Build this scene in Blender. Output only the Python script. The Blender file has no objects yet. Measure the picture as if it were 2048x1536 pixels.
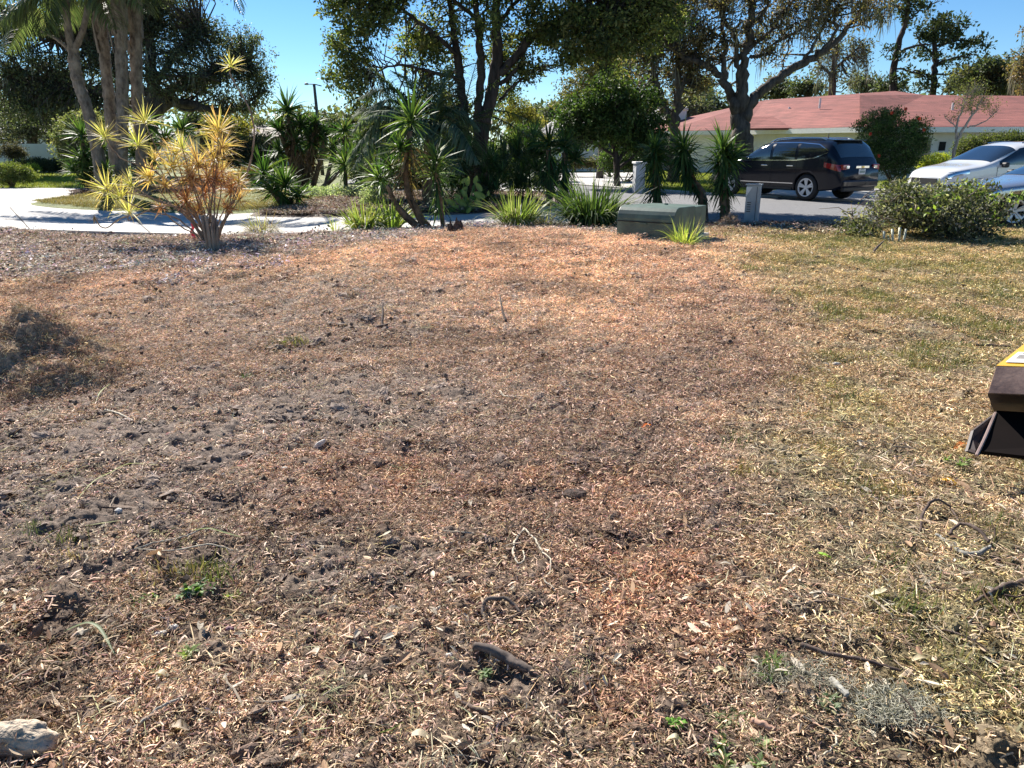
import bpy, math, random
import numpy as np
from mathutils import Vector, Matrix
R = math.radians
rnd = random.Random(11)
rg = np.random.default_rng(11)
S = bpy.context.scene
COL = S.collection

# ------------------------------------------------------------------ camera, sky, sun, exposure
EYE, PITCH, FOC = 1.6, R(17.67), 1500.0
cam = bpy.data.cameras.new('camera'); co = bpy.data.objects.new('camera', cam); COL.objects.link(co)
cam.sensor_fit = 'HORIZONTAL'; cam.sensor_width = 36.0; cam.lens = 36.0*FOC/2048.0
cam.clip_start = 0.05; cam.clip_end = 2500
co.location = (0, 0, EYE); co.rotation_euler = (R(90)-PITCH, 0, 0)
S.camera = co
SUN_AZ, SUN_EL = R(-30), R(38)
world = bpy.data.worlds.new('World'); S.world = world; world.use_nodes = True
wn, wl = world.node_tree.nodes, world.node_tree.links
wn.clear()
sky = wn.new('ShaderNodeTexSky'); sky.sky_type = 'NISHITA'; sky.sun_disc = False
sky.sun_elevation = SUN_EL; sky.sun_rotation = SUN_AZ; sky.air_density = 1.0; sky.dust_density = 0.0; sky.ozone_density = 3.0; sky.altitude = 1500
hs = wn.new('ShaderNodeHueSaturation'); hs.inputs['Saturation'].default_value = 1.12; hs.inputs['Value'].default_value = 1.0
hs.inputs['Hue'].default_value = 0.5
bg = wn.new('ShaderNodeBackground'); bg.inputs['Strength'].default_value = 0.055
wo = wn.new('ShaderNodeOutputWorld')
tm = wn.new('ShaderNodeMix'); tm.data_type = 'RGBA'; tm.blend_type = 'MULTIPLY'; tm.inputs[0].default_value = 1; tm.inputs[7].default_value = (.84, .97, 1.06, 1)
wl.new(sky.outputs[0], tm.inputs[6]); wl.new(tm.outputs[2], hs.inputs['Color']); wl.new(hs.outputs[0], bg.inputs['Color']); wl.new(bg.outputs[0], wo.inputs[0])
sl = bpy.data.lights.new('sun', 'SUN'); sl.energy = 5.0; sl.angle = R(0.5); sl.color = (1.0, 0.94, 0.86)
so = bpy.data.objects.new('sun', sl); COL.objects.link(so)
sdir = Vector((math.sin(SUN_AZ)*math.cos(SUN_EL), math.cos(SUN_AZ)*math.cos(SUN_EL), math.sin(SUN_EL)))
so.rotation_euler = sdir.to_track_quat('Z', 'Y').to_euler()
so.location = sdir*60
S.view_settings.view_transform = 'Standard'; S.view_settings.look = 'None'
S.view_settings.gamma = 1.0; S.view_settings.use_curve_mapping = False
S.view_settings.exposure = 1.25
S.cycles.max_bounces = 6; S.cycles.transparent_max_bounces = 8

# ------------------------------------------------------------------ pixel of the survey photo -> world
CP, SP = math.cos(PITCH), math.sin(PITCH)
def ray(px, py):
    x, y = (px-1024.0)/FOC, (768.0-py)/FOC
    return (x, CP+y*SP, -SP+y*CP)
def G(px, py, z=0.0):
    d = ray(px, py); t = (z-EYE)/d[2]
    return Vector((d[0]*t, d[1]*t, z))
def W(px, py, Y):
    d = ray(px, py); t = Y/d[1]
    return Vector((d[0]*t, Y, EYE+d[2]*t))
def mpp(Y): return Y*1.0/FOC            # metres per survey pixel at depth Y (about)

# ------------------------------------------------------------------ numpy noise
def _h(ix, iy, s):
    n = (ix.astype(np.int64)*374761393 + iy.astype(np.int64)*668265263 + s*982451653) & 0xffffffff
    n = ((n ^ (n >> 13))*1274126177) & 0xffffffff
    n = n ^ (n >> 16)
    return (n & 0xffff)/65535.0
def vn(x, y, s=0):
    x = np.asarray(x, float); y = np.asarray(y, float)
    ix, iy = np.floor(x), np.floor(y); fx, fy = x-ix, y-iy
    fx = fx*fx*(3-2*fx); fy = fy*fy*(3-2*fy)
    a, b = _h(ix, iy, s), _h(ix+1, iy, s); c, d = _h(ix, iy+1, s), _h(ix+1, iy+1, s)
    return (a*(1-fx)+b*fx)*(1-fy) + (c*(1-fx)+d*fx)*fy
def fbm(x, y, f, o=4, s=0, g=0.5):
    v = 0; a = 1; t = 0
    for k in range(o):
        v = v + a*vn(x*f+17.3*k, y*f-9.1*k, s+k); t += a; a *= g; f *= 2.03
    return v/t
def sst(a, b, x):
    t = np.clip((x-a)/(b-a), 0, 1); return t*t*(3-2*t)

# ------------------------------------------------------------------ mesh collecting
class MB:
    def __init__(s): s.v = []; s.f = []; s.c = []; s.n = 0; s.has = False
    def add(s, v, f, c=None):
        v = np.asarray(v, float).reshape(-1, 3); f = np.asarray(f, dtype=np.int64)
        s.v.append(v); s.f.append(f+s.n); s.n += len(v)
        if c is None: c = np.ones((len(v), 3))
        else:
            s.has = True; c = np.asarray(c, float)
            if c.ndim == 1: c = np.tile(c, (len(v), 1))
        s.c.append(c)
        return s
    def build(s, name, mat, parent=None, smooth=False, loc=None, bevel=0):
        V = np.concatenate(s.v) if s.v else np.zeros((0, 3)); Cc = np.concatenate(s.c)
        if parent is not None:
            q_ = parent
            while q_ is not None: V = V-np.array(q_.location); q_ = q_.parent
        elif loc is not None: V = V-np.array(loc)
        me = bpy.data.meshes.new(name)
        me.vertices.add(len(V)); me.vertices.foreach_set('co', V.ravel())
        li = np.concatenate([f.ravel() for f in s.f]); sz = np.concatenate([np.full(len(f), f.shape[1]) for f in s.f])
        me.loops.add(len(li)); me.loops.foreach_set('vertex_index', li.astype(np.int32))
        me.polygons.add(len(sz)); st = np.concatenate([[0], np.cumsum(sz)[:-1]])
        me.polygons.foreach_set('loop_start', st.astype(np.int32)); me.polygons.foreach_set('loop_total', sz.astype(np.int32))
        me.polygons.foreach_set('use_smooth', np.full(len(sz), bool(smooth)))
        if s.has:
            at = me.color_attributes.new('col', 'FLOAT_COLOR', 'POINT')
            at.data.foreach_set('color', np.concatenate([Cc, np.ones((len(Cc), 1))], 1).ravel())
        me.update(calc_edges=True); me.validate()
        o = bpy.data.objects.new(name, me); COL.objects.link(o)
        if mat: me.materials.append(mat)
        if parent is not None: o.parent = parent
        elif loc is not None: o.location = loc
        if bevel:
            b = o.modifiers.new('bevel', 'BEVEL'); b.width = bevel; b.segments = 2; b.limit_method = 'ANGLE'
        return o
    # primitives
    def box(s, c, size, rz=0.0, col=None):
        hx, hy, hz = [a/2 for a in size]
        v = np.array([[x, y, z] for z in (-hz, hz) for y in (-hy, hy) for x in (-hx, hx)])
        ca, sa = math.cos(rz), math.sin(rz)
        v = np.stack([v[:, 0]*ca-v[:, 1]*sa, v[:, 0]*sa+v[:, 1]*ca, v[:, 2]], 1)+np.array(c)
        return s.add(v, [[0, 2, 3, 1], [4, 5, 7, 6], [0, 1, 5, 4], [2, 6, 7, 3], [0, 4, 6, 2], [1, 3, 7, 5]], col)
    def prism(s, poly, d, col=None):          # poly: list of 3D points, extruded by vector d
        n = len(poly); p = np.array([tuple(q) for q in poly]); d = np.array(tuple(d))
        v = np.concatenate([p, p+d])
        s.add(v, [list(range(n))[::-1]], col); s.f.append(np.array([list(range(n, 2*n))])+s.n-2*n)
        s.f.append(np.array([[i, (i+1) % n, n+(i+1) % n, n+i] for i in range(n)])+s.n-2*n)
        return s
    def tube(s, pts, rad, sides=8, col=None, rough=0.0, cap=True, seed=0):
        P = np.array([tuple(p) for p in pts], float); n = len(P)
        r = np.full(n, rad, float) if np.isscalar(rad) else np.array(rad, float)
        T = np.gradient(P, axis=0); T /= np.linalg.norm(T, axis=1)[:, None]+1e-9
        ref = np.array([0, 0, 1.0]) if abs(T[0][2]) < .9 else np.array([0, 1.0, 0])
        a = np.cross(T[0], ref); a /= np.linalg.norm(a)+1e-9
        A = [];
        for i in range(n):
            a = a-T[i]*np.dot(a, T[i]); a /= np.linalg.norm(a)+1e-9; A.append(a)
        A = np.array(A); B = np.cross(T, A)
        th = np.arange(sides)*2*math.pi/sides
        rr = r[:, None]*np.ones(sides)
        if rough:
            q = np.random.default_rng(seed+5)
            rr = rr*(1+rough*(vn(np.arange(n)[:, None]*.8+seed, th[None]*1.3, seed)-.5)*2+rough*.5*(q.random((n, sides))-.5))
        v = P[:, None]+A[:, None]*np.cos(th)[None, :, None]*rr[..., None]+B[:, None]*np.sin(th)[None, :, None]*rr[..., None]
        f = []
        i = np.arange(n-1)[:, None]*sides; j = np.arange(sides)[None]; k = (j+1) % sides
        f = np.stack([i+j, i+k, i+sides+k, i+sides+j], -1).reshape(-1, 4)
        s.add(v.reshape(-1, 3), f, col)
        if cap:
            s.f.append(np.array([list(range(sides))[::-1]])+s.n-n*sides); s.f.append(np.array([list(range((n-1)*sides, n*sides))])+s.n-n*sides)
        return s
    def lathe(s, prof, c, axis=(0, 0, 1), n=24, col=None):
        ax = Vector(axis).normalized(); q = Vector((0, 0, 1)).rotation_difference(ax).to_matrix()
        pr = np.array(prof, float); th = np.arange(n)*2*math.pi/n
        v = np.stack([pr[:, 0][:, None]*np.cos(th), pr[:, 0][:, None]*np.sin(th), pr[:, 1][:, None]*np.ones(n)], -1).reshape(-1, 3)
        v = v@np.array(q).T+np.array(tuple(c)); m = len(pr)
        i = np.arange(m-1)[:, None]*n; j = np.arange(n)[None]; k = (j+1) % n
        return s.add(v, np.stack([i+j, i+k, i+n+k, i+n+j], -1).reshape(-1, 4), col)
    def leaves(s, P, D, N, L, Wd, col, fold=0.25):   # rhombus leaves, one bent quad each
        D = D/(np.linalg.norm(D, axis=1)[:, None]+1e-9)
        sd = np.cross(D, N); sd /= np.linalg.norm(sd, axis=1)[:, None]+1e-9
        up = np.cross(sd, D)
        L = np.broadcast_to(L, (len(P),))[:, None]; Wd = np.broadcast_to(Wd, (len(P),))[:, None]
        m = P+D*L*.45
        v = np.stack([P, m+sd*Wd*.5+up*Wd*fold, P+D*L, m-sd*Wd*.5+up*Wd*fold], 1).reshape(-1, 3)
        return s.add(v, np.arange(len(P)*4).reshape(-1, 4), np.repeat(col, 4, 0))
    def blades(s, P, D, L, Wd, droop, col, k=3, tip=0.05, base=0.5, mid=1.0, colt=None, roll=None):
        # curved strips: start P, direction D, length L, width Wd, droop = bend towards the ground
        n = len(P); D = D/(np.linalg.norm(D, axis=1)[:, None]+1e-9)
        L = np.broadcast_to(L, (n,)).astype(float); Wd = np.broadcast_to(Wd, (n,)).astype(float); droop = np.broadcast_to(droop, (n,)).astype(float)
        sd = np.cross(D, np.array([0, 0, 1.0])+rg.normal(0, .12, (n, 3))); sd /= np.linalg.norm(sd, axis=1)[:, None]+1e-9
        if roll is not None:
            u = np.cross(sd, D); sd = sd*np.cos(roll)[:, None]+u*np.sin(roll)[:, None]
        p = P.copy(); d = D.copy(); out = []; cc = []
        for j in range(k+1):
            t = j/k
            w = Wd*(base+(mid-base)*min(1, t*2.5) if t < .4 else mid+(tip-mid)*((t-.4)/.6)**1.3)
            out += [p-sd*w[:, None]*.5, p+sd*w[:, None]*.5]
            c = col if colt is None else col*(1-t)+colt*t
            cc += [c, c]
            p = p+d*(L/k)[:, None]
            d = d+np.array([0, 0, -1.0])*(droop/k)[:, None]; d /= np.linalg.norm(d, axis=1)[:, None]
        v = np.stack(out, 1).reshape(-1, 3); c = np.stack(cc, 1).reshape(-1, 3); m = 2*(k+1)
        b = np.arange(n)[:, None]*m; q = np.concatenate([np.stack([b+2*j, b+2*j+1, b+2*j+3, b+2*j+2], -1) for j in range(k)], 1).reshape(-1, 4)
        return s.add(v, q, c)

def tag(o, label=None, cat=None, group=None, kind=None):
    if label: o['label'] = label
    if cat: o['category'] = cat
    if group: o['group'] = group
    if kind: o['kind'] = kind
    return o
def thing(name, label, cat, loc, group=None):
    o = bpy.data.objects.new(name, None); COL.objects.link(o); o.location = loc; o.empty_display_size = .2
    return tag(o, label, cat, group)
def palette(n, cols, var=0.18, w=None):
    c = np.array(cols, float)[rg.choice(len(cols), n, p=w)]
    return np.clip(c*(1+rg.normal(0, var, (n, 1)))*(1+rg.normal(0, var*.3, (n, 3))), .004, .95)
def rdir(n):
    v = rg.normal(size=(n, 3)); return v/np.linalg.norm(v, axis=1)[:, None]

# ------------------------------------------------------------------ materials
MT = {}
def base_mat(name):
    m = bpy.data.materials.new(name); m.use_nodes = True
    n, l = m.node_tree.nodes, m.node_tree.links
    return m, n, l, n['Principled BSDF']
def plain(name, col, rough=.6, metal=0, var=.12, scale=8, bump=0.0, bscale=40, spec=.5, coat=0, col2=None, stretch=(1, 1, 1)):
    if name in MT: return MT[name]
    m, n, l, b = base_mat(name)
    tc = n.new('ShaderNodeTexCoord'); mp = n.new('ShaderNodeMapping'); mp.inputs['Scale'].default_value = stretch
    l.new(tc.outputs['Object'], mp.inputs[0])
    nz = n.new('ShaderNodeTexNoise'); nz.inputs['Scale'].default_value = scale; nz.inputs['Detail'].default_value = 6; nz.inputs['Roughness'].default_value = .65
    l.new(mp.outputs[0], nz.inputs['Vector'])
    rp = n.new('ShaderNodeValToRGB')
    c2 = col2 or tuple(c*(1-var*2) for c in col); c1 = tuple(min(1, c*(1+var)) for c in col)
    rp.color_ramp.elements[0].position = .33; rp.color_ramp.elements[0].color = (*c2, 1)
    rp.color_ramp.elements[1].position = .66; rp.color_ramp.elements[1].color = (*c1, 1)
    l.new(nz.outputs[0], rp.inputs[0]); l.new(rp.outputs[0], b.inputs['Base Color'])
    b.inputs['Roughness'].default_value = rough; b.inputs['Metallic'].default_value = metal
    b.inputs['Specular IOR Level'].default_value = spec
    if coat: b.inputs['Coat Weight'].default_value = coat; b.inputs['Coat Roughness'].default_value = .03
    if bump:
        n2 = n.new('ShaderNodeTexNoise'); n2.inputs['Scale'].default_value = bscale; n2.inputs['Detail'].default_value = 5
        l.new(mp.outputs[0], n2.inputs['Vector'])
        bp = n.new('ShaderNodeBump'); bp.inputs['Strength'].default_value = 1; bp.inputs['Distance'].default_value = bump
        l.new(n2.outputs[0], bp.inputs['Height']); l.new(bp.outputs[0], b.inputs['Normal'])
    MT[name] = m; return m
def foliage_mat(name, trans=.35, rough=.45, spec=.4, inst=False):
    if name in MT: return MT[name]
    m, n, l, b = base_mat(name)
    at = n.new('ShaderNodeAttribute'); at.attribute_name = 'col'
    src = at.outputs['Color']
    if inst:
        ti = n.new('ShaderNodeAttribute'); ti.attribute_type = 'INSTANCER'; ti.attribute_name = 'tint'
        mx = n.new('ShaderNodeMix'); mx.data_type = 'RGBA'; mx.blend_type = 'MULTIPLY'; mx.inputs[0].default_value = 1
        l.new(at.outputs['Color'], mx.inputs[6]); l.new(ti.outputs['Color'], mx.inputs[7]); src = mx.outputs[2]
    l.new(src, b.inputs['Base Color']); b.inputs['Roughness'].default_value = rough; b.inputs['Specular IOR Level'].default_value = spec
    tr = n.new('ShaderNodeBsdfTranslucent'); g = n.new('ShaderNodeMix'); g.data_type = 'RGBA'; g.blend_type = 'MULTIPLY'; g.inputs[0].default_value = 1
    g.inputs[7].default_value = (1.5, 1.6, .7, 1) if not inst else (1.1, 1.0, .8, 1)
    l.new(src, g.inputs[6]); l.new(g.outputs[2], tr.inputs[0])
    ms = n.new('ShaderNodeMixShader'); ms.inputs[0].default_value = trans
    l.new(b.outputs[0], ms.inputs[1]); l.new(tr.outputs[0], ms.inputs[2]); l.new(ms.outputs[0], n['Material Output'].inputs[0])
    MT[name] = m; return m
def bark(name, col, col2, scale=6, bump=.03, st=(1, 1, .25)):
    return plain(name, col, .9, 0, .2, scale, bump, 14, .2, 0, col2, st)
LEAF = foliage_mat('leaf', .42, .55, .3)
GLOSSY = foliage_mat('glossy_leaf', .33, .55, .22)
DRY = foliage_mat('dry_leaf', .2, .8, .15)
LITTER = foliage_mat('litter', .12, .85, .15, inst=True)
GRASSI = foliage_mat('grass_blade', .4, .5, .3, inst=True)
BARK_OAK = bark('oak_bark', (.11, .09, .075), (.035, .028, .024))
BARK_PALM = bark('palm_bark', (.24, .20, .165), (.075, .058, .048), 7, .05, (1, 1, .45))
BARK_DARK = bark('dark_bark', (.075, .058, .05), (.02, .016, .014))
BARK_YUC = bark('yucca_bark', (.20, .14, .09), (.07, .045, .03), 9, .02, (1, 1, .7))
WHITE = plain('white_paint', (.78, .76, .72), .6, var=.05, scale=2)
DARKG = plain('dark_hole', (.015, .015, .015), .9)
# ------------------------------------------------------------------ yard: relief and colour as functions of place
BND = [G(-700, 455), G(0, 462), G(230, 469), G(460, 475), G(700, 470), G(880, 464), G(960, 456), G(1100, 452), G(1280, 452), G(1420, 455), G(1700, 446), G(2048, 442), G(2700, 440)]
BX = np.array([p.x for p in BND]); BY = np.array([p.y for p in BND])
def bnd(x): return np.interp(x, BX, BY)
def blob(x, y, px, py, rx, ry, soft=.6):      # soft blob round a place on the ground given by its survey pixel, radii in metres
    g = G(px, py); d = np.sqrt(((x-g.x)/rx)**2+((y-g.y)/ry)**2)
    return 1-sst(1-soft, 1+soft, d+.55*(fbm(x, y, .9/max(.4, min(rx, ry)), 3, 91)-.5))
def H(x, y):
    x = np.asarray(x, float); y = np.asarray(y, float)
    h = .05*(fbm(x, y, .35, 3, 1)-.5)*2*sst(.5, 3, y)
    h = h+.33*np.exp(-((x-.2)/3.6)**2-((y-10.9)/2.6)**2)                    # the spread heap of grindings
    h = h+.06*(fbm(x, y, 1.5, 3, 5)-.5)+.035*sst(4, 8, y)*(fbm(x*.6, y*1.5, 2.6, 3, 6)-.5)
    rut = np.sin((x*.55+.9*np.sin(y*.33)+.15*y)*2.6)*.012*sst(5, 9, y); h = h+rut
    return h
def fine(x, y):
    w = fbm(x, y, 2.1, 2, 33)
    h = .055*(fbm(x, y, 6, 3, 8, .6)-.5)*(.6+w)+.05*sst(4, 9, y)*(fbm(x, y*1.3, 9, 2, 18)-.5)
    h = h+.030*(fbm(x*1.0+.3*y, y*1.5, 21, 3, 9, .62)-.5)*1.6
    pit = sst(.66, .8, fbm(x, y, 3.1, 3, 44)); h = h-pit*.025
    clod = sst(.62, .74, fbm(x, y, 9, 2, 71)); h = h+clod*.018
    return h
def masks(x, y):
    n1 = fbm(x, y, .55, 4, 21); n2 = fbm(x, y, 2.2, 3, 27); nn = (n1-.5)*1.6+(n2-.5)*.6
    # left bark bed: px<400,py<620
    e = G(330, 560); bed = sst(-.9, .9, (e.x-x)*.55+(y-e.y-.3)*.85+nn*1.5)*sst(7.6, 9.4, y+nn)
    bed = np.maximum(bed, sst(-.25, .35, y-(bnd(x)-1.05+.0*x)+nn*.5)*(1-sst(3.5, 6, x)))
    # right grass: right of a line running from (1500,500) to (1300,1536)
    a, b = G(1500, 500), G(1500, 1536); xl = np.interp(y, [b.y, 3.2, 6, a.y], [.85, 1.15, 2.15, a.x-.2])
    gr = sst(-.55, .75, (x-xl)/(.35+.10*y)+nn*.9)
    gr = np.maximum(gr, sst(2.4, 5.2, x+nn)*sst(12.3, 13.6, y+nn*.8))
    sand = np.clip(blob(x, y, 620, 620, 2.3, 1.7)*.85+blob(x, y, 150, 960, 1.1, .9)+blob(x, y, 830, 790, .9, .8)*.8+blob(x, y, 650, 1130, .35, .22)+blob(x, y, 1080, 1400, .16, .22)*.9+blob(x, y, 380, 800, 1.1, .7)*.7, 0, 1)
    org = np.clip(blob(x, y, 1330, 1180, .36, .36)*.95+blob(x, y, 1200, 1320, .2, .2)*.5+blob(x, y, 1150, 990, .5, .3)*.5+blob(x, y, 700, 950, .5, .35)*.45+blob(x, y, 1230, 1440, .1, .1)*.7, 0, 1)
    org = org*(.35+.65*sst(.44, .58, fbm(x, y, 9, 3, 97)))
    return bed, gr, sand, org, n1, n2
def ground_col(x, y):
    bed, gr, sand, org, n1, n2 = masks(x, y)
    n3 = fbm(x, y, 7, 3, 61)
    far = sst(4.5, 10, y)
    tan = np.array([.36, .265, .205]); tan2 = np.array([.23, .17, .135]); deep = np.array([.15, .105, .08]); tanf = np.array([.45, .33, .25])
    k = np.clip((n1-.5)*3+.5+(n3-.5), 0, 1)[..., None]
    c = tan*k+tan2*(1-k); c = c*(1-far[..., None])+(tanf*k+tan*(1-k))*far[..., None]
    def mix(c, m, col): m = m[..., None]; return c*(1-m)+np.array(col)*m
    streak = sst(.52, .68, fbm(x*1.2, y*.35, 1.3, 3, 77))*far; c = mix(c, streak*.5, (.54, .42, .31))
    dk = sst(.54, .70, fbm(x, y, 1.1, 4, 83)); c = mix(c, dk*.75*(1-.3*far), deep)
    c = mix(c, sand*.85, (.32, .255, .21))
    c = mix(c, org*.55, (.42, .225, .13))
    c = mix(c, bed*.9, (.27, .225, .20))
    fg = 1-sst(1.9, 3.4, y); c = mix(c, fg*.35*(1-org), (.25, .19, .13))
    c = mix(c, gr*.75, (.34, .265, .165))
    g2 = gr*sst(.45, .62, fbm(x, y, 1.4, 4, 66)); c = mix(c, g2*.45, (.24, .22, .09))
    gy = gr*sst(6.0, 10, y+3*(n1-.5)); c = mix(c, gy*.25, (.32, .28, .10))
    return np.clip(c*(.85+.3*n3[..., None]), 0, 1)
def gz(p, off=0.0):
    p = Vector(p); return Vector((p.x, p.y, float(H(p.x, p.y))+off))
def Gh(px, py, off=0.0):                     # survey pixel -> point on the real relief
    p = G(px, py); z = 0.0
    for _ in range(3):
        z = float(H(p.x, p.y)); p = G(px, py, z)
    return Vector((p.x, p.y, z+off))

# yard sheet: fine where the eye is near, coarser far off
rows = 600
py = np.concatenate([np.linspace(1720, 1540, 30)[:-1], np.linspace(1540, 474, rows)])
yy = np.array([G(1024, q).y for q in py]); yy = np.concatenate([yy, [0]])
ux = np.concatenate([np.linspace(-2.2, -.80, 40)[:-1], np.linspace(-.80, .80, 600), np.linspace(.80, 2.2, 40)[1:]])
Y0 = yy[:-1]; ymin, ymax = Y0[0], Y0[-1]
t = (Y0-ymin)/(ymax-ymin)
X = ux[None, :]*(Y0[:, None]+.35); B = bnd(X)
Yv = ymin+t[:, None]*(B-ymin); Yv = Y0[:, None]*(1-t[:, None]**4)+Yv*t[:, None]**4
Z = H(X, Yv)+fine(X, Yv)
edge = sst(0, .35, B-Yv); Z = Z*edge+(1-edge)*.0
gc = ground_col(X, Yv)*.74  # soil darker than its shreds, toned down further to paint dark crevices
me_ = MB(); nr, nc = X.shape
i = np.arange(nr-1)[:, None]*nc; j = np.arange(nc-1)[None]
me_.add(np.stack([X, Yv, Z], -1).reshape(-1, 3), np.stack([i+j, i+j+1, i+nc+j+1, i+nc+j], -1).reshape(-1, 4), gc.reshape(-1, 3))
m, n, l, b = base_mat('yard_soil')
at = n.new('ShaderNodeAttribute'); at.attribute_name = 'col'
geo = n.new('ShaderNodeNewGeometry')
nz = n.new('ShaderNodeTexNoise'); nz.inputs['Scale'].default_value = 130; nz.inputs['Detail'].default_value = 6; nz.inputs['Roughness'].default_value = .75
nz2 = n.new('ShaderNodeTexNoise'); nz2.inputs['Scale'].default_value = 34; nz2.inputs['Detail'].default_value = 7; nz2.inputs['Roughness'].default_value = .7
for q in (nz, nz2): l.new(geo.outputs['Position'], q.inputs['Vector'])
mr = n.new('ShaderNodeMapRange'); mr.inputs[1].default_value = .33; mr.inputs[2].default_value = .67; mr.inputs[3].default_value = .45; mr.inputs[4].default_value = 1.5
l.new(nz2.outputs[0], mr.inputs[0])
mx = n.new('ShaderNodeMix'); mx.data_type = 'RGBA'; mx.blend_type = 'MULTIPLY'; mx.inputs[0].default_value = 1
l.new(at.outputs['Color'], mx.inputs[6]); l.new(mr.outputs[0], mx.inputs[7]); l.new(mx.outputs[2], b.inputs['Base Color'])
b.inputs['Roughness'].default_value = .95; b.inputs['Specular IOR Level'].default_value = .1
bp = n.new('ShaderNodeBump'); bp.inputs['Distance'].default_value = .012; bp.inputs['Strength'].default_value = 1
ad = n.new('ShaderNodeMath'); ad.operation = 'ADD'; l.new(nz.outputs[0], ad.inputs[0]); l.new(nz2.outputs[0], ad.inputs[1])
l.new(ad.outputs[0], bp.inputs['Height']); l.new(bp.outputs[0], b.inputs['Normal'])
yard = me_.build('soil_ground', m, None, True); tag(yard, kind='structure', label='bare yard of ground wood chips and sandy soil')

# ------------------------------------------------------------------ instanced litter (stuff)
def scatter(name, label, protos, P, tint, scl, rot, mat, idx=None):
    cl = bpy.data.collections.new(name+'_pieces')
    for k, mb in enumerate(protos):
        o = mb.build(name+'_piece', mat); COL.objects.unlink(o); cl.objects.link(o)
    me = bpy.data.meshes.new(name); nP = len(P)
    me.vertices.add(nP); me.vertices.foreach_set('co', np.asarray(P, float).ravel())
    a = me.attributes.new('tint', 'FLOAT_COLOR', 'POINT'); a.data.foreach_set('color', np.concatenate([tint, np.ones((nP, 1))], 1).ravel())
    a = me.attributes.new('scl', 'FLOAT', 'POINT'); a.data.foreach_set('value', np.asarray(scl, float)*np.ones(nP))
    a = me.attributes.new('rot', 'FLOAT_VECTOR', 'POINT'); a.data.foreach_set('vector', np.asarray(rot, float).ravel())
    a = me.attributes.new('idx', 'INT', 'POINT'); a.data.foreach_set('value', (rg.integers(0, len(protos), nP) if idx is None else idx).astype(np.int32))
    o = bpy.data.objects.new(name, me); COL.objects.link(o)
    ng = bpy.data.node_groups.new(name, 'GeometryNodeTree')
    ng.interface.new_socket('Geometry', in_out='INPUT', socket_type='NodeSocketGeometry')
    ng.interface.new_socket('Geometry', in_out='OUTPUT', socket_type='NodeSocketGeometry')
    N, Lk = ng.nodes, ng.links
    gi, go = N.new('NodeGroupInput'), N.new('NodeGroupOutput')
    ci = N.new('GeometryNodeCollectionInfo'); ci.inputs[0].default_value = cl; ci.inputs[1].default_value = True; ci.inputs[2].default_value = True
    ip = N.new('GeometryNodeInstanceOnPoints'); ip.inputs['Pick Instance'].default_value = True
    def na(nm, ty):
        q = N.new('GeometryNodeInputNamedAttribute'); q.data_type = ty; q.inputs[0].default_value = nm; return q.outputs[0]
    Lk.new(gi.outputs[0], ip.inputs['Points']); Lk.new(ci.outputs[0], ip.inputs['Instance'])
    Lk.new(na('idx', 'INT'), ip.inputs['Instance Index']); Lk.new(na('scl', 'FLOAT'), ip.inputs['Scale'])
    e2 = N.new('FunctionNodeEulerToRotation'); Lk.new(na('rot', 'FLOAT_VECTOR'), e2.inputs[0]); Lk.new(e2.outputs[0], ip.inputs['Rotation'])
    Lk.new(ip.outputs[0], go.inputs[0])
    md = o.modifiers.new('spread', 'NODES'); md.node_group = ng
    tag(o, label, kind='stuff')
    return o
def field(ntry, ymn, ymx, dens, half=.82, pw=1.0):
    # points on the yard, density (0..1) from function dens; spread evenly over area
    y = np.sqrt(rg.random(ntry)*(ymx**2-ymn**2)+ymn**2); x = (rg.random(ntry)*2-1)*half*(y+.4)
    k = rg.random(ntry) < dens(x, y); k &= y < bnd(x)-.05
    return x[k], y[k]
def surf(x, y): return np.stack([x, y, H(x, y)+fine(x, y)*.8], -1)
def rotz(n, tilt=.12): return np.stack([rg.normal(0, tilt, n), rg.normal(0, tilt, n), rg.random(n)*6.283], -1)

def shred_patch(n, rad, L, Wd, zr=.012, up=.25, k=2):
    mb = MB(); P = np.stack([rg.normal(0, rad*.5, n), rg.normal(0, rad*.5, n), rg.random(n)**1.5*zr], -1)
    a = rg.random(n)*6.283; D = np.stack([np.cos(a), np.sin(a), rg.normal(.18, up*1.6, n)], -1)
    br = np.exp(rg.normal(-.10, .58, n))[:, None]*(1+rg.normal(0, .08, (n, 3)))
    br = np.clip(br*np.array([1.05, 1.0, .93]), .12, 2.1)
    mb.blades(P, D, rg.uniform(.4, 1.3, n)*L, rg.uniform(.5, 1.4, n)*Wd, rg.uniform(-.3, 1.2, n), br, k, .35, .7, 1., roll=rg.normal(0, .8, n)); return mb
PR = [shred_patch(150, .085, .017, .0026, .018) for _ in range(4)]+[shred_patch(100, .09, .026, .0038, .022) for _ in range(2)]
x, y = field(52000, 1.35, 15.6, lambda x, y: (lambda mk: np.clip(1.0-.25*mk[0]-.45*mk[1]-.72*mk[2]*(1-mk[0]), .05, 1))(masks(x, y)))
c = ground_col(x, y)*np.array([1.80, 1.79, 1.72])
scatter('wood_shreds', 'fine brown wood shreds spread over the whole bare yard', PR, surf(x, y), c, rg.uniform(.7, 1.25, len(x))*(1+.055*y), rotz(len(x), .16), LITTER)

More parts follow.
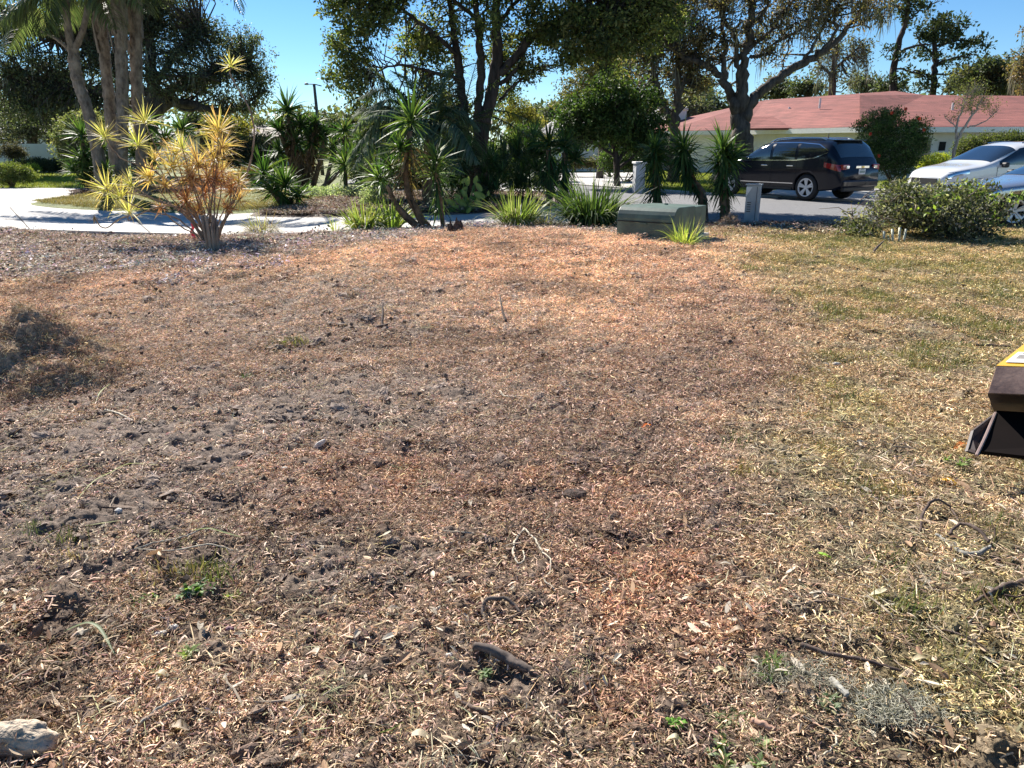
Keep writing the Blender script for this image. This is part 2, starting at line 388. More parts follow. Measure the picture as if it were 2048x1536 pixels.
def chip_patch(n, rad, L):
    mb = MB(); P = np.stack([rg.normal(0, rad*.5, n), rg.normal(0, rad*.5, n), .004+rg.random(n)*.018], -1)
    a = rg.random(n)*6.283; D = np.stack([np.cos(a), np.sin(a), rg.normal(0, .3, n)], -1); Nn = rdir(n)*.45+np.array([0, 0, 1])
    c = np.clip(np.exp(rg.normal(0, .5, n))[:, None]*(1+rg.normal(0, .06, (n, 3))), .15, 2.3)
    mb.leaves(P, D, Nn, rg.uniform(.5, 1.4, n)*L, rg.uniform(.25, .5, n)*L, c, .1); return mb
PR = [chip_patch(60, .11, .045) for _ in range(4)]
x, y = field(26000, 6, 15.8, lambda x, y: np.clip(masks(x, y)[0]*1.1, 0, 1), .95)
scatter('bark_mulch', 'grey brown bark mulch in the bed beside the driveway', PR, surf(x, y), palette(len(x), [(.42, .37, .335), (.50, .44, .39), (.22, .165, .14)], .25), rg.uniform(.8, 1.5, len(x)), rotz(len(x), .22), LITTER)

def straw_patch(n, rad, L, up=.12):
    mb = MB(); P = np.stack([rg.normal(0, rad*.5, n), rg.normal(0, rad*.5, n), rg.random(n)*.015], -1)
    a = rg.random(n)*6.283; D = np.stack([np.cos(a), np.sin(a), rg.normal(.1, up, n)], -1)
    c = np.clip(np.exp(rg.normal(-.08, .6, n))[:, None]*(1+rg.normal(0, .06, (n, 3))), .15, 2.2)
    mb.blades(P, D, rg.uniform(.4, 1.5, n)*L, rg.uniform(.0015, .0035, n), rg.uniform(0, .9, n), c, 3, .2, .6, 1., roll=rg.normal(0, .5, n)); return mb
PR = [straw_patch(85, .12, .048) for _ in range(4)]
x, y = field(40000, 1.35, 15.5, lambda x, y: (lambda mk: np.clip(mk[1]*.85+.03+.12*(1-sst(2, 4.5, y)), 0, 1)*(.35+.65*(mk[4] > .45)))(masks(x, y)))
scatter('dry_straw', 'pale dead grass and straw lying flat over the right of the yard', PR, surf(x, y), palette(len(x), [(.42, .34, .22), (.47, .38, .27), (.28, .20, .13), (.33, .28, .16)], .15), rg.uniform(.6, 1.2, len(x))*(1+.04*y), rotz(len(x), .08), LITTER)

def grass_patch(n, rad, L, Wd=.004, lean=.8):
    mb = MB(); P = np.stack([rg.normal(0, rad*.5, n), rg.normal(0, rad*.5, n), np.zeros(n)], -1)
    a = rg.random(n)*6.283; q = rg.random(n)*lean; D = np.stack([np.cos(a)*q, np.sin(a)*q, np.ones(n)], -1)
    c = np.clip(1+rg.normal(0, .25, (n, 1))+rg.normal(0, .07, (n, 3)), .3, 2)
    mb.blades(P, D, rg.uniform(.5, 1.3, n)*L, rg.uniform(.6, 1.3, n)*Wd, rg.uniform(.4, 1.8, n), c, 3, .1, .8, 1.); return mb
PR = [grass_patch(46, .10, .055) for _ in range(4)]
def gd(x, y):
    mk = masks(x, y); g = mk[1]*sst(.40, .64, fbm(x, y, 1.4, 4, 66)+.09*sst(5, 11, y)+.05*(mk[1]-.5))
    g = g*(.5+.5*sst(.4, .6, fbm(x, y, 5, 2, 12)))
    spots = blob(x, y, 575, 690, .16, .10, .3)*.8+blob(x, y, 380, 1160, .16, .06, .5)*.25+blob(x, y, 1800, 640, .5, .2)*.5+blob(x, y, 1560, 490, 1.6, .35)+blob(x, y, 2010, 660, .4, .2)+blob(x, y, 160, 1090, .4, .12)*.12
    return np.clip(g*(.12+.36*sst(3, 9, y))+spots, 0, 1)
x, y = field(60000, 1.4, 15.4, gd, .85)
scatter('grass', 'thin patchy green grass coming through the straw', PR, surf(x, y), palette(len(x), [(.12, .16, .04), (.20, .20, .06), (.26, .23, .08), (.08, .11, .035)], .15), rg.uniform(.55, 1.15, len(x))*(1+.03*y), rotz(len(x), .1), GRASSI)

def oakleaf(n, rad):
    mb = MB()
    for q in range(n):                               # curled little oak leaf: 2x4 cells
        L = rnd.uniform(.03, .06); wd = L*rnd.uniform(.3, .42); curl = rnd.uniform(-1.4, 1.4); bend = rnd.uniform(-1.2, 1.2)
        u = np.linspace(0, 1, 6)[:, None]; v = np.array([-1, 0, 1.])[None]
        ww = np.sin(np.pi*np.clip(u*.93+.04, 0, 1))**.7
        xx = (u-.5)*L+0*v; yv = v*ww*wd*.5; zz = (np.abs(v)*ww)**2*wd*.5*curl*.6+np.sin(u*2.4-1)*L*.12*bend
        P = np.stack([xx, yv, zz], -1).reshape(-1, 3)
        rot = np.array(Matrix.Rotation(rnd.random()*6.28, 3, 'Z')@Matrix.Rotation(rnd.gauss(0, .35), 3, 'X')@Matrix.Rotation(rnd.gauss(0, .3), 3, 'Y'))
        P = P@rot.T+np.array([rnd.gauss(0, rad*.5), rnd.gauss(0, rad*.5), .012+rnd.random()*.012])
        i = np.arange(5)[:, None]*3; j = np.arange(2)[None]
        cc = np.array(rnd.choice([(.72, .62, .47), (.50, .38, .26), (.36, .24, .15), (.62, .55, .44), (.28, .17, .11), (.50, .38, .26)]))*rnd.uniform(.75, 1.2)
        mb.add(P, np.stack([i+j, i+j+1, i+3+j+1, i+3+j], -1).reshape(-1, 4), cc)
    return mb
PR = [oakleaf(3, .13) for _ in range(6)]
x, y = field(7000, 1.4, 12, lambda x, y: (lambda mk: np.clip((1-sst(1.9, 3.6, y))*.8+mk[1]*(.6-.05*y)+.035+.30*mk[0], 0, 1))(masks(x, y)))
scatter('fallen_leaves', 'curled tan and brown oak leaves lying in the near litter', PR, surf(x, y), np.ones((len(x), 3))*rg.uniform(.8, 1.15, (len(x), 1)), rg.uniform(.7, 1.25, len(x)), rotz(len(x), .15), LITTER)

def clumpp(r):
    a = np.linspace(0, 6.283, 10)[:-1]; rings = []
    ph = rg.random(3)*6
    for q, hh in ((1.15, -.12), (1, .12), (.72, .55), (.38, .85), (.05, .95)):
        rr = r*q*(1+.25*np.sin(2*a+ph[0])+.18*np.sin(3*a+ph[1])+rg.normal(0, .09, 9)); rings.append(np.stack([np.cos(a)*rr, np.sin(a)*rr, np.full(9, hh*r*.42)+rg.normal(0, .05*r, 9)], -1))
    V = np.array(rings); mb = MB(); i = np.arange(4)[:, None]*9; j = np.arange(9)[None]; k = (j+1) % 9
    mb.add(V.reshape(-1, 3), np.stack([i+j, i+k, i+9+k, i+9+j], -1).reshape(-1, 4), np.repeat(np.clip(rg.normal(.85, .15, 45), .4, 1.3)[:, None], 3, 1))
    n = 34; t_ = rg.random(n)*6.283; q = np.sqrt(rg.random(n)); P = np.stack([np.cos(t_)*q*r, np.sin(t_)*q*r, (1-q**2)*r*.42+.002], -1)
    b_ = rg.random(n)*6.283; D = np.stack([np.cos(b_), np.sin(b_), rg.normal(.1, .4, n)], -1)
    mb.blades(P, D, rg.uniform(.3, .8, n)*r, rg.uniform(.05, .11, n)*r, rg.uniform(-.3, 1, n), np.exp(rg.normal(.05, .5, n))[:, None]*np.ones((1, 3)), 2, .35, .7, 1., roll=rg.normal(0, .8, n)); return mb
PR = [clumpp(.045) for _ in range(7)]
x, y = field(26000, 3.2, 15.4, lambda x, y: (lambda mk: np.clip((.25+1.3*sst(.42, .66, fbm(x, y, 2.3, 4, 131)))*(1-.6*mk[1])*(1-.8*mk[2]*(1-mk[0])), 0, 1))(masks(x, y)))
scatter('shred_clumps', 'small matted clumps of wood shreds and earth on the yard', PR, surf(x, y), 1.12*ground_col(x, y)*rg.uniform(.8, 1.25, (len(x), 1)), rg.uniform(.3, 1.0, len(x))**1.3*(.75+.10*y), rotz(len(x), .2), LITTER)
x, y = field(7000, 1.35, 4.6, lambda x, y: np.clip(.15+1.2*sst(.46, .68, fbm(x, y, 4.3, 4, 151)), 0, 1))
scatter('near_clumps', 'crumbly lumps of shredded turf close to the camera', PR, surf(x, y), ground_col(x, y)*rg.uniform(.6, 1.15, (len(x), 1)), rg.uniform(.25, .75, len(x)), rotz(len(x), .25), LITTER)
def twigp(n):
    mb = MB()
    for q in range(n):
        L = rnd.uniform(.05, .16); a = rnd.random()*6.28; p = Vector((rnd.gauss(0, .08), rnd.gauss(0, .08), .012)); pts = [p.copy()]; d = Vector((math.cos(a), math.sin(a), .06))
        for k in range(4): d = (d+Vector((rnd.gauss(0, .22), rnd.gauss(0, .22), rnd.gauss(0, .06)))).normalized(); p = p+d*L/4; pts.append(p.copy())
        r = rnd.uniform(.0012, .0032); cc = np.array(rnd.choice([(.34, .27, .20), (.14, .09, .06), (.45, .38, .29), (.08, .055, .045)]))
        mb.tube(pts, [r, r, r*.9, r*.8, r*.5], 5, cc, .15)
    return mb
PR = [twigp(3) for _ in range(6)]
x, y = field(5200, 1.4, 14, lambda x, y: np.clip(.12+.5*(1-sst(1.8, 3.6, y))+.3*(x < -1.2)*(y < 5)+.2*(masks(x, y)[1]), 0, 1))
scatter('small_twigs', 'short broken twigs scattered through the wood chips', PR, surf(x, y), np.ones((len(x), 3)), rg.uniform(.6, 1.4, len(x)), rotz(len(x), .12), LITTER)
def clodp():
    mb = MB()
    for q in range(3):
        n = 7; th = np.linspace(0, math.pi, 5); r = rnd.uniform(.004, .010)
        P = [(max(.05, math.sin(t_))*r*rnd.uniform(.8, 1.2), math.cos(t_)*r*.7) for t_ in th]
        mb2 = MB(); mb2.lathe(P, (rnd.gauss(0, .06), rnd.gauss(0, .06), r*.4), (rnd.gauss(0, .3), rnd.gauss(0, .3), 1), n)
        v = mb2.v[0]*(1)+rg.normal(0, r*.3, mb2.v[0].shape); mb.add(v, mb2.f[0], np.array((.8, .8, .8))*rnd.uniform(.4, 1.1))
    return mb
PR = [clodp() for _ in range(5)]
x, y = field(4500, 1.4, 14.5, lambda x, y: np.clip(.25+1.1*sst(.54, .68, fbm(x, y, 1.1, 4, 83)), 0, 1)*(1-.6*masks(x, y)[1]))
scatter('soil_crumbs', 'dark crumbs and clods of earth among the chips', PR, surf(x, y), ground_col(x, y)*.75, rg.uniform(.5, 1.5, len(x))*(1+.03*y), rotz(len(x), .3), LITTER)
# ------------------------------------------------------------------ ground beyond the yard
def sheet(name, poly, z, mat, label, rim=0.0, smooth_pts=True, up=0.0, jit=0.0, kind='structure'):
    """a flat area with real edge depth: poly = survey pixels or vectors, top at z, skirt down by rim; up = a slight swell"""
    P = [(q if isinstance(q, Vector) else G(q[0], q[1])) for q in poly]
    P = [Vector((p.x, p.y)) for p in P]
    if smooth_pts:
        Q = []; n = len(P)
        for i in range(n):
            a, b_, c, d = P[i-1], P[i], P[(i+1) % n], P[(i+2) % n]
            k = max(1, min(8, int((c-b_).length/.6)))
            for s_ in range(k):
                t = s_/k; Q.append(b_.lerp(c, t) if (c-b_).length > 12 else
                    .5*((2*b_)+(c-a)*t+(2*a-5*b_+4*c-d)*t*t+(-a+3*b_-3*c+d)*t**3))
        P = [p+Vector((rnd.gauss(0, jit), rnd.gauss(0, jit))) for p in Q] if jit else Q
    n = len(P); mb = MB(); cx = sum((p.x for p in P))/n; cy = sum((p.y for p in P))/n
    import mathutils.geometry as mg
    if up:
        rings = 6; v = []
        for r_ in range(rings+1):
            f = 1-r_/rings*.999
            v += [(cx+(p.x-cx)*f, cy+(p.y-cy)*f, z+up*math.sqrt(1-f**3)+.0) for p in P]
        i = np.arange(rings)[:, None]*n; j = np.arange(n)[None]; k = (j+1) % n
        mb.add(v, np.stack([i+j, i+k, i+n+k, i+n+j], -1).reshape(-1, 4))
    else:
        tri = mg.tessellate_polygon([[Vector((p.x, p.y, 0)) for p in P]])
        tv = [(p.x, p.y, z) for p in P]
        T = []
        for t_ in tri:
            a, b_, c = [Vector(tv[q]) for q in t_]
            T.append(t_ if (b_-a).cross(c-a).z > 0 else t_[::-1])
        mb.add(tv, T)
    if rim:
        v = [(p.x, p.y, z) for p in P]+[(p.x, p.y, z-rim) for p in P]
        mb.add(v, [[i, (i+1) % n, n+(i+1) % n, n+i] for i in range(n)])
    o = mb.build(name, mat); tag(o, label, kind=kind); return o
GRASSM = plain('lawn', (.17, .19, .05), .9, var=.3, scale=1.3, bump=.05, bscale=35, col2=(.09, .11, .03))
CONC = plain('concrete', (.50, .48, .445), .85, var=.08, scale=.9, bump=.004, bscale=60, col2=(.38, .36, .33))
ASPH = plain('asphalt', (.17, .17, .175), .85, var=.10, scale=60, bump=.01, bscale=160)
MULCH = plain('mulch', (.22, .17, .135), .95, var=.35, scale=9, bump=.04, bscale=24, col2=(.06, .045, .035))
mb = MB(); mb.add([(-700, -30, -.06), (700, -30, -.06), (700, 1500, -.06), (-700, 1500, -.06)], [[0, 1, 2, 3]])
tag(mb.build('lawn_ground', GRASSM), 'wide lawn ground of the neighbourhood', kind='structure')
nb = [Vector((x_, float(bnd(x_))+.02, 0)) for x_ in np.linspace(-16, 3.0, 40)]
FA = [G(1130, 385), G(1000, 376), G(900, 377), G(700, 378), G(520, 379), G(300, 379), G(0, 378.5), Vector((-40, 28.5, 0))]
sheet('driveway', nb+[G(1180, 425)]+FA+[Vector((-40, 15, 0))], .05, CONC, 'pale concrete circular driveway', .10, False)
sheet('road', [G(1185, 430), G(1280, 449), G(1420, 452), G(1700, 443), G(2048, 438), Vector((30, 15.8, 0)), Vector((60, 16, 0)), Vector((60, 24, 0)), G(2048, 396), G(1780, 402), G(1640, 398), G(1420, 390), G(1265, 379), G(1120, 368), G(900, 362), G(700, 358), G(690, 366), G(900, 370), G(1100, 378)], -.012, ASPH, 'grey asphalt residential road', .04, False)
kb = MB()
def kerb(pts, w=.32, z0=-.04, h=.075):
    P = [Vector((p.x, p.y)) for p in pts]
    for a, b_ in zip(P[:-1], P[1:]):
        n_ = max(1, int((b_-a).length/1.5)); d = (b_-a).normalized(); s_ = Vector((-d.y, d.x))*w/2
        for i_ in range(n_):
            p, q = a.lerp(b_, i_/n_)+d*.006, a.lerp(b_, (i_+1)/n_)-d*.006
            kb.prism([(p.x-s_.x, p.y-s_.y, z0), (q.x-s_.x, q.y-s_.y, z0), (q.x+s_.x, q.y+s_.y, z0), (p.x+s_.x, p.y+s_.y, z0)][::1], (0, 0, h))
kerb([G(1240, 449), G(1420, 453), G(1560, 449), G(1700, 444.5), G(2048, 439.5), Vector((26, 15.7, 0))])
kerb([G(1120, 366.5), G(1265, 377.5), G(1420, 388.5), G(1560, 393)], .4, -.04, .08)
tag(kb.build('kerb', CONC, None), 'pale concrete kerb along the road', kind='structure')
sheet('neighbour_driveway', [G(1110, 345), G(1290, 344), G(1262, 378), G(1120, 370)], -.02, CONC, 'sunlit concrete driveway across the road', .03, False)
sheet('driveway_apron', [G(1560, 393), G(1500, 388), G(1560, 378), G(1790, 377), G(1900, 385), G(2048, 372), G(2300, 366), G(2300, 398), G(2048, 397), G(1780, 403), G(1640, 399)], -.004, CONC, 'concrete driveway apron under the parked vehicles', .04, False)
sheet('island_lawn', [(62, 411), (110, 402), (180, 395), (300, 388), (420, 385), (560, 386), (660, 390), (655, 410), (560, 424), (470, 432), (350, 430), (200, 425), (100, 419)], .055, GRASSM, 'narrow grass island inside the driveway loop', .02, True, .10, .01)
sheet('island_mulch_bed', [(500, 437), (560, 420), (640, 405), (690, 389), (900, 385), (1080, 389), (1120, 410), (1060, 420), (960, 431), (800, 437), (640, 439)], .06, MULCH, 'mulched planting bed inside the driveway loop', .03, True, .09, .02)
sheet('palm_mulch_ring', [(140, 393), (200, 384), (300, 382), (420, 384), (440, 391), (330, 396), (200, 397)], .10, MULCH, 'mulch ring under the palms', .06, True, .06, .02)
sheet('sidewalk', [G(-400, 365), G(170, 363), G(185, 361), G(-400, 362)], -.035, CONC, 'thin pale pavement strip', .02, False)
LIME = plain('far_lawn', (.27, .33, .06), .9, var=.2, scale=1, bump=.06, bscale=30)
sheet('front_lawn', [G(-300, 361), G(180, 360), G(175, 344), G(-300, 346)], -.04, LIME, 'bright mown lawn before the clipped hedge', .01, False)
sheet('verge', [G(1270, 377), G(1440, 388), G(1560, 377), G(1500, 352), G(1300, 340)], -.025, LIME, 'yellow green verge beyond the road', .02, False)
sheet('street_mulch_bed', [Vector((p.x, p.y-.02, 0)) for p in [G(1280, 455), G(1420, 458), G(1700, 449)]]+[G(1720, 470), G(1560, 482), G(1420, 490), G(1290, 480)], .035, MULCH, 'dark leaf mulch around the utility boxes', .0, True, .04, .03)
# leaf and chip scatter on the beds beyond, grass on the island
def polyfield(poly, n, z):
    P = [G(*q) for q in poly]; xs = [p.x for p in P]; ys = [p.y for p in P]
    x = rg.uniform(min(xs), max(xs), n); y = rg.uniform(min(ys), max(ys), n); ins = np.zeros(n, bool)
    for a, b_ in zip(P, P[1:]+P[:1]):
        c_ = ((a.y > y) != (b_.y > y)) & (x < (b_.x-a.x)*(y-a.y)/(b_.y-a.y+1e-9)+a.x); ins ^= c_
    return np.stack([x[ins], y[ins], np.full(ins.sum(), z)], -1)
PRC = [chip_patch(50, .22, .07) for _ in range(4)]
P = np.concatenate([polyfield([(520, 436), (600, 415), (690, 393), (1080, 392), (1060, 420), (960, 430), (640, 438)], 5200, .12),
    polyfield([(140, 393), (200, 385), (420, 385), (430, 391), (200, 396)], 1500, .155),
    polyfield([(1290, 456), (1700, 450), (1720, 470), (1560, 482), (1420, 488), (1290, 478)], 1500, .06)])
scatter('bed_mulch', 'dry leaf and bark mulch on the planting beds', PRC, P, palette(len(P), [(.30, .235, .18), (.36, .30, .24), (.17, .11, .08)], .2), rg.uniform(.7, 1.3, len(P)), rotz(len(P)), LITTER)
PG = [grass_patch(60, .16, .07, .006) for _ in range(4)]
P = np.concatenate([polyfield([(70, 410), (180, 396), (300, 389), (560, 387), (655, 392), (650, 410), (480, 430), (200, 424)], 5200, .10),
    polyfield([(-100, 378), (170, 377), (175, 345), (-100, 347)], 4500, -.04), polyfield([(1270, 377), (1440, 388), (1560, 377), (1500, 352), (1300, 340)], 3500, -.03),
    polyfield([(1760, 376), (1860, 376), (1850, 350), (1780, 350)], 1200, -.05)])
t = fbm(P[:, 0], P[:, 1], .8, 3, 3)[:, None]; far_ = (P[:, 1] > 27)[:, None]
tc_ = np.where(far_, np.array([[.26, .32, .05]]), np.array([[.17, .175, .05]])*(1-t)+np.array([[.30, .25, .09]])*t)
scatter('lawn_grass', 'short mown lawn grass on the island and verges', PG, P, np.clip(tc_*rg.uniform(.75, 1.2, (len(P), 1)), 0, 1), rg.uniform(.7, 1.3, len(P))*np.where(P[:, 1] > 27, 1.8, 1), rotz(len(P), .05), GRASSI)

# ------------------------------------------------------------------ trees
def cpath(pts, Y):
    out = []
    for q in pts:
        p = W(q[0], q[1], Y+(q[2] if len(q) > 2 else 0)); out.append(p)
    return out
def refine(P, R_, k=5, wob=0.0):
    P = [Vector(p) for p in P]; n = len(P); o = []; r = []
    for i in range(n-1):
        a = P[max(0, i-1)]; b_ = P[i]; c = P[i+1]; d = P[min(n-1, i+2)]
        for s_ in range(k):
            t = s_/k
            o.append(.5*((2*b_)+(c-a)*t+(2*a-5*b_+4*c-d)*t*t+(-a+3*b_-3*c+d)*t**3)+Vector((rnd.gauss(0, wob), rnd.gauss(0, wob), rnd.gauss(0, wob*.5)))*(1 if i or s_ else 0))
            r.append(R_[i]*(1-t)+R_[i+1]*t)
    o.append(P[-1]); r.append(R_[-1]); return o, r
def crown_mesh(mb, C, size, n_leaf, L, cols, var=.22, w=None, droop=0.0):
    """leaf clumps: C = clump centres (N,3), size = radius of each"""
    N = len(C); size = np.broadcast_to(size, (N,))
    k = np.repeat(np.arange(N), n_leaf); M = len(k)
    off = rg.normal(size=(M, 3)); off /= np.linalg.norm(off, axis=1)[:, None]; off *= (rg.random(M)**.45)[:, None]
    off[:, 2] *= .75
    P = C[k]+off*size[k][:, None]
    D = off*.6+rdir(M)*.8+np.array([0, 0, -droop]); Nn = rdir(M)+np.array([0, 0, .6])
    cl = palette(N, cols, .12, w)[k]*np.clip(1+rg.normal(0, var, (M, 1)), .4, 1.8)
    l_ = L*rg.uniform(.6, 1.3, M)
    mb.leaves(P, D, Nn, l_, l_*.48, np.clip(cl, .005, .9), .12)
def in_blobs(blobs, Y, dens):
    """blobs: (px,py,rx,ry[,dY,rY]) in survey pixels at depth Y -> clump centres inside, favouring the shell"""
    C = []
    for q in blobs:
        px, py_, rx, ry = q[:4]; dY = q[4] if len(q) > 4 else 0
        s_ = mpp(Y+dY); a, c = rx*s_, ry*s_; b_ = q[5] if len(q) > 5 else (a+c)*.5
        n_ = max(3, int(dens*a*b_*c*4.19**.9)) if False else max(3, int(dens*(a*c*3.14)))
        u = rdir(n_)*(rg.random((n_, 1))**.38)
        ctr = np.array(W(px, py_, Y+dY)); C.append(ctr+u*np.array([a, b_, c]))
    return np.concatenate(C)
def twigs(mb, C, anchors, ar, r0=.014, frac=.7, sides=4, sag=.1):
    A = np.array([tuple(a) for a in anchors])
    for c in C[rg.random(len(C)) < frac]:
        d = np.linalg.norm((A-c)*np.array([1, 1, 1.3]), axis=1)+.0*d_ if False else np.linalg.norm(A-c, axis=1)
        j = int(np.argmin(d+rg.random(len(d))*.5)); a = A[j]; L = np.linalg.norm(c-a)
        if L < .1: continue
        m_ = (a+c)/2+rg.normal(0, .09*L, 3)+np.array([0, 0, -sag*L*.5])
        m1 = (a*2+m_)/3+rg.normal(0, .03*L, 3)
        r = min(r0*(1+.45*L), ar[j]*.75)
        mb.tube([a, m1, m_, c], [r, r*.85, r*.65, r*.25], sides, None, 0, False)
def moss(mb, C, n_per=10, L=.6, col=((.20, .20, .16), (.27, .26, .21))):
    N = len(C); k = np.repeat(np.arange(N), n_per); M = len(k)
    P = C[k]+rg.normal(0, .09, (M, 3)); D = np.stack([rg.normal(0, .15, M), rg.normal(0, .15, M), -np.ones(M)], -1)
    mb.blades(P, D, rg.uniform(.4, 1.3, M)*L, rg.uniform(.012, .045, M), .1, palette(M, col, .2), 3, .1, .6, 1., roll=rg.normal(0, 1, M))
def tree(name, label, Y, limbs, blobs, dens, bk, cols, L=.09, n_leaf=24, size=.32, var=.22, w=None, tw=.014, frac=.6, mossb=None, mossL=.6, group=None, cat='tree', wob=.02, droop=.3, keep=None, leafmat=None, sides=10, mossn=10):
    base = cpath(limbs[0][0][:1], Y)[0]; base.z = -.05 if base.z < .8 else base.z
    t = thing(name, label, cat, base, group)
    tb = MB(); A, AR = [], []
    for k, (pts, rr) in enumerate(limbs):
        P = cpath(pts, Y)
        if k == 0 or P[0].z < .5: P[0].z = min(P[0].z, -.05)
        if len(rr) != len(P): rr = list(np.interp(np.linspace(0, 1, len(P)), np.linspace(0, 1, len(rr)), rr))
        P, r = refine(P, rr, 6, wob); tb.tube(P, r, sides, None, .13, True, k+int(abs(Y*7)))
        A += P[2:]; AR += r[2:]
    C = in_blobs(blobs, Y, dens/(n_leaf*.108*L*L))
    if keep is not None: C = C[fbm(C[:, 0]+C[:, 1], C[:, 2], .9, 2, int(Y)) > keep]
    twigs(tb, C, A, AR, tw, frac)
    tb.build('trunk', bk, t, True)
    cb = MB(); crown_mesh(cb, C, size*rg.uniform(.6, 1.3, len(C)), n_leaf, L, cols, var, w, droop); cb.build('crown', leafmat or LEAF, t)
    if mossb is not None:
        mm = MB(); Cm = C[rg.random(len(C)) < mossb] if isinstance(mossb, float) else in_blobs(mossb, Y, 3)
        moss(mm, Cm, mossn, mossL); mm.build('hanging_moss', DRY, t)['kind'] = 'stuff'
    return t
CAMPH = [(.115, .145, .045), (.16, .185, .06), (.075, .10, .035), (.22, .22, .09), (.05, .07, .03)]
OAKC = [(.06, .08, .04), (.085, .10, .05), (.045, .06, .035), (.12, .125, .06)]
BROWN = [(.16, .12, .065), (.21, .16, .085), (.11, .11, .05), (.26, .19, .10), (.09, .08, .045)]
DKG = [(.035, .065, .02), (.05, .09, .028), (.075, .115, .035), (.10, .14, .045)]
PINE = [(.045, .065, .03), (.06, .08, .035), (.085, .10, .05)]

# big evergreen with three stems in the middle
tree('broadleaf_tree', 'tall evergreen tree with three dark stems behind the palmetto thicket', 24, [
    ([(968, 395), (962, 330), (968, 250), (985, 180), (995, 110), (992, 40), (998, -60)], [.25, .21, .19, .18, .17, .13, .08]),
    ([(962, 395), (955, 310), (958, 220), (962, 140), (955, 60), (945, -60)], [.19, .17, .14, .12, .10, .06]),
    ([(950, 395, .3), (935, 300, .3), (925, 190, .4), (915, 120, .5), (905, 40, .6), (890, -50, .8)], [.17, .16, .14, .12, .09, .05]),
    ([(1000, 150), (1035, 110), (1065, 75), (1120, 40), (1180, 18, -.5), (1290, -30, -1)], [.12, .13, .12, .10, .08, .03]),
    ([(1000, 170), (1040, 130), (1052, 90), (1058, 50), (1085, -20)], [.07, .06, .05, .045, .02]),
    ([(972, 55), (930, 20), (880, -30)], [.07, .06, .03]), ([(925, 160), (870, 145), (800, 130), (740, 150)], [.06, .05, .035, .015]),
    ([(1000, 200), (1018, 180), (1055, 150), (1085, 135)], [.05, .04, .03, .01]),
    ([(985, 60), (1020, 20), (1060, -30)], [.07, .06, .03]), ([(915, 110), (860, 60), (790, 10), (740, -30)], [.07, .06, .04, .02]),
    ([(960, 120), (965, 60), (975, 0)], [.05, .05, .03])],
    [(720, 30, 72, 62), (700, 110, 48, 40), (690, 160, 42, 30), (760, 175, 55, 35), (790, 60, 80, 60), (860, 30, 90, 60, .8), (840, 140, 52, 75, .5), (880, 200, 50, 60, 1), (800, 250, 40, 30, 1), (960, 30, 90, 45, -.8), (1060, 35, 90, 50), (1010, 110, 40, 40, .8),
     (1130, 20, 90, 50, -1), (1195, 70, 75, 62, -1), (1145, 105, 50, 26, -1), (1230, 130, 60, 55, -.8), (1060, 140, 36, 22), (1260, 50, 75, 60, -1), (1330, 20, 55, 60, -1),
     (740, -50, 130, 60), (900, -70, 170, 80), (1080, -70, 190, 80), (1270, -50, 150, 60, -1), (905, 110, 34, 40, 1.5), (1010, 180, 30, 22, .8), (735, 215, 34, 22), (1100, 70, 40, 26)],
    2.0, BARK_DARK, CAMPH, .12, 20, .25, keep=.40, tw=.016, frac=.5)
# deciduous oak with wide limb, and its neighbour
tree('oak_tree', 'large half bare oak with a long limb leaning right over the road', 33, [
    ([(1484, 345), (1484, 290), (1482, 240), (1483, 190), (1487, 130), (1497, 70), (1506, 0), (1515, -70)], [0.47, 0.403, 0.378, 0.286, 0.184, 0.17, 0.136, 0.0816]),
    ([(1482, 245), (1462, 195), (1442, 155), (1405, 128), (1360, 110), (1310, 70)], [0.277, 0.184, 0.15, 0.116, 0.0816, 0.034]),
    ([(1486, 235), (1510, 195), (1560, 155), (1610, 125), (1660, 95), (1700, 50, .3), (1745, 0, .5), (1790, -40, .8)], [0.286, 0.204, 0.177, 0.156, 0.129, 0.0952, 0.068, 0.034]),
    ([(1480, 205), (1478, 150), (1470, 80), (1440, 20), (1435, -50)], [0.136, 0.116, 0.0952, 0.0748, 0.0476]),
    ([(1448, 160), (1450, 110), (1445, 50), (1452, -20)], [0.116, 0.0952, 0.0816, 0.0544]), ([(1495, 100), (1540, 60), (1580, 10), (1620, -30)], [0.0952, 0.068, 0.0476, 0.0204]),
    ([(1503, 50), (1530, 20), (1545, -20)], [0.0612, 0.0476, 0.0272]), ([(1500, 112), (1535, 108), (1560, 80), (1600, 60), (1640, 10)], [0.0748, 0.068, 0.0544, 0.0408, 0.0136]),
    ([(1560, 155), (1575, 100), (1590, 40), (1600, -10)], [0.034, 0.0272, 0.0204, 0.0136]), ([(1640, 108), (1670, 60), (1668, 10), (1690, -40)], [0.0816, 0.0612, 0.0408, 0.0204]), ([(1470, 90), (1420, 60), (1370, 30)], [0.0544, 0.0408, 0.0204]),
    ([(1690, 62), (1740, 40), (1790, 30)], [0.0408, 0.0272, 0.0136]), ([(1600, 130), (1640, 70), (1655, 20), (1660, -30)], [0.068, 0.0544, 0.034, 0.0204])],
    [(1420, 40, 80, 70), (1500, 30, 70, 60), (1380, 100, 60, 50), (1560, 60, 55, 60, .8), (1530, 110, 30, 40), (1620, 30, 50, 50), (1680, 20, 60, 40), (1740, 10, 45, 40), (1440, 140, 40, 35, 1.5), (1540, 140, 26, 22, 1), (1640, 90, 30, 22, .8), (1350, 20, 50, 50),
     (1450, -40, 120, 60), (1620, -50, 130, 60), (1400, 100, 40, 40, 1)],
    .62, BARK_OAK, BROWN, .13, 11, .36, keep=.42, tw=.030, frac=1, mossb=.07, mossL=.8, wob=.05)
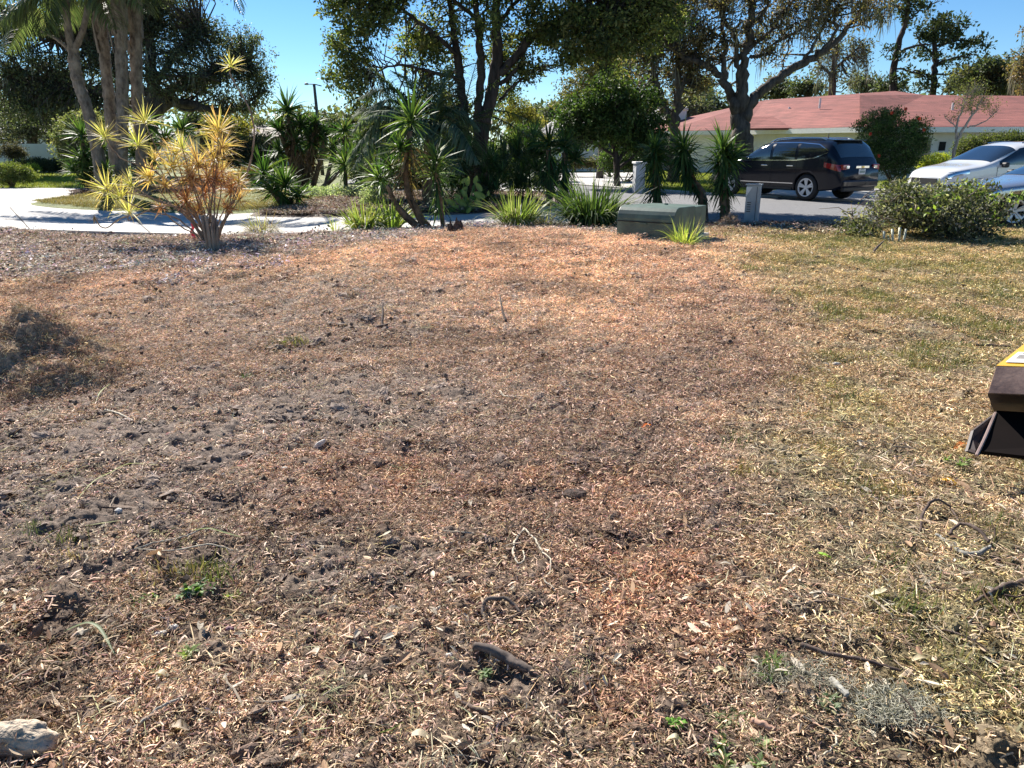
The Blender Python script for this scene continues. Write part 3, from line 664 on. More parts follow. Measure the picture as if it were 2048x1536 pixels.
tree('oak_tree', 'slimmer forked oak left of the big oak with browning leaves', 34, [
    ([(1347, 345), (1346, 290), (1353, 240), (1356, 190), (1357, 140), (1355, 80), (1362, 0)], [0.302, 0.197, 0.184, 0.17, 0.15, 0.109, 0.068]),
    ([(1347, 268), (1330, 225), (1322, 195), (1307, 155), (1300, 110), (1285, 50)], [0.129, 0.116, 0.109, 0.0884, 0.068, 0.034]),
    ([(1358, 175), (1378, 150), (1390, 110), (1410, 60)], [0.0884, 0.0748, 0.0612, 0.034]), ([(1356, 110), (1340, 60), (1320, 10)], [0.068, 0.0476, 0.0204])],
    [(1290, 60, 60, 60), (1340, 60, 50, 55), (1290, 140, 50, 45), (1340, 150, 40, 40, .8), (1385, 110, 35, 40), (1270, 190, 35, 35), (1330, 210, 30, 25, 1), (1390, 170, 28, 24), (1310, -30, 90, 50)],
    .95, BARK_OAK, BROWN+OAKC[:2], .13, 14, .34, keep=.38, tw=.026, frac=.9, mossb=.06, mossL=.7, wob=.05)
tree('round_tree', 'dense dark green round tree before the white house across the road', 31, [
    ([(1236, 345), (1232, 310), (1225, 280), (1210, 240)], [0.136, 0.109, 0.0884, 0.0544]), ([(1234, 325), (1262, 290), (1285, 260)], [0.0816, 0.068, 0.0408]), ([(1234, 315), (1195, 290), (1170, 270)], [0.068, 0.0544, 0.034]), ([(1240, 335), (1275, 305), (1300, 280)], [0.0612, 0.0476, 0.0272])],
    [(1165, 225, 55, 45), (1220, 195, 55, 45), (1270, 215, 60, 50), (1290, 265, 45, 40), (1240, 260, 70, 40), (1180, 262, 50, 32), (1140, 250, 32, 30), (1305, 300, 30, 26), (1150, 285, 26, 18)], 2.4, BARK_DARK, DKG, .15, 32, .33, var=.3, leafmat=GLOSSY)
tree('mossy_tree', 'tall olive brown tree rising behind the round dark tree', 40, [
    ([(1200, 345), (1205, 270), (1200, 200), (1190, 140)], [0.204, 0.17, 0.136, 0.068])],
    [(1165, 175, 40, 32), (1200, 150, 45, 45), (1140, 205, 28, 22), (1250, 160, 50, 50), (1220, 100, 60, 40)], 1.5, BARK_OAK, [(.13, .12, .045), (.10, .10, .04), (.16, .13, .055)], .16, 24, .5)
# live oak on the left
tree('live_oak', 'spreading live oak with low horizontal limbs behind the palms', 44, [
    ([(288, 350), (292, 290), (300, 240), (305, 190), (300, 120), (290, 40)], [.62, .5, .45, .35, .28, .15]),
    ([(302, 240), (340, 206), (395, 212), (440, 225), (480, 215), (520, 190)], [.32, .28, .23, .18, .12, .05]),
    ([(303, 225), (350, 175), (410, 150), (460, 140), (500, 130)], [.3, .24, .18, .12, .05]), ([(298, 245), (230, 200), (160, 170), (90, 155), (20, 150)], [.3, .24, .18, .12, .05]),
    ([(302, 180), (350, 110), (400, 60)], [.2, .15, .07]), ([(300, 190), (220, 120), (130, 80), (40, 60)], [.22, .17, .12, .06])],
    [(330, 60, 60, 60), (395, 95, 55, 50), (450, 110, 50, 45), (500, 120, 42, 50), (520, 165, 36, 32), (470, 175, 60, 42), (400, 170, 60, 42, 2), (340, 140, 60, 50, -2), (480, 75, 34, 24), (420, 60, 40, 22), (350, 20, 50, 40), (240, 120, 70, 60), (160, 150, 70, 60), (80, 160, 70, 60), (20, 190, 60, 60), (110, 215, 70, 40), (180, 220, 50, 40), (40, 90, 70, 60), (120, 60, 80, 60), (250, 40, 80, 60), (240, -30, 180, 60), (10, 30, 60, 60), (480, 212, 45, 18), (300, 200, 40, 30, 3)],
    .95, BARK_OAK, [(.08, .10, .065), (.08, .095, .06), (.045, .055, .035), (.115, .125, .08)], .15, 20, .44, var=.3, keep=.30, tw=.04, frac=.6, wob=.06, mossb=.04, mossL=.8)
tree('leafy_tree', 'dense tree with small pale flecked leaves behind the white wall', 56, [([(60, 345), (62, 300), (66, 250), (70, 200)], [.4, .35, .3, .2]), ([(95, 345), (96, 300), (104, 240)], [.2, .2, .12])],
    [(30, 240, 60, 45), (90, 235, 60, 50), (140, 215, 55, 50), (60, 190, 80, 45), (150, 270, 40, 22), (0, 290, 40, 30)], 1.2, BARK_OAK, [(.08, .09, .06), (.12, .13, .09), (.06, .07, .045), (.18, .18, .14)], .18, 34, .8, var=.35)
tree('flowering_shrub', 'tall pale olive shrub between the white wall and the leaning palm', 32, [([(165, 345), (160, 300), (150, 260)], [.08, .06, .03]), ([(168, 345), (175, 300), (185, 250)], [.08, .06, .03])],
    [(150, 265, 38, 30), (130, 290, 24, 26), (175, 245, 34, 26), (195, 270, 24, 40), (140, 315, 18, 20), (170, 300, 30, 36)], 2.4, BARK_DARK, [(.17, .18, .09), (.23, .23, .13), (.11, .13, .06)], .11, 24, .26, cat='shrub')
# distant trees
far = [(510, 270, 40, 26, 70, 0), (560, 260, 26, 20, 80, 1), (610, 240, 28, 18, 66, 1), (665, 250, 22, 20, 75, 0), (710, 235, 22, 30, 62, 1), (1060, 222, 16, 14, 80, 1), (1085, 228, 18, 12, 85, 0), (1105, 222, 18, 14, 75, 1), (1050, 250, 30, 26, 60, 2), (1380, 215, 34, 30, 60, 1), (1430, 215, 36, 26, 64, 0), (1395, 180, 30, 30, 70, 1), (1555, 175, 30, 20, 70, 1), (1610, 172, 34, 16, 66, 0), (1730, 165, 30, 16, 74, 1), (1780, 172, 30, 12, 70, 0), (1950, 160, 50, 26, 62, 1), (2000, 145, 44, 30, 66, 0), (2060, 160, 36, 40, 58, 1), (455, 250, 40, 24, 62, 2), (400, 240, 40, 20, 66, 0)]
LB = ['low rounded dark tree on the far skyline', 'grey green distant tree rising above the rooftops', 'yellow brown far tree peeping between the crowns']
FC = [[(.06, .075, .05), (.085, .10, .06)], [(.10, .115, .075), (.075, .085, .06), (.14, .145, .09)], [(.22, .20, .06), (.16, .15, .05)]]
ft = ['just right of the live oak crown', 'left of the street lamp pole', 'behind the tallest yucca', 'right of the street lamp pole', 'left of the drooping silver palm', 'in the gap of sky at centre', 'above the grey gable', 'beside the round dark tree', 'behind the right stem of the central tree', 'behind the house chimney', 'between the two oaks', 'high above the chimney', 'right of the big oak trunk', 'over the left ridge of the red roof', 'left of the tall pine trunk', 'at the foot of the tall pine trunk', 'over the right ridge of the red roof', 'at the right end of the red roof', 'at the right edge of the photo', 'behind the top of the yellow leaved plant', 'under the live oak limbs']
for k, (px, py_, rx, ry, Y, kd) in enumerate(far):
    tree('distant_tree', LB[kd].replace('far skyline', 'skyline')+' '+ft[k], Y, [([(px, 300), (px+4, py_+ry*.6), (px-3, py_)], [.25, .2, .08])],
         [(px, py_, rx, ry), (px-rx*.5, py_+ry*.5, rx*.6, ry*.7), (px+rx*.5, py_+ry*.6, rx*.6, ry*.7)], 2.6, BARK_OAK, FC[kd], .34, 24, .8, var=.3, frac=.3, group='distant trees on the skyline', tw=.04, keep=.28)
# pines and mossy tree right
def pine(label, Y, limbs, blobs, dens=2.2, mossb=None):
    t = tree('pine_tree', label, Y, limbs, blobs, dens, BARK_DARK, PINE, .30, 46, .62, var=.25, tw=.035, frac=1, mossb=mossb, mossL=1.8, cat='pine tree', leafmat=foliage_mat('pine_needles', .2, .6, .2), wob=.08, droop=-.3, group='pines behind the red roof')
    return t
pine('tall thin leaning pine whose bare trunk crosses the sky left of the broad pine', 62, [([(1779, 300), (1783, 180), (1795, 110), (1808, 50), (1822, 0), (1835, -60)], [.3, .27, .22, .18, .15, .1]), ([(1799, 105), (1830, 92), (1862, 88)], [.12, .08, .04]), ([(1785, 135), (1820, 142), (1855, 155)], [.08, .07, .03]), ([(1812, 40), (1850, 15), (1880, 0)], [.08, .06, .02]), ([(1800, 90), (1780, 100), (1772, 120)], [.06, .05, .02]), ([(1815, 25), (1790, 10), (1770, 5)], [.07, .05, .02])],
     [(1825, 25, 22, 18), (1795, 12, 22, 14), (1860, 5, 22, 14), (1778, 118, 18, 18), (1790, 150, 24, 14), (1822, 0, 40, 14)], 1.1, .12)
pine('broad crowned pine standing alone against the blue sky at right', 64, [([(1862, 300), (1866, 180), (1870, 120), (1868, 70), (1875, 40)], [.3, .25, .2, .15, .06]), ([(1868, 130), (1900, 118), (1945, 110)], [.1, .08, .03]), ([(1868, 95), (1910, 80), (1950, 85)], [.1, .08, .03]), ([(1868, 110), (1835, 80), (1845, 50)], [.09, .07, .03]), ([(1866, 160), (1835, 140), (1815, 150)], [.08, .06, .03]), ([(1866, 150), (1900, 145), (1925, 120)], [.08, .06, .03])],
     [(1860, 48, 34, 18), (1900, 50, 36, 20), (1935, 72, 30, 16), (1955, 95, 18, 10), (1848, 72, 20, 14), (1905, 88, 30, 12), (1880, 70, 30, 14), (1935, 108, 22, 8), (1870, 110, 24, 10), (1895, 125, 26, 9), (1840, 105, 16, 8), (1870, 175, 40, 8), (1910, 160, 30, 8), (1845, 150, 14, 8)], 1.5)
tree('mossy_tree', 'grey tree draped in long moss behind the red roof right of the big oak', 58, [([(1662, 300), (1664, 180), (1668, 130), (1672, 90)], [.3, .25, .2, .1]), ([(1668, 140), (1700, 110), (1725, 90)], [.12, .08, .04]), ([(1666, 150), (1640, 130), (1630, 100)], [.1, .08, .04])],
     [(1665, 95, 30, 22), (1700, 100, 34, 26), (1725, 120, 22, 20), (1650, 145, 28, 22), (1690, 150, 34, 20), (1720, 85, 20, 16)], .7, BARK_OAK, [(.11, .115, .085), (.15, .15, .11), (.07, .075, .05)], .22, 20, .6, keep=.35, tw=.04, frac=1, mossb=.35, mossL=1.5, mossn=12)
tree('mossy_tree', 'brown mossy tree cut by the right edge of the photo', 50, [([(2075, 300), (2070, 180), (2062, 100), (2055, 60)], [.3, .25, .18, .1])],
     [(2050, 120, 30, 26), (2060, 60, 22, 12), (2035, 135, 18, 22), (2070, 160, 40, 30)], 1.1, BARK_OAK, BROWN, .2, 24, .55, mossb=.25, mossL=1.4)
tree('evergreen_tree', 'dark spreading evergreen rising behind the right half of the red roof', 56, [([(1975, 300), (1972, 200), (1975, 150)], [.3, .25, .12])],
     [(1940, 150, 34, 16), (1985, 135, 30, 18), (2010, 165, 34, 22), (1960, 175, 50, 14), (1995, 150, 36, 20)], 2.6, BARK_DARK, OAKC, .22, 30, .55)
# ------------------------------------------------------------------ rosette plants
def rosette(mb, c, r, n=70, wd=.022, cols=None, lo=-.9, hi=1.0, droop=.7, colt=None, axis=(0, 0, 1), k=4, var=.18, tip=.04):
    """sword leaves round a point; lo..hi = sine of the lowest and highest leaf angle"""
    a = rg.random(n)*6.283; s_ = lo+(hi-lo)*rg.random(n)**.75; q = np.sqrt(np.clip(1-s_**2, 0, 1))
    D = np.stack([np.cos(a)*q, np.sin(a)*q, s_], -1)
    ax = Vector(axis).normalized(); D = D@np.array(Vector((0, 0, 1)).rotation_difference(ax).to_matrix()).T
    P = np.array(tuple(c))+D*r*.06+np.array(tuple(ax))*rg.uniform(-.12, .12, (n, 1))*r
    cl = palette(n, cols, var); ct = palette(n, colt, var) if colt is not None else None
    mb.blades(P, D, r*rg.uniform(.75, 1.25, n), wd*rg.uniform(.8, 1.2, n), droop*rg.uniform(.2, 1.4, n), cl, k, tip, .6, 1., colt=ct, roll=rg.normal(0, .4, n))
def skirt(mb, top, bot, r, n, wd, cols):
    """old leaves hanging down round a stem"""
    t = rg.random(n)[:, None]; P = np.array(tuple(top))*(1-t)+np.array(tuple(bot))*t
    a = rg.random(n)*6.283; q = rg.uniform(.35, 1.1, n); D = np.stack([np.cos(a)*q, np.sin(a)*q, rg.uniform(-.9, .1, n)], -1)
    mb.blades(P, D, r*rg.uniform(.7, 1.2, n), wd*rg.uniform(.7, 1.2, n), rg.uniform(.8, 2.2, n), palette(n, cols, .22), 3, .06, .6, 1.)
YG = [(.05, .10, .025), (.075, .135, .035), (.035, .075, .022), (.12, .17, .05)]
YD = [(.035, .075, .025), (.05, .10, .03), (.075, .12, .04)]
DEADL = [(.16, .11, .065), (.10, .07, .04), (.22, .16, .09)]
def yucca(label, Y, heads, stems, wd=.045, skirts=(), cols=YG, n=80, lo=-.5, group='spiky yuccas', name='yucca', z0=0.02, dead=DEADL, droop=.6, bk=None, mat=None):
    """heads: (px,py,radius_px[,dY]); stems: (list of px pts, radii m)"""
    b0 = W(stems[0][0][0][0], stems[0][0][0][1], Y); b0.z = z0
    t = thing(name, label, 'yucca', b0, group)
    for pts, rr in stems:
        P = cpath(pts, Y); P[0].z = z0-.05
        P, r = refine(P, list(np.interp(np.linspace(0, 1, len(P)), np.linspace(0, 1, len(rr)), rr)), 4, .006)
        MB().tube(P, r, 9, None, .25, True, int(pts[0][0])).build('stem', bk or BARK_YUC, t, True)
    for q in heads:
        dY = q[3] if len(q) > 3 else 0; mb = MB(); s_ = mpp(Y+dY)
        rosette(mb, W(q[0], q[1], Y+dY), q[2]*s_, n, wd, cols, lo, 1., droop)
        mb.build('leaf_rosette', mat or GLOSSY, t)
    for (a, b_, r, m_) in skirts:
        mb = MB(); skirt(mb, W(a[0], a[1], Y), W(b_[0], b_[1], Y), r*mpp(Y), m_, wd*.9, dead); mb.build('hanging_leaves', DRY if dead is DEADL else GLOSSY, t)
    return t
yucca('tall yucca with leaning trunk and drooping lower leaves at the bed edge', 14.7, [(822, 245, 64), (783, 335, 40, .3), (760, 360, 52, .5), (800, 300, 44, -.2)], [([(862, 468), (838, 430), (815, 380), (812, 330), (820, 262)], [.10, .075, .06, .05, .045]), ([(850, 466), (800, 420), (775, 370)], [.07, .06, .04])], .042, [((820, 270), (815, 340), 60, 60), ((812, 330), (815, 390), 55, 50)], n=85)
yucca('slim yucca with one head right of the leaning yucca', 14.5, [(872, 322, 54), (868, 350, 46)], [([(886, 458), (880, 400), (872, 335)], [.045, .04, .035])], .04, [((872, 350), (880, 420), 55, 70)], cols=YG+[(.2, .25, .08)], dead=YD, n=60)
yucca('low sprawling yucca with dried skirts on the island bed', 19.5, [(528, 350, 52), (570, 372, 46, -.5), (548, 385, 42), (596, 392, 38)], [([(575, 414), (555, 395), (530, 365)], [.1, .08, .06]), ([(582, 416), (580, 395)], [.08, .06])], .05, [((560, 380), (578, 412), 55, 110)], n=90, dead=YD)
yucca('tallest yucca clump on the skyline with dark brown skirts', 31, [(575, 222, 42), (560, 262, 36), (602, 252, 30), (630, 250, 26), (648, 274, 28), (590, 285, 36), (622, 285, 36), (560, 305, 30)], [([(600, 372), (590, 300), (575, 232)], [.14, .11, .09]), ([(612, 372), (622, 300), (635, 240)], [.13, .1, .08]), ([(596, 372), (580, 320), (562, 270)], [.12, .1, .08]), ([(625, 372), (645, 310), (650, 272)], [.12, .1, .07])], .07, [((577, 240), (592, 340), 26, 240), ((635, 250), (618, 350), 26, 240), ((600, 290), (605, 360), 30, 160)], cols=YD, n=100, lo=-.7)
yucca('yucca clump with bare red brown trunk right of the tallest yuccas', 30, [(688, 262, 34), (664, 300, 30), (700, 300, 26), (724, 280, 28, 2)], [([(640, 372), (690, 330), (690, 272)], [.1, .09, .08]), ([(650, 372), (664, 312)], [.1, .07])], .06, [((690, 272), (688, 300), 26, 40)], cols=YD+[(.12, .15, .05)], n=80)
yucca('bright green low yucca before the dark clump', 24, [(690, 330, 46), (708, 322, 36, .5)], [([(692, 368), (690, 335)], [.07, .06])], .05, [((690, 332), (692, 358), 36, 24)], n=90, dead=YG)
yucca('two shaggy dark yuccas right of the central thicket', 20.5, [(1098, 290, 44), (1128, 296, 40), (1080, 310, 34, 1), (1150, 320, 30)], [([(1098, 405), (1100, 350), (1098, 300)], [.10, .09, .07]), ([(1132, 402), (1130, 350), (1128, 305)], [.09, .08, .07])], .05, [((1098, 300), (1100, 380), 46, 170), ((1128, 310), (1130, 380), 44, 170)], cols=YD, n=90, dead=YD)
yucca('shaggy yucca behind the green utility box, leftmost of three', 17.2, [(1310, 300, 42), (1306, 318, 40)], [([(1318, 414), (1312, 370), (1310, 305)], [.10, .085, .06])], .045, [((1310, 305), (1314, 400), 48, 220)], cols=YG+YD, n=80, dead=YD, group='three shaggy yuccas by the kerb', lo=-.8)
yucca('shaggy yucca with trunk bent to the right, middle of three', 16.9, [(1366, 295, 46), (1368, 315, 44)], [([(1412, 418), (1402, 385), (1378, 350), (1368, 300)], [.09, .085, .075, .06])], .045, [((1367, 300), (1376, 350), 50, 200), ((1378, 350), (1408, 405), 26, 90)], cols=YG+YD, n=80, dead=YD, group='three shaggy yuccas by the kerb', lo=-.8)
yucca('shaggy yucca beside the grey pedestal, rightmost of three', 16.0, [(1446, 300, 50), (1443, 322, 46), (1462, 318, 36)], [([(1452, 452), (1448, 400), (1444, 350), (1446, 305)], [.12, .09, .08, .06])], .045, [((1446, 310), (1448, 380), 50, 210), ((1448, 370), (1450, 440), 26, 80)], cols=YG+YD, n=85, dead=YD, group='three shaggy yuccas by the kerb', lo=-.8)
yucca('large yucca thicket behind the palm trunks', 27, [(165, 275, 42), (200, 300, 40), (165, 320, 36), (190, 345, 34), (285, 250, 40), (300, 290, 42), (270, 310, 40), (330, 285, 36), (215, 335, 34), (365, 262, 30), (290, 335, 34), (150, 345, 28), (240, 330, 36), (175, 365, 24)], [([(175, 378), (170, 330), (165, 285)], [.08, .07, .06]), ([(290, 378), (288, 320), (285, 260)], [.08, .07, .06]), ([(230, 378), (215, 345)], [.08, .06])], .06, [((165, 290), (172, 365), 34, 150), ((290, 280), (290, 365), 40, 220), ((220, 300), (225, 368), 36, 160)], cols=YG+YD, n=90, dead=YD)
yucca('small yucca at the foot of the leaning palm', 22.5, [(218, 355, 26), (212, 338, 22)], [([(215, 378), (216, 358)], [.05, .04])], .035, (), n=60)

# ------------------------------------------------------------------ yellow and red dracaena in the foreground
DY_ = 12.9
t = thing('dracaena', 'spiky yellow and red leaved shrub with many thin bare stems', 'shrub', Gh(425, 508))
heads = [(290, 238, 40, 0), (207, 268, 34, 0), (275, 285, 40, 0), (365, 292, 34, 0), (465, 130, 26, 0), (438, 255, 40, 1), (443, 285, 40, 2), (428, 312, 42, 2), (395, 322, 38, 2), (345, 330, 38, 1), (205, 375, 42, 0), (235, 388, 40, 0), (262, 365, 34, 0), (258, 418, 50, 0), (322, 408, 18, 3), (462, 375, 34, 3), (478, 392, 26, 2), (385, 355, 40, 3), (410, 380, 36, 3), (350, 300, 30, 1), (415, 350, 44, 3), (372, 395, 30, 3), (300, 350, 30, 1), (445, 340, 34, 2), (478, 355, 24, 2), (470, 365, 28, 3), (330, 365, 26, 2), (395, 415, 26, 3), (455, 410, 22, 3), (310, 310, 24, 1), (380, 340, 34, 2), (432, 350, 30, 3)]
DC = [([(.46, .42, .12), (.58, .50, .20), (.30, .33, .09)], [(.56, .42, .26), (.52, .46, .24)]), ([(.55, .42, .15), (.44, .34, .13)], [(.56, .33, .22), (.52, .42, .24)]), ([(.50, .32, .12), (.56, .42, .18), (.26, .15, .07)], [(.52, .34, .24), (.6, .48, .26)]), ([(.36, .15, .08), (.48, .28, .14), (.18, .09, .06)], [(.48, .27, .2), (.34, .13, .11)])]
paths = {0: [(420, 500), (395, 440), (345, 360), (300, 270), (290, 245)], 1: [(415, 500), (380, 430), (320, 350), (240, 315), (210, 275)], 4: [(432, 500), (455, 430), (500, 330), (505, 240), (478, 180), (462, 150), (462, 133)], 10: [(412, 500), (370, 430), (300, 395), (215, 380)], 11: [(410, 500), (360, 440), (290, 420), (240, 395)], 13: [(414, 498), (372, 425), (330, 412), (285, 425), (258, 440), (258, 425)], 12: [(412, 500), (370, 425), (310, 400), (265, 372)], 2: [(415, 500), (390, 420), (345, 370), (285, 320), (276, 292)]}
sm_ = bark('dracaena_bark', (.30, .23, .17), (.16, .11, .08), 12, .006)
for k, (px, py_, r, kd) in enumerate(heads):
    dY = rnd.uniform(-.45, .45); e_ = W(px, py_, DY_+dY)
    pt = paths.get(k)
    if pt is None: pt = [(426+rnd.uniform(-10, 10), 502), ((424*3+px)/4+rnd.uniform(-8, 8), (502*2+py_)/3), ((424+px*2)/3+rnd.uniform(-8, 8), (502+py_*2)/3+8), (px, py_+8)]
    n_ = len(pt); P = [W(a, b_, DY_+dY*(i_/(n_-1))) for i_, (a, b_) in enumerate(pt)]
    P[0] = gz(P[0], -.02)
    if P[-1].z < 0.05: P[-1].z = .08
    P, rr = refine(P, list(np.linspace(.015 if k != 4 else .02, .009, n_)), 5, .006)
    MB().tube(P, rr, 7, None, .15, True, k).build('stem', sm_, t, True)
    mb = MB(); c1, c2 = DC[kd]; ax = (P[-1]-P[-3]).normalized()+Vector((0, 0, .8))
    rosette(mb, P[-1], r*mpp(DY_)*1.06, (60 if kd == 0 else 95) if r > 28 else 50, .015 if kd == 0 else .017, c1, -.45 if kd < 2 else -.7, 1, .35, c2, axis=ax, k=3, var=.2, tip=.08)
    mb.build('leaf_rosette', LEAF, t)
b_ = W(258, 432, DY_); P = [b_, W(235, 440, DY_), W(215, 455, DY_), W(200, 452, DY_), W(188, 432, DY_)]
P, rr = refine(P, [.012, .011, .01, .01, .008], 5, .004); MB().tube(P, rr, 6, None, .1).build('stem', sm_, t, True)
mb = MB(); rosette(mb, P[-1], .17, 12, .012, DEADL, -1, .1, .6, k=3); mb.build('dry_leaves', DRY, t)
mb = MB(); skirt(mb, W(425, 395, DY_), W(425, 470, DY_), .3, 30, .010, [(.20, .12, .08), (.14, .08, .06), (.26, .19, .13)]); mb.build('dry_leaves', DRY, t)
mb = MB(); q = Gh(428, 508); 
for k in range(16):
    a = k*2.4; r_ = .02+.06*math.sqrt(k/16); mb.tube([(q.x+math.cos(a)*r_*1.3, q.y+math.sin(a)*r_, -.04), (q.x+math.cos(a)*r_, q.y+math.sin(a)*r_, .12), (q.x+math.cos(a)*r_*1.1, q.y+math.sin(a)*r_, .3), (q.x+math.cos(a)*r_*1.5, q.y+math.sin(a)*r_*1.2, rnd.uniform(.4, .62))], [.045, .032, .026, .018], 8, None, .3, True, k)
mb.build('root_crown', sm_, t, True)

# ------------------------------------------------------------------ palms
def frond(mb, P, L, wd, droop_leaf, col, n=60, col2=None, rachis=None, spread=1.0, rmb=None, fwd=.55):
    """P = list of Vectors along the rachis; leaflets both sides"""
    Q, _ = refine(P, [1]*len(P), 8, 0); Q = np.array([tuple(q) for q in Q]); d = np.linalg.norm(np.diff(Q, axis=0), axis=1); s_ = np.concatenate([[0], np.cumsum(d)]); s_ /= s_[-1]
    t = np.linspace(.10, 1, n); C = np.stack([np.interp(t, s_, Q[:, i]) for i in range(3)], -1)
    T = np.gradient(C, axis=0); T /= np.linalg.norm(T, axis=1)[:, None]
    sd = np.cross(T, np.array([0, 0, 1.])); sd /= np.linalg.norm(sd, axis=1)[:, None]+1e-9; up = np.cross(sd, T)
    ll = L*np.sin(np.clip(t*.9+.12, 0, 1)*np.pi)**.6
    for sg in (-1, 1):
        D = sd*sg*spread+T*fwd+up*rg.normal(.12, .14, n)[:, None]
        mb.blades(C, D, ll*rg.uniform(.8, 1.15, n), wd, droop_leaf*rg.uniform(.7, 1.3, n), palette(n, col, .15), 4, .05, .6, 1., colt=None if col2 is None else palette(n, col2, .15))
    (rmb or mb).tube([tuple(q) for q in Q[::2]], list(np.linspace(.022, .006, len(Q[::2]))), 5, np.array(col[0])*1.5)
def palm_tree(label, Y, pts, rr, crown_c=None, fr=(), group='queen palms on the grass island', boots=0):
    P = cpath(pts, Y); P[0].z = .02; t = thing('palm_tree', label, 'palm tree', (P[0].x, P[0].y, 0.02), group)
    P, r = refine(P, rr, 14, .008); r = [q*(1+.03*math.sin(k*2.2)+rnd.gauss(0, .02)) for k, q in enumerate(r)]
    MB().tube(P, r, 20, None, .10, True, int(pts[0][0])).build('trunk', BARK_PALM, t, True)
    if boots:
        for k in range(boots):                       # old leaf bases clinging to the trunk
            a = 1.9*k; j = len(P)-1-int(k*(len(P)*.45)/boots); c = P[j]; d = Vector((math.cos(a), math.sin(a), 0)); s_ = Vector((-d.y, d.x, 0)); rr_ = r[j]
            L_ = rnd.uniform(.45, .95); w_ = rr_*rnd.uniform(.5, .8)
            b1 = c+d*(rr_*.93)
            pts_ = [b1-s_*w_, b1+s_*w_, b1+s_*w_*.55+d*.05+Vector((0, 0, L_)), b1-s_*w_*.55+d*.05+Vector((0, 0, L_))]
            MB().prism(pts_, d*.03).build('leaf_base', BARK_PALM, t)
    return t, P[-1]
PC = [(.075, .10, .045), (.11, .135, .065), (.055, .075, .035)]
t1, _ = palm_tree('tallest straight palm trunk in front of its two neighbours', 23, [(240, 395), (243, 300), (245, 200), (242, 100), (240, 20), (238, -80)], [.20, .175, .165, .16, .175, .18], boots=16)
t2, _ = palm_tree('palm trunk close behind on the right of the tallest one', 23.6, [(290, 392), (283, 300), (275, 200), (272, 100), (270, 20), (268, -90)], [.19, .17, .17, .17, .17, .16], boots=13)
t3, _ = palm_tree('palm trunk close behind on the left of the tallest one', 23.9, [(236, 392), (228, 300), (218, 200), (208, 100), (199, 20), (190, -90)], [.19, .17, .16, .155, .17, .17], boots=13)
t4, top4 = palm_tree('slender palm leaning left and forked near the top', 22.6, [(212, 392), (196, 310), (175, 220), (157, 165), (146, 110)], [.20, .17, .155, .155, .15])
P = cpath([(148, 118), (143, 90), (136, 55), (132, 10), (130, -60)], 22.6); P, r = refine(P, [.14, .11, .10, .09, .09], 6, .004); MB().tube(P, r, 12, None, .08).build('trunk', BARK_PALM, t4, True)
P = cpath([(147, 120), (152, 95), (164, 65), (175, 20), (180, -60)], 22.6); P, r = refine(P, [.11, .09, .08, .08, .08], 6, .004); MB().tube(P, r, 12, None, .08).build('trunk', BARK_PALM, t4, True)
P = cpath([(144, 112), (130, 92), (108, 75), (82, 62)], 22.6); P, r = refine(P, [.05, .045, .04, .03], 6, .004); MB().tube(P, r, 8, None, .08).build('branch', BARK_PALM, t4, True)
# fronds of the crowns (their tops are above the view), hanging into it
def fr_set(t, Y, specs, L=.95, col=PC):
    for (a, b_, c, dY) in specs:
        mb = MB(); rr = MB(); P = [W(a[0], a[1], Y), W(b_[0], b_[1], Y+dY*.6), W(c[0], c[1], Y+dY)]
        frond(mb, P, L, .035, 1.9, col, 70); mb.build('frond', LEAF, t)
fr_set(t4, 22.6, [((132, -40), (70, -10), (-20, 60), -1), ((132, -40), (80, -30), (30, 50), -.5), ((132, -50), (60, 20), (10, 110), .8), ((175, -50), (200, -20), (235, 60), -1), ((130, -40), (100, -10), (85, 70), -1.2), ((130, -60), (20, -40), (-60, 30), .5), ((178, -50), (150, -10), (120, 60), 1), ((175, -60), (190, -40), (190, 50), 1.5)])
fr_set(t1, 23, [((238, -80), (270, -90), (310, 10), -1), ((238, -80), (210, -90), (160, 10), -1), ((238, -80), (240, -60), (300, 30), -1.5)])
fr_set(t2, 23.6, [((262, -90), (340, -110), (420, -30), -.5), ((262, -90), (370, -120), (480, -10), -1.5), ((262, -90), (300, -60), (345, 0), -1)])
fr_set(t3, 23.9, [((200, -90), (150, -80), (90, 10), -.5), ((200, -90), (190, -60), (215, 30), -1)])
fr_set(t2, 23.6, [((262, -95), (410, -120), (488, 36), -.8)], .9, [(.04, .06, .03)])
# silvery arching palm
t = thing('silver_palm', 'arching pindo palm with silvery grey green fronds left of the central trees', 'palm tree', (W(862, 395, 20).x, 20, .02))
SC = [(.12, .16, .10), (.17, .21, .14), (.08, .12, .065)]
P = cpath([(862, 395), (860, 340), (862, 280)], 20); P[0].z = 0; P, r = refine(P, [.2, .2, .16], 5, .01); MB().tube(P, r, 12, None, .3).build('trunk', BARK_YUC, t, True)
for (b_, c, dY) in [((770, 235), (690, 330), -.8), ((780, 200), (700, 270), -.3), ((760, 260), (700, 345), -1.2), ((800, 190), (735, 130), .2), ((790, 180), (715, 200), .3), ((830, 180), (780, 140), .8), ((880, 190), (905, 130), .5), ((900, 220), (960, 260), .3), ((785, 250), (740, 350), -1.4), ((820, 260), (790, 360), -1.5), ((860, 200), (850, 150), 1.2), ((910, 250), (960, 330), -1), ((890, 270), (930, 350), -1.3), ((800, 220), (720, 240), -1), ((770, 215), (705, 235), .6)]:
    mb = MB(); frond(mb, [W(862, 278, 20), W(b_[0], b_[1], 20+dY*.5), W(c[0], c[1], 20+dY)], .78, .036, 1.3, SC, 95); mb.build('frond', foliage_mat('matte_frond', .35, .75, .12), t)
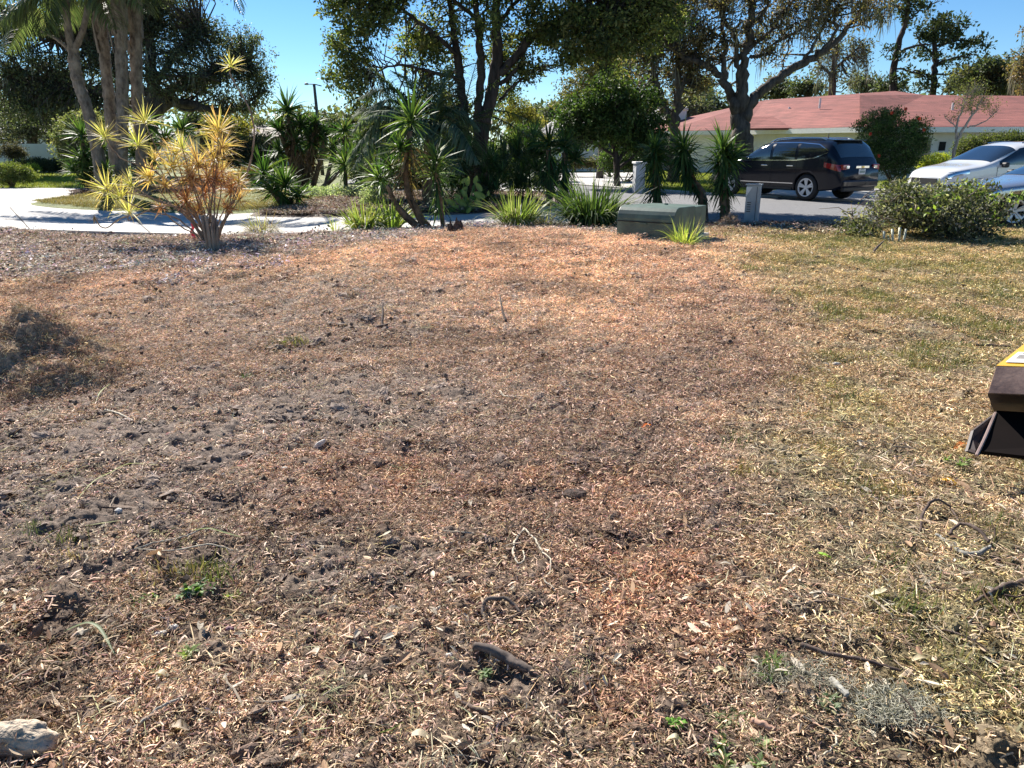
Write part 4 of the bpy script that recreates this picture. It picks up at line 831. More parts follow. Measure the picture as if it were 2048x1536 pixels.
def bush(name, label, Y, blobs, dens, cols, L=.06, n_leaf=22, size=.16, cat='shrub', mat=None, stems=True, base=None, group=None, extra=None, var=.25, keep=None, zmin=None, cov=None):
    px, py_ = base or (blobs[0][0], blobs[0][1]+blobs[0][3]); x0 = W(px, 400, Y).x
    t = thing(name, label, cat, (x0, Y, 0), group); C = in_blobs(blobs, Y, (cov or 2.6)/(n_leaf*.108*L*L))
    if keep is not None: C = C[fbm(C[:, 0]*2, C[:, 2]*2, 1.1, 2, int(Y)) > keep]
    C[:, 2] = np.abs(C[:, 2]-.03)+.03
    if stems:
        sb = MB()
        for k in range(7): 
            c = C[rg.integers(len(C))]; sb.tube([(x0+rnd.uniform(-.1, .1), Y+rnd.uniform(-.1, .1), -.05), ((x0+c[0])/2, (Y+c[1])/2, c[2]*.6), tuple(c)], [.03, .022, .01], 5)
        A = [Vector((x0, Y, .2)), Vector((x0, Y, .5))]
        twigs(sb, C[:60], [Vector(c) for c in C[60:120]] or A, [.01]*max(2, len(C[60:120])), .006, .8); sb.build('stems', BARK_YUC, t, True)['kind'] = 'stuff'
    cb = MB(); crown_mesh(cb, C, size*rg.uniform(.6, 1.3, len(C)), n_leaf, L, cols, var); cb.build('foliage', mat or LEAF, t)
    return t, C
HT0 = [(.06, .10, .03), (.085, .13, .04), (.11, .15, .05), (.04, .06, .02)]
# saw palmetto thicket: fans
def fan(mb, c, r, ax, col, n=26):
    ax = Vector(ax).normalized(); q = np.array(Vector((0, 0, 1)).rotation_difference(ax).to_matrix())
    a = np.linspace(-2.3, 2.3, n)+rg.normal(0, .03, n); D = np.stack([np.sin(a), np.cos(a)*.95, np.full(n, .28)], -1)@q.T
    mb.blades(np.tile(np.array(tuple(c)), (n, 1)), D, r*rg.uniform(.85, 1.1, n), .045, .35, palette(n, col, .2), 3, .05, .35, 1.)
def palmetto(label, Y, fans, base, cols, r0):
    b0 = G(*base); t = thing('palmetto', label, 'palmetto', (b0.x, Y, .05), 'dark fan palms under the central trees')
    for (px, py_, r) in fans:
        dY = rnd.uniform(-.7, .7); c = W(px, py_, Y+dY); mb = MB()
        fan(mb, c, r*mpp(Y), (rnd.uniform(-.6, .6), -1+rnd.uniform(-.3, .6), rnd.uniform(0, .8)), cols)
        mb.tube([(b0.x+rnd.uniform(-.4, .4), Y+rnd.uniform(-.2, .2), .05), (c.x*.6+b0.x*.4, c.y, c.z*.65), tuple(c)], [.012, .01, .008], 5, np.array(cols[0]))
        mb.build('fan_leaf', GLOSSY, t)
    return t
def spread(x0, x1, y0, y1, n, r0, r1): return [(rnd.uniform(x0, x1), rnd.uniform(y0, y1), rnd.uniform(r0, r1)) for _ in range(n)]
palmetto('fan palmetto filling the shade left of the three stems', 21.3, spread(880, 950, 285, 385, 22, 26, 38), (915, 404), YD, 30)
palmetto('fan palmetto in front of the three dark stems', 20.6, spread(940, 1010, 310, 385, 20, 24, 36), (975, 408), YD, 30)
palmetto('tall fan palmetto right of the three stems', 21.8, spread(1005, 1085, 262, 380, 26, 26, 40), (1040, 402), YD, 30)
bush('understory_shrub', 'dark undergrowth closing the shade behind the three stems', 27, [(890, 330, 45, 50), (960, 340, 50, 50), (1030, 330, 50, 50), (1085, 345, 34, 40), (900, 280, 30, 30), (1040, 280, 30, 30)], 9, DKG, .12, 24, .3, base=(980, 395))
bush('understory_shrub', 'dark green undergrowth behind the silver palm', 29, [(770, 340, 36, 34), (820, 330, 40, 44), (740, 355, 28, 22), (850, 360, 40, 28)], 9, HT0, .12, 24, .3, base=(800, 378))
palmetto('small yellow green fan palmetto by the low yucca', 21, spread(735, 790, 310, 370, 14, 20, 28), (760, 402), [(.14, .17, .04), (.2, .22, .07)], 30)
t = thing('date_palm', 'dark feathery palm fronds fanning out among the three stems', 'palm tree', (W(930, 395, 22).x, 22, .02))
P = cpath([(930, 395), (925, 330), (920, 250)], 22.2); P[0].z = 0; P, r = refine(P, [.18, .16, .14], 5, .01); MB().tube(P, r, 10, None, .3).build('trunk', BARK_DARK, t, True)
for (b_, c, dY) in [((870, 200), (800, 160), .5), ((850, 240), (790, 290), -.5), ((900, 180), (890, 110), .3), ((960, 190), (1010, 150), .4), ((985, 220), (1060, 240), -.6), ((975, 250), (1040, 310), -1), ((870, 260), (820, 330), -1), ((940, 170), (960, 100), .8), ((860, 215), (780, 215), .4), ((990, 235), (1080, 290), .6)]:
    mb = MB(); frond(mb, [W(920, 248, 22.2), W(b_[0], b_[1], 22.2+dY*.5), W(c[0], c[1], 22.2+dY)], .6, .028, .9, [(.045, .07, .03), (.07, .095, .045)], 50); mb.build('frond', GLOSSY, t)

# ------------------------------------------------------------------ clumps, bushes, hedges
def clump(name, label, base, Y, wpx, hpx, n, wd, cols, cat='plant', droop=1.4, lean=.9, colt=None, mat=None, dead=0, z0=None, group=None):
    g = G(*base); s_ = mpp(Y); x0 = W(base[0], 400, Y).x; z = float(H(x0, Y)) if z0 is None else z0
    t = thing(name, label, cat, (x0, Y, z), group); rw, h = wpx*s_/2, hpx*s_
    a = rg.random(n)*6.283; q = rg.random(n)*lean; D = np.stack([np.cos(a)*q, np.sin(a)*q, np.ones(n)], -1)
    rr = np.sqrt(rg.random(n))*rw*.45; P = np.stack([x0+np.cos(a)*rr, Y+np.sin(a)*rr*.8, np.full(n, z)], -1)
    L = np.sqrt((rw*.8*q)**2+h**2)*rg.uniform(.6, 1.15, n)
    mb = MB(); mb.blades(P, D, L, wd, droop*rg.uniform(.3, 1.5, n), palette(n, cols, .2), 5, .06, .8, 1., colt=colt and palette(n, colt, .2), roll=rg.normal(0, .3, n)); mb.build('leaves', mat or LEAF, t)
    if dead:
        a = rg.random(dead)*6.283; D = np.stack([np.cos(a), np.sin(a), rg.uniform(.1, .9, dead)], -1)
        rr = np.sqrt(rg.random(dead))*rw*.6; P = np.stack([x0+np.cos(a)*rr, Y+np.sin(a)*rr*.8, z+rg.random(dead)*h*.3], -1)
        mb = MB(); mb.blades(P, D, h*rg.uniform(.4, .9, dead), wd*.7, rg.uniform(1, 2.5, dead), palette(dead, [(.42, .36, .26), (.30, .23, .15), (.5, .44, .34)], .2), 4, .1, .8, 1.); mb.build('dry_leaves', DRY, t)
    return t
clump('flax_clump', 'pale striped strap leaf clump with dead blades at the soil edge', (1035, 466), 14.9, 120, 78, 210, .028, [(.17, .22, .07), (.12, .16, .05), (.28, .30, .15)], dead=110)
clump('dry_clump', 'dried grey tan strap leaf clump beside the pale striped one', (1088, 464), 14.9, 100, 50, 30, .02, [(.3, .28, .16)], dead=260)
clump('flax_clump', 'large dark green strap leaf clump left of the green utility box', (1185, 458), 15.1, 165, 108, 620, .030, [(.055, .095, .03), (.08, .13, .04), (.035, .065, .025), (.13, .18, .06)], droop=2.3)
clump('flax_clump', 'light yellow green strap leaf bush left of the leaning yucca', (725, 470), 14.6, 110, 62, 190, .03, [(.24, .27, .08), (.17, .22, .07), (.34, .34, .16)], lean=1.2, dead=30)
clump('flax_clump', 'yellow green strap leaves just left of the leaning yucca foot', (780, 462), 15.0, 80, 70, 120, .03, [(.28, .33, .10), (.20, .27, .08)], lean=1.1)
clump('dry_clump', 'brown grey dried spiky clump between shrub and driveway', (515, 476), 14.2, 90, 52, 60, .014, [(.2, .17, .11), (.25, .24, .15)], dead=240, lean=1.1)
clump('grass_tuft', 'bright grass tuft in front of the green utility box', (1376, 492), Gh(1376, 492).y, 82, 56, 150, .010, [(.34, .40, .10), (.26, .32, .09), (.42, .44, .18)], cat='grass tuft', lean=1.0)
clump('grass_tuft', 'wispy young shoots at the driveway edge', (665, 474), 14.4, 40, 34, 26, .012, [(.33, .37, .14)], cat='grass tuft', lean=.7)
HT = [(.06, .10, .03), (.085, .14, .04), (.12, .18, .05), (.04, .07, .02)]
hib, C = bush('hibiscus_shrub', 'tall green shrub dotted with red flowers beside the dark vehicle', 27.5, [(1750, 260, 36, 36), (1780, 240, 30, 22), (1790, 290, 48, 40), (1755, 310, 34, 30), (1825, 290, 30, 32), (1800, 330, 34, 26), (1835, 255, 24, 20)], 22, HT+[(.16, .16, .09)], .075, 24, .2, base=(1790, 372), mat=GLOSSY)
for k, (px, py_) in enumerate([(1783, 226), (1811, 218), (1740, 268), (1838, 238), (1757, 312), (1847, 260)]):
    c = W(px, py_, 26.9); mb = MB(); n_ = 6; a = np.arange(n_)*6.283/n_
    D = np.stack([np.cos(a), -.5*np.ones(n_), np.sin(a)], -1); mb.leaves(np.tile(np.array(tuple(c)), (n_, 1)), D, np.tile([0, -1., 0.1], (n_, 1)), .075, .06, palette(n_, [(.55, .04, .025), (.6, .12, .05)], .1), .1); mb.build('flower', LEAF, hib)
bush('croton_shrub', 'yellow leaved low shrub between the red flowered bush and the white vehicle', 29, [(1870, 325, 26, 16), (1850, 330, 18, 14), (1895, 322, 16, 14)], 30, [(.45, .45, .05), (.35, .38, .05), (.2, .26, .05)], .07, 22, .15, base=(1870, 345))
bush('trimmed_hedge', 'boxy hedge in front of the right end of the red roofed house', 32, [(1940, 298, 26, 24), (1980, 292, 30, 24), (2020, 290, 30, 24), (2060, 290, 30, 24), (1960, 310, 40, 20)], 16, [(.09, .11, .035), (.13, .14, .05), (.06, .08, .03)], .08, 26, .22, cat='hedge', base=(1985, 340), cov=4.5)
bush('trimmed_hedge', 'low dark hedge under the trees across the road', 42, [(1180, 325, 22, 9), (1215, 326, 24, 9), (1250, 327, 24, 9), (1285, 327, 22, 9), (1150, 326, 20, 9)], 14, [(.07, .07, .035), (.10, .09, .05)], .12, 26, .26, cat='hedge', base=(1220, 345), cov=4.5)
bush('dark_shrub', 'black green shrub mass at the foot of the round tree', 36, [(1225, 322, 30, 22), (1270, 318, 34, 22), (1300, 322, 20, 20)], 10, DKG, .12, 26, .3, base=(1250, 345))
bush('groundcover_patch', 'low silvery groundcover mat on the island bed before the dark yuccas', 23.5, [(620, 383, 26, 9, 0, 1), (660, 382, 30, 10, 0, 1.2), (700, 384, 26, 10, 0, 1.1), (735, 382, 22, 10, 0, 1)], 60, [(.30, .35, .25), (.20, .26, .16), (.38, .42, .32)], .075, 16, .10, cat='ground cover', stems=False, base=(660, 395), cov=3)
bush('groundcover_patch', 'taller silvery groundcover beside the pale strap leaf bush', 20, [(745, 392, 26, 22, 0, .6), (735, 410, 24, 16, 0, .6), (765, 375, 20, 16, .5, .5)], 55, [(.28, .33, .22), (.18, .24, .14), (.36, .4, .3)], .07, 16, .10, cat='ground cover', stems=False, base=(745, 425))
bush('leafy_fern', 'feathery yellowish fern like plant in front of the far hedge at left', 30, [(25, 345, 30, 20), (50, 350, 22, 16), (5, 350, 22, 20)], 26, [(.14, .17, .05), (.20, .22, .07), (.10, .13, .04)], .07, 24, .17, base=(28, 372))
bush('trimmed_hedge', 'long clipped dark hedge with silver top before the white wall', 41, [(40, 332, 28, 13), (75, 331, 30, 14), (110, 332, 26, 13), (125, 335, 14, 11)], 34, [(.05, .065, .03), (.07, .085, .04)], .07, 34, .18, cat='hedge', base=(80, 346), stems=False, cov=4.5)
bush('golden_shrub', 'small yellow green clipped shrub before the dark hedge', 36, [(66, 336, 12, 9)], 60, [(.36, .40, .05), (.25, .3, .05)], .05, 26, .13, base=(66, 347), stems=False, cov=4.5)
bush('dark_shrub', 'dark rounded shrub under the basketball hoop', 44, [(22, 302, 26, 15), (35, 308, 18, 12)], 26, [(.05, .045, .035), (.07, .06, .045)], .09, 30, .22, base=(25, 330), stems=False)
bush('round_shrub', 'brown leaved shrub behind the yellow red shrub at the driveway', 30, [(480, 355, 20, 14), (500, 345, 14, 12)], 30, [(.22, .13, .06), (.14, .11, .05)], .06, 22, .15, base=(485, 372))
bush('olive_shrub', 'tall bushy olive shrub left of the skyline yuccas', 38, [(470, 300, 34, 30), (520, 290, 30, 26), (505, 325, 36, 26), (545, 320, 26, 24), (440, 290, 28, 22)], 9, [(.08, .09, .045), (.11, .12, .06), (.14, .10, .06)], .13, 24, .34, base=(500, 350))
bush('olive_shrub', 'loose bushy shrub between skyline yuccas and silver palm', 35, [(740, 310, 34, 30), (715, 275, 26, 22), (770, 290, 30, 30), (720, 345, 26, 16)], 9, [(.07, .09, .04), (.10, .13, .05), (.17, .18, .06)], .12, 24, .32, base=(740, 360))
bush('golden_tree', 'yellow leaved small tree glimpsed right of the three dark stems', 38, [(1035, 225, 26, 24), (1060, 250, 22, 20), (1050, 275, 30, 26), (1085, 285, 22, 18)], 10, [(.26, .22, .05), (.18, .18, .05), (.12, .13, .04)], .12, 22, .3, base=(1050, 345))
# variegated big leaf plant: each leaf a part
t = thing('elephant_ear', 'big cream and green leaved plant behind the strap leaf clumps', 'plant', (W(930, 420, 18.2).x, 18.2, .06))
EARS = [(935+rnd.gauss(0, 20), 392+rnd.gauss(0, 15), rnd.uniform(11, 20), rnd.uniform(-2.2, 2.2), rnd.choice((0, 0, 1))) for _ in range(26)]
for k, (px, py_, s_, a, c) in enumerate(EARS+[(935, 365, 18, .2, 0)] if True else [(935, 362, 20, .2, 0), (910, 378, 22, -.5, 1), (930, 392, 24, 0, 0), (955, 386, 20, .7, 1), (905, 400, 20, -1, 0), (960, 402, 18, 1, 0), (935, 412, 20, .2, 1), (895, 388, 18, -1.2, 1), (948, 372, 16, .6, 0), (920, 405, 20, -.3, 0), (970, 375, 14, 1.1, 1)]):
    c0 = W(px, py_, 18.2+rnd.uniform(-.3, .3)); s = s_*mpp(18)*rnd.uniform(.5, .75); u = np.linspace(0, 1, 6)[:, None]; v = np.array([-1, -.5, 0, .5, 1])[None]
    ww = np.sin(np.pi*np.clip(u*.86+.12, 0, 1))**.6; X_ = v*ww*s*.46; Z_ = (u-.35)*s*1.7+0*v; Yd = -np.abs(v)*ww*s*.30+(u-.5)**2*s*1.6*rnd.choice((-1, 1))+(u-.5)*s*rnd.uniform(-1.2, 1.2)
    ca, sa = math.cos(a), math.sin(a); P = np.stack([X_*ca+Z_*sa, Yd-.2*Z_, -X_*sa+Z_*ca], -1).reshape(-1, 3)+np.array(tuple(c0))
    i = np.arange(5)[:, None]*5; j = np.arange(4)[None]; base_c = np.array([(.36, .42, .13), (.10, .20, .05)][c]); cc = base_c*(1-.45*np.abs(v)*(.6 if c == 0 else -.5))*np.ones((6, 5))[..., None].transpose(2, 0, 1)[0][..., None] if False else base_c*(1-.3*(np.abs(v)+0*u))[..., None]
    mb = MB(); mb.add(P, np.stack([i+j, i+j+1, i+5+j+1, i+5+j], -1).reshape(-1, 4), cc.reshape(-1, 3))
    mb.tube([(t.location.x+rnd.uniform(-.08, .08), 18.2, .06), tuple(c0-Vector((0, 0, s*.3)))], .009, 5, (.25, .32, .12)); mb.build('leaf', LEAF, t, True)
# small bare tree in front of the red roof
tree('sapling', 'thin nearly bare sapling with pale stems before the red roof', 27, [([(1908, 318), (1912, 290), (1925, 262), (1945, 230), (1966, 196)], [.06, .05, .045, .035, .02]), ([(1912, 285), (1915, 250), (1925, 215), (1935, 190)], [.04, .035, .025, .01]), ([(1935, 255), (1965, 245), (1995, 222)], [.025, .02, .008]), ([(1945, 230), (1940, 205), (1950, 180)], [.03, .02, .01]), ([(1915, 255), (1895, 240), (1888, 228)], [.02, .015, .006])],
     [(1930, 205, 24, 24), (1960, 200, 26, 24), (1985, 215, 18, 16), (1905, 235, 12, 12), (1945, 175, 26, 18)], .30, bark('pale_bark', (.42, .35, .28), (.25, .2, .16), 10), [(.20, .22, .07), (.26, .24, .10), (.14, .17, .05)], .055, 9, .2, tw=.008, frac=1, cat='small tree')
# brush pile
t, C = bush('brush_pile', 'heap of cut leafy branches piled on the grass before the parked cars', 13.6, [(1760, 440, 60, 40, 0, .9), (1820, 410, 60, 38, 0, .9), (1880, 400, 60, 34, .3, .9), (1930, 420, 70, 44, 0, .9), (1870, 440, 90, 44, -.3, .9), (1972, 446, 34, 36, .3, .8), (1730, 460, 50, 28, -.2, .6), (1800, 380, 34, 22, .2, .6), (1960, 380, 40, 20, .3, .5), (1900, 474, 110, 22, -.4, .8), (1750, 478, 60, 16, -.4, .6)], 85, [(.10, .10, .07), (.15, .15, .11), (.05, .06, .04), (.27, .26, .21), (.08, .10, .04)], .07, 9, .12, cat='brush pile', base=(1860, 490), var=.4, keep=.42, cov=2.4)
C2 = in_blobs([(1880, 400, 40, 26, -.5, .4), (1930, 380, 40, 34, -.4, .4), (1990, 400, 34, 40, -.4, .4), (1850, 430, 34, 24, -.7, .3), (1960, 440, 50, 20, -.7, .3), (2010, 400, 20, 30, -.3, .3)], 13.6, 22)
cb = MB(); crown_mesh(cb, C2, .09*rg.uniform(.6, 1.3, len(C2)), 7, .10, [(.22, .30, .06), (.16, .22, .05), (.32, .38, .10), (.10, .15, .05)], .25); cb.build('fresh_leaves', LEAF, t)
for k in range(60):
    a = W(rnd.uniform(1700, 2010), rnd.uniform(390, 470), 13.6+rnd.uniform(-.6, .6)); a.z = abs(a.z)*.9+.04; dx = rnd.gauss(0, .32); b_ = a+Vector((dx, rnd.gauss(0, .25), rnd.gauss(.02, .16))); b_.z = max(.03, b_.z)
    m_ = (a+b_)/2+Vector((rnd.gauss(0, .06), rnd.gauss(0, .06), rnd.gauss(.04, .05))); r = rnd.uniform(.005, .016)
    MB().tube([a, m_, b_], [r, r*.8, r*.4], 6, None, .1).build('branch', bark('cut_branch', (.33, .27, .2), (.15, .11, .08), 10), t, True)
for k, (px, py_) in enumerate([(1768, 462), (1785, 458), (1800, 455), (1812, 458), (1776, 470)]):   # pale cut palm stubs
    a = W(px, py_, 12.75); MB().tube([a, a+Vector((rnd.uniform(-.02, .05), -.03, -.16)), a+Vector((rnd.uniform(-.03, .07), -.05, -a.z+.01))], [.022, .02, .018], 7).build('pale_stub', plain('pale_stub', (.50, .50, .38), .6), t, True)
# ------------------------------------------------------------------ houses
SHING = plain('red_shingle', (.30, .10, .08), .9, var=.15, scale=1.2, bump=.01, bscale=30, col2=(.22, .072, .058))
if True:                                         # courses of shingles as tones and darker lines in the roof material's colour
    m = SHING; n, l = m.node_tree.nodes, m.node_tree.links; b = n['Principled BSDF']
    bt = n.new('ShaderNodeTexBrick'); bt.inputs['Scale'].default_value = 1; bt.inputs['Brick Width'].default_value = .8; bt.inputs['Row Height'].default_value = .085; bt.inputs['Mortar Size'].default_value = .012
    bt.inputs['Color1'].default_value = (1, 1, 1, 1); bt.inputs['Color2'].default_value = (.72, .70, .70, 1); bt.inputs['Mortar'].default_value = (.45, .42, .42, 1)
    tc = n.new('ShaderNodeTexCoord'); sx = n.new('ShaderNodeSeparateXYZ'); cx_ = n.new('ShaderNodeCombineXYZ'); l.new(tc.outputs['Object'], sx.inputs[0])
    ad_ = n.new('ShaderNodeMath'); ad_.operation = 'ADD'; l.new(sx.outputs[0], ad_.inputs[0]); l.new(sx.outputs[1], ad_.inputs[1])
    l.new(ad_.outputs[0], cx_.inputs[0]); l.new(sx.outputs[2], cx_.inputs[1]); l.new(cx_.outputs[0], bt.inputs['Vector'])
    mx = n.new('ShaderNodeMix'); mx.data_type = 'RGBA'; mx.blend_type = 'MULTIPLY'; mx.inputs[0].default_value = 1
    old = b.inputs['Base Color'].links[0].from_socket; l.new(old, mx.inputs[6]); l.new(bt.outputs[0], mx.inputs[7]); l.new(mx.outputs[2], b.inputs['Base Color'])
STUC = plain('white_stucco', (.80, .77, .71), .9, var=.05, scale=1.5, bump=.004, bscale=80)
GLASS = plain('dark_glass', (.02, .025, .03), .06, var=.1, spec=.8)
TRIM = plain('trim_white', (.80, .78, .74), .5, var=.03)
BROWNW = plain('brown_wood', (.10, .055, .035), .6)
def roof_slab(mb, pts, th=.12):
    p = [Vector(q) for q in pts]; n_ = len(p)
    v = [tuple(q) for q in p]+[(q.x, q.y, q.z-th) for q in p]
    for k in range(1, n_-1): mb.add([v[0], v[k], v[k+1]], [[0, 1, 2]]); mb.add([v[n_], v[n_+k], v[n_+k+1]], [[0, 2, 1]])
    mb.add(v, [[k, (k+1) % n_, n_+(k+1) % n_, n_+k] for k in range(n_)])
def wallseg(mb, a, b_, z0, z1, th=.2):
    a, b_ = Vector(a), Vector(b_); d = (b_-a).normalized(); nn = Vector((-d.y, d.x))*th
    mb.prism([(a.x, a.y, z0), (b_.x, b_.y, z0), (b_.x, b_.y, z1), (a.x, a.y, z1)], (nn.x, nn.y, 0))
def onwall(a, b_, t, off):          # point on the wall line a->b at fraction t, moved off towards the viewer's side
    a, b_ = Vector(a), Vector(b_); d = (b_-a).normalized(); nn = Vector((d.y, -d.x)); p = a.lerp(b_, t)+nn*off; return p, d, nn
h = h_main = thing('house', 'white stucco bungalow with red shingled hip roof behind the parked vehicles', 'house', (18, 42, 0))
EZ = 2.42
A = Vector((16.25, 37, EZ)); Bc = Vector((13.0, 44.5, EZ)); Dl = Vector((9.2, 47.5, EZ)); Er = Vector((36, 35.5, EZ))
Rm = W(1720, 190, 42.5); R0 = W(1790, 182, 46); Rk = W(1850, 190, 44.5); R1 = W(1530, 200, 50); Rr = Vector((36, 43.0, 4.05)); Lf = Vector((7.2, 52, EZ)); Bk = Vector((16, 60, EZ)); Bk2 = Vector((36, 52, EZ))
mb = MB(); roof_slab(mb, [A, Rm, R0, R1, Bc]); mb.build('roof', SHING, h)
mb = MB(); roof_slab(mb, [Bc, R1, Dl]); roof_slab(mb, [Dl, R1, Lf]); mb.build('roof', SHING, h)
mb = MB(); roof_slab(mb, [Rm, Rk, R0]); mb.build('roof', SHING, h)
mb = MB(); roof_slab(mb, [A, Er, Rr, Rk, Rm]); mb.build('roof', SHING, h)
mb = MB(); roof_slab(mb, [R1, R0, Rk, Rr, Bk2, Bk, Lf]); mb.build('roof', SHING, h)
mb = MB(); q1 = W(1500, 247, 42.6); roof_slab(mb, [(q1.x-.1, 42.2, EZ+.03), (q1.x+1.7, 41.0, EZ+.03), (q1.x+1.55, 43.6, 3.1), (q1.x-.2, 44.3, 3.1)], .1); mb.build('porch_roof', SHING, h)
for a_, b_ in ((A, Bc), (Bc, Dl), (A, Er)):
    d = (b_-a_).normalized(); nn = Vector((d.y, -d.x, 0))
    if nn.y > 0: nn = -nn
    mb = MB(); s = a_+nn*.02; e = b_+nn*.02; mb.prism([(s.x, s.y, EZ-.26), (e.x, e.y, EZ-.26), (e.x, e.y, EZ-.02), (s.x, s.y, EZ-.02)], nn*.10); mb.build('gutter', TRIM, h)
wA = (16.75, 37.7); wB = (13.75, 44.7); wD = (9.9, 47.9); wE = (36, 36.3)
mb = MB(); wallseg(mb, wA, wB, -.06, EZ-.1); mb.build('wall', STUC, h)
mb = MB(); wallseg(mb, wB, wD, -.06, EZ-.1); mb.build('wall', STUC, h)
mb = MB(); wallseg(mb, (wE[0], wE[1]), (wA[0], wA[1]), -.06, EZ-.1, -.2); mb.build('wall', STUC, h)
# garage door with a fan of lights over it on the left wing
a_, b_ = Vector(wA), Vector(wB); d = (b_-a_).normalized(); nn = Vector((-d.x*0-d.y, d.x)); nn = Vector((-abs(d.y), d.x))*1
nn = Vector((d.y, -d.x)); nn = nn if nn.x < 0 else -nn
def wrect(mb, t0, t1, z0, z1, off, th, A_=a_, B_=b_, N_=nn):
    p, q = A_.lerp(B_, t0)+N_*off, A_.lerp(B_, t1)+N_*off
    mb.prism([(p.x, p.y, z0), (q.x, q.y, z0), (q.x, q.y, z1), (p.x, p.y, z1)], (N_.x*th, N_.y*th, 0))
mb = MB(); wrect(mb, .10, .74, 0, 2.08, .01, .05); gd_ = mb.build('garage_door', TRIM, h)
for k in range(8):
    t0 = .13+k*.075
    mb = MB(); wrect(mb, t0, t0+.062, 1.80, 2.12, .065, .012); mb.build('pane', GLASS, gd_) if False else None
    o = mb.build('garage_window', GLASS, h)
    mb = MB(); p = a_.lerp(b_, t0+.031)+nn*.085
    for j in range(4):
        an = R(25+j*43); pz = 1.81
        mb.tube([(p.x, p.y, pz), (p.x+d.x*math.cos(an)*.2, p.y+d.y*math.cos(an)*.2, pz+math.sin(an)*.27)], .012, 4)
    mb.build('muntin', TRIM, o)
mb = MB()
for k in range(13): 
    an0 = math.pi*k/12; p = a_.lerp(b_, .42-.34*math.cos(an0))+nn*.07; mb.v or None
    if k: mb.tube([(pp.x, pp.y, zz), (p.x, p.y, 2.0+.28*math.sin(an0))], .03, 4)
    pp, zz = p, 2.0+.28*math.sin(an0)
mb.build('garage_arch', TRIM, h)
# entrance arch
mb = MB(); pr = []
for k in range(11):
    an = math.pi*k/10; t_ = .885-.055*math.cos(an); z_ = 1.55+.42*math.sin(an); p = a_.lerp(b_, t_)+nn*.01; pr.append((p.x, p.y, z_))
p = a_.lerp(b_, .94)+nn*.01; q = a_.lerp(b_, .83)+nn*.01
mb.prism([(q.x, q.y, 0)]+pr+[(p.x, p.y, 0)], nn.to_3d()*.03); mb.build('entrance_arch', DARKG, h)
wa2, wb2 = Vector(wB), Vector(wD); d2 = (wb2-wa2).normalized(); n2_ = Vector((d2.y, -d2.x)); n2_ = n2_ if n2_.y < 0 else -n2_
for t0 in (.08, .22, .36, .52, .68):
    mb = MB(); wrect(mb, t0, t0+.09, .5, 2.0, .01, .04, wa2, wb2, n2_); o = mb.build('window', GLASS, h)
    mb = MB(); [wrect(mb, t0+e_, t0+e_+.008, .5, 2.0, .055, .02, wa2, wb2, n2_) for e_ in (0, .04, .082)]; mb.build('frame', TRIM, o)
wa3, wb3 = Vector(wA), Vector(wE); n3_ = Vector((0, -1))
for t0, t1, z0, z1, m_ in ((.125, .165, .75, 1.95, GLASS), (.185, .20, 1.35, 1.75, DARKG), (.30, .345, 1.45, 1.95, GLASS), (.40, .455, 1.5, 2.0, GLASS), (.50, .56, 1.5, 1.95, BROWNW), (.70, .78, 1.0, 1.95, GLASS)):
    mb = MB(); wrect(mb, t0, t1, z0, z1, .012, .03, wa3, wb3, n3_); o = mb.build('window', m_, h)
    mb = MB(); wrect(mb, t0-.006, t1+.006, z0-.1, z0-.02, .02, .06, wa3, wb3, n3_); mb.build('sill', TRIM, o)
c = W(1350, 245, 51); mb = MB(); mb.box((c.x, 51, 3.0), (1.15, .9, 1.5), .1); mb.box((c.x, 51, 3.78), (1.3, 1.05, .08), .1); ch = mb.build('chimney', STUC, h)
def simple_house(label, x0, x1, Y, zw, zr, mat, rmat, depth=9, wins=(), name='house'):
    h = thing(name, label, 'house', ((x0+x1)/2, Y, 0))
    mb = MB(); mb.box(((x0+x1)/2, Y+depth/2, zw/2-.03), (x1-x0, depth, zw+.06)); mb.build('wall', mat, h)
    e = .5; mb = MB(); ym = Y+depth/2
    roof_slab(mb, [(x0-e, Y-e, zw), (x1+e, Y-e, zw), (x1-2, ym, zr), (x0+2, ym, zr)]); roof_slab(mb, [(x1+e, Y+depth+e, zw), (x0-e, Y+depth+e, zw), (x0+2, ym, zr), (x1-2, ym, zr)])
    roof_slab(mb, [(x1+e, Y-e, zw), (x1+e, Y+depth+e, zw), (x1-2, ym, zr)]); roof_slab(mb, [(x0-e, Y+depth+e, zw), (x0-e, Y-e, zw), (x0+2, ym, zr)]); mb.build('roof', rmat, h)
    for (xa, xb, za, zb) in wins: 
        mb = MB(); mb.box(((xa+xb)/2, Y-.02, (za+zb)/2), (xb-xa, .06, zb-za)); o = mb.build('window', GLASS, h)
        mb = MB(); mb.box(((xa+xb)/2, Y-.06, za-.06), (xb-xa+.2, .12, .08)); mb.build('sill', TRIM, o)
    return h
GREYR = plain('grey_shingle', (.42, .40, .38), .9, var=.1, scale=4)
TANR = plain('tan_shingle', (.30, .25, .21), .9, var=.1, scale=4)
simple_house('white house with pale grey hip roof seen behind the round dark tree', 2.1, 12.6, 52, 2.3, 4.15, plain('white_siding', (.72, .71, .68), .8, var=.04, scale=1), GREYR, 10, [(3.4, 4.3, .9, 2.0), (6, 7, .9, 2.0), (9, 10, .9, 2.0)])
simple_house('pale far house showing between the yellow shrub and the low yucca', -28, -19.5, 66, 2.3, 3.3, STUC, TANR, 9, [(-26, -25, .9, 1.9), (-22.5, -21.5, .9, 1.9)])
simple_house('pale roofed house behind the basketball hoop and stucco wall', -46, -33, 68, 2.6, 3.6, STUC, GREYR, 9, [(-40, -39, 1.2, 2.2)])
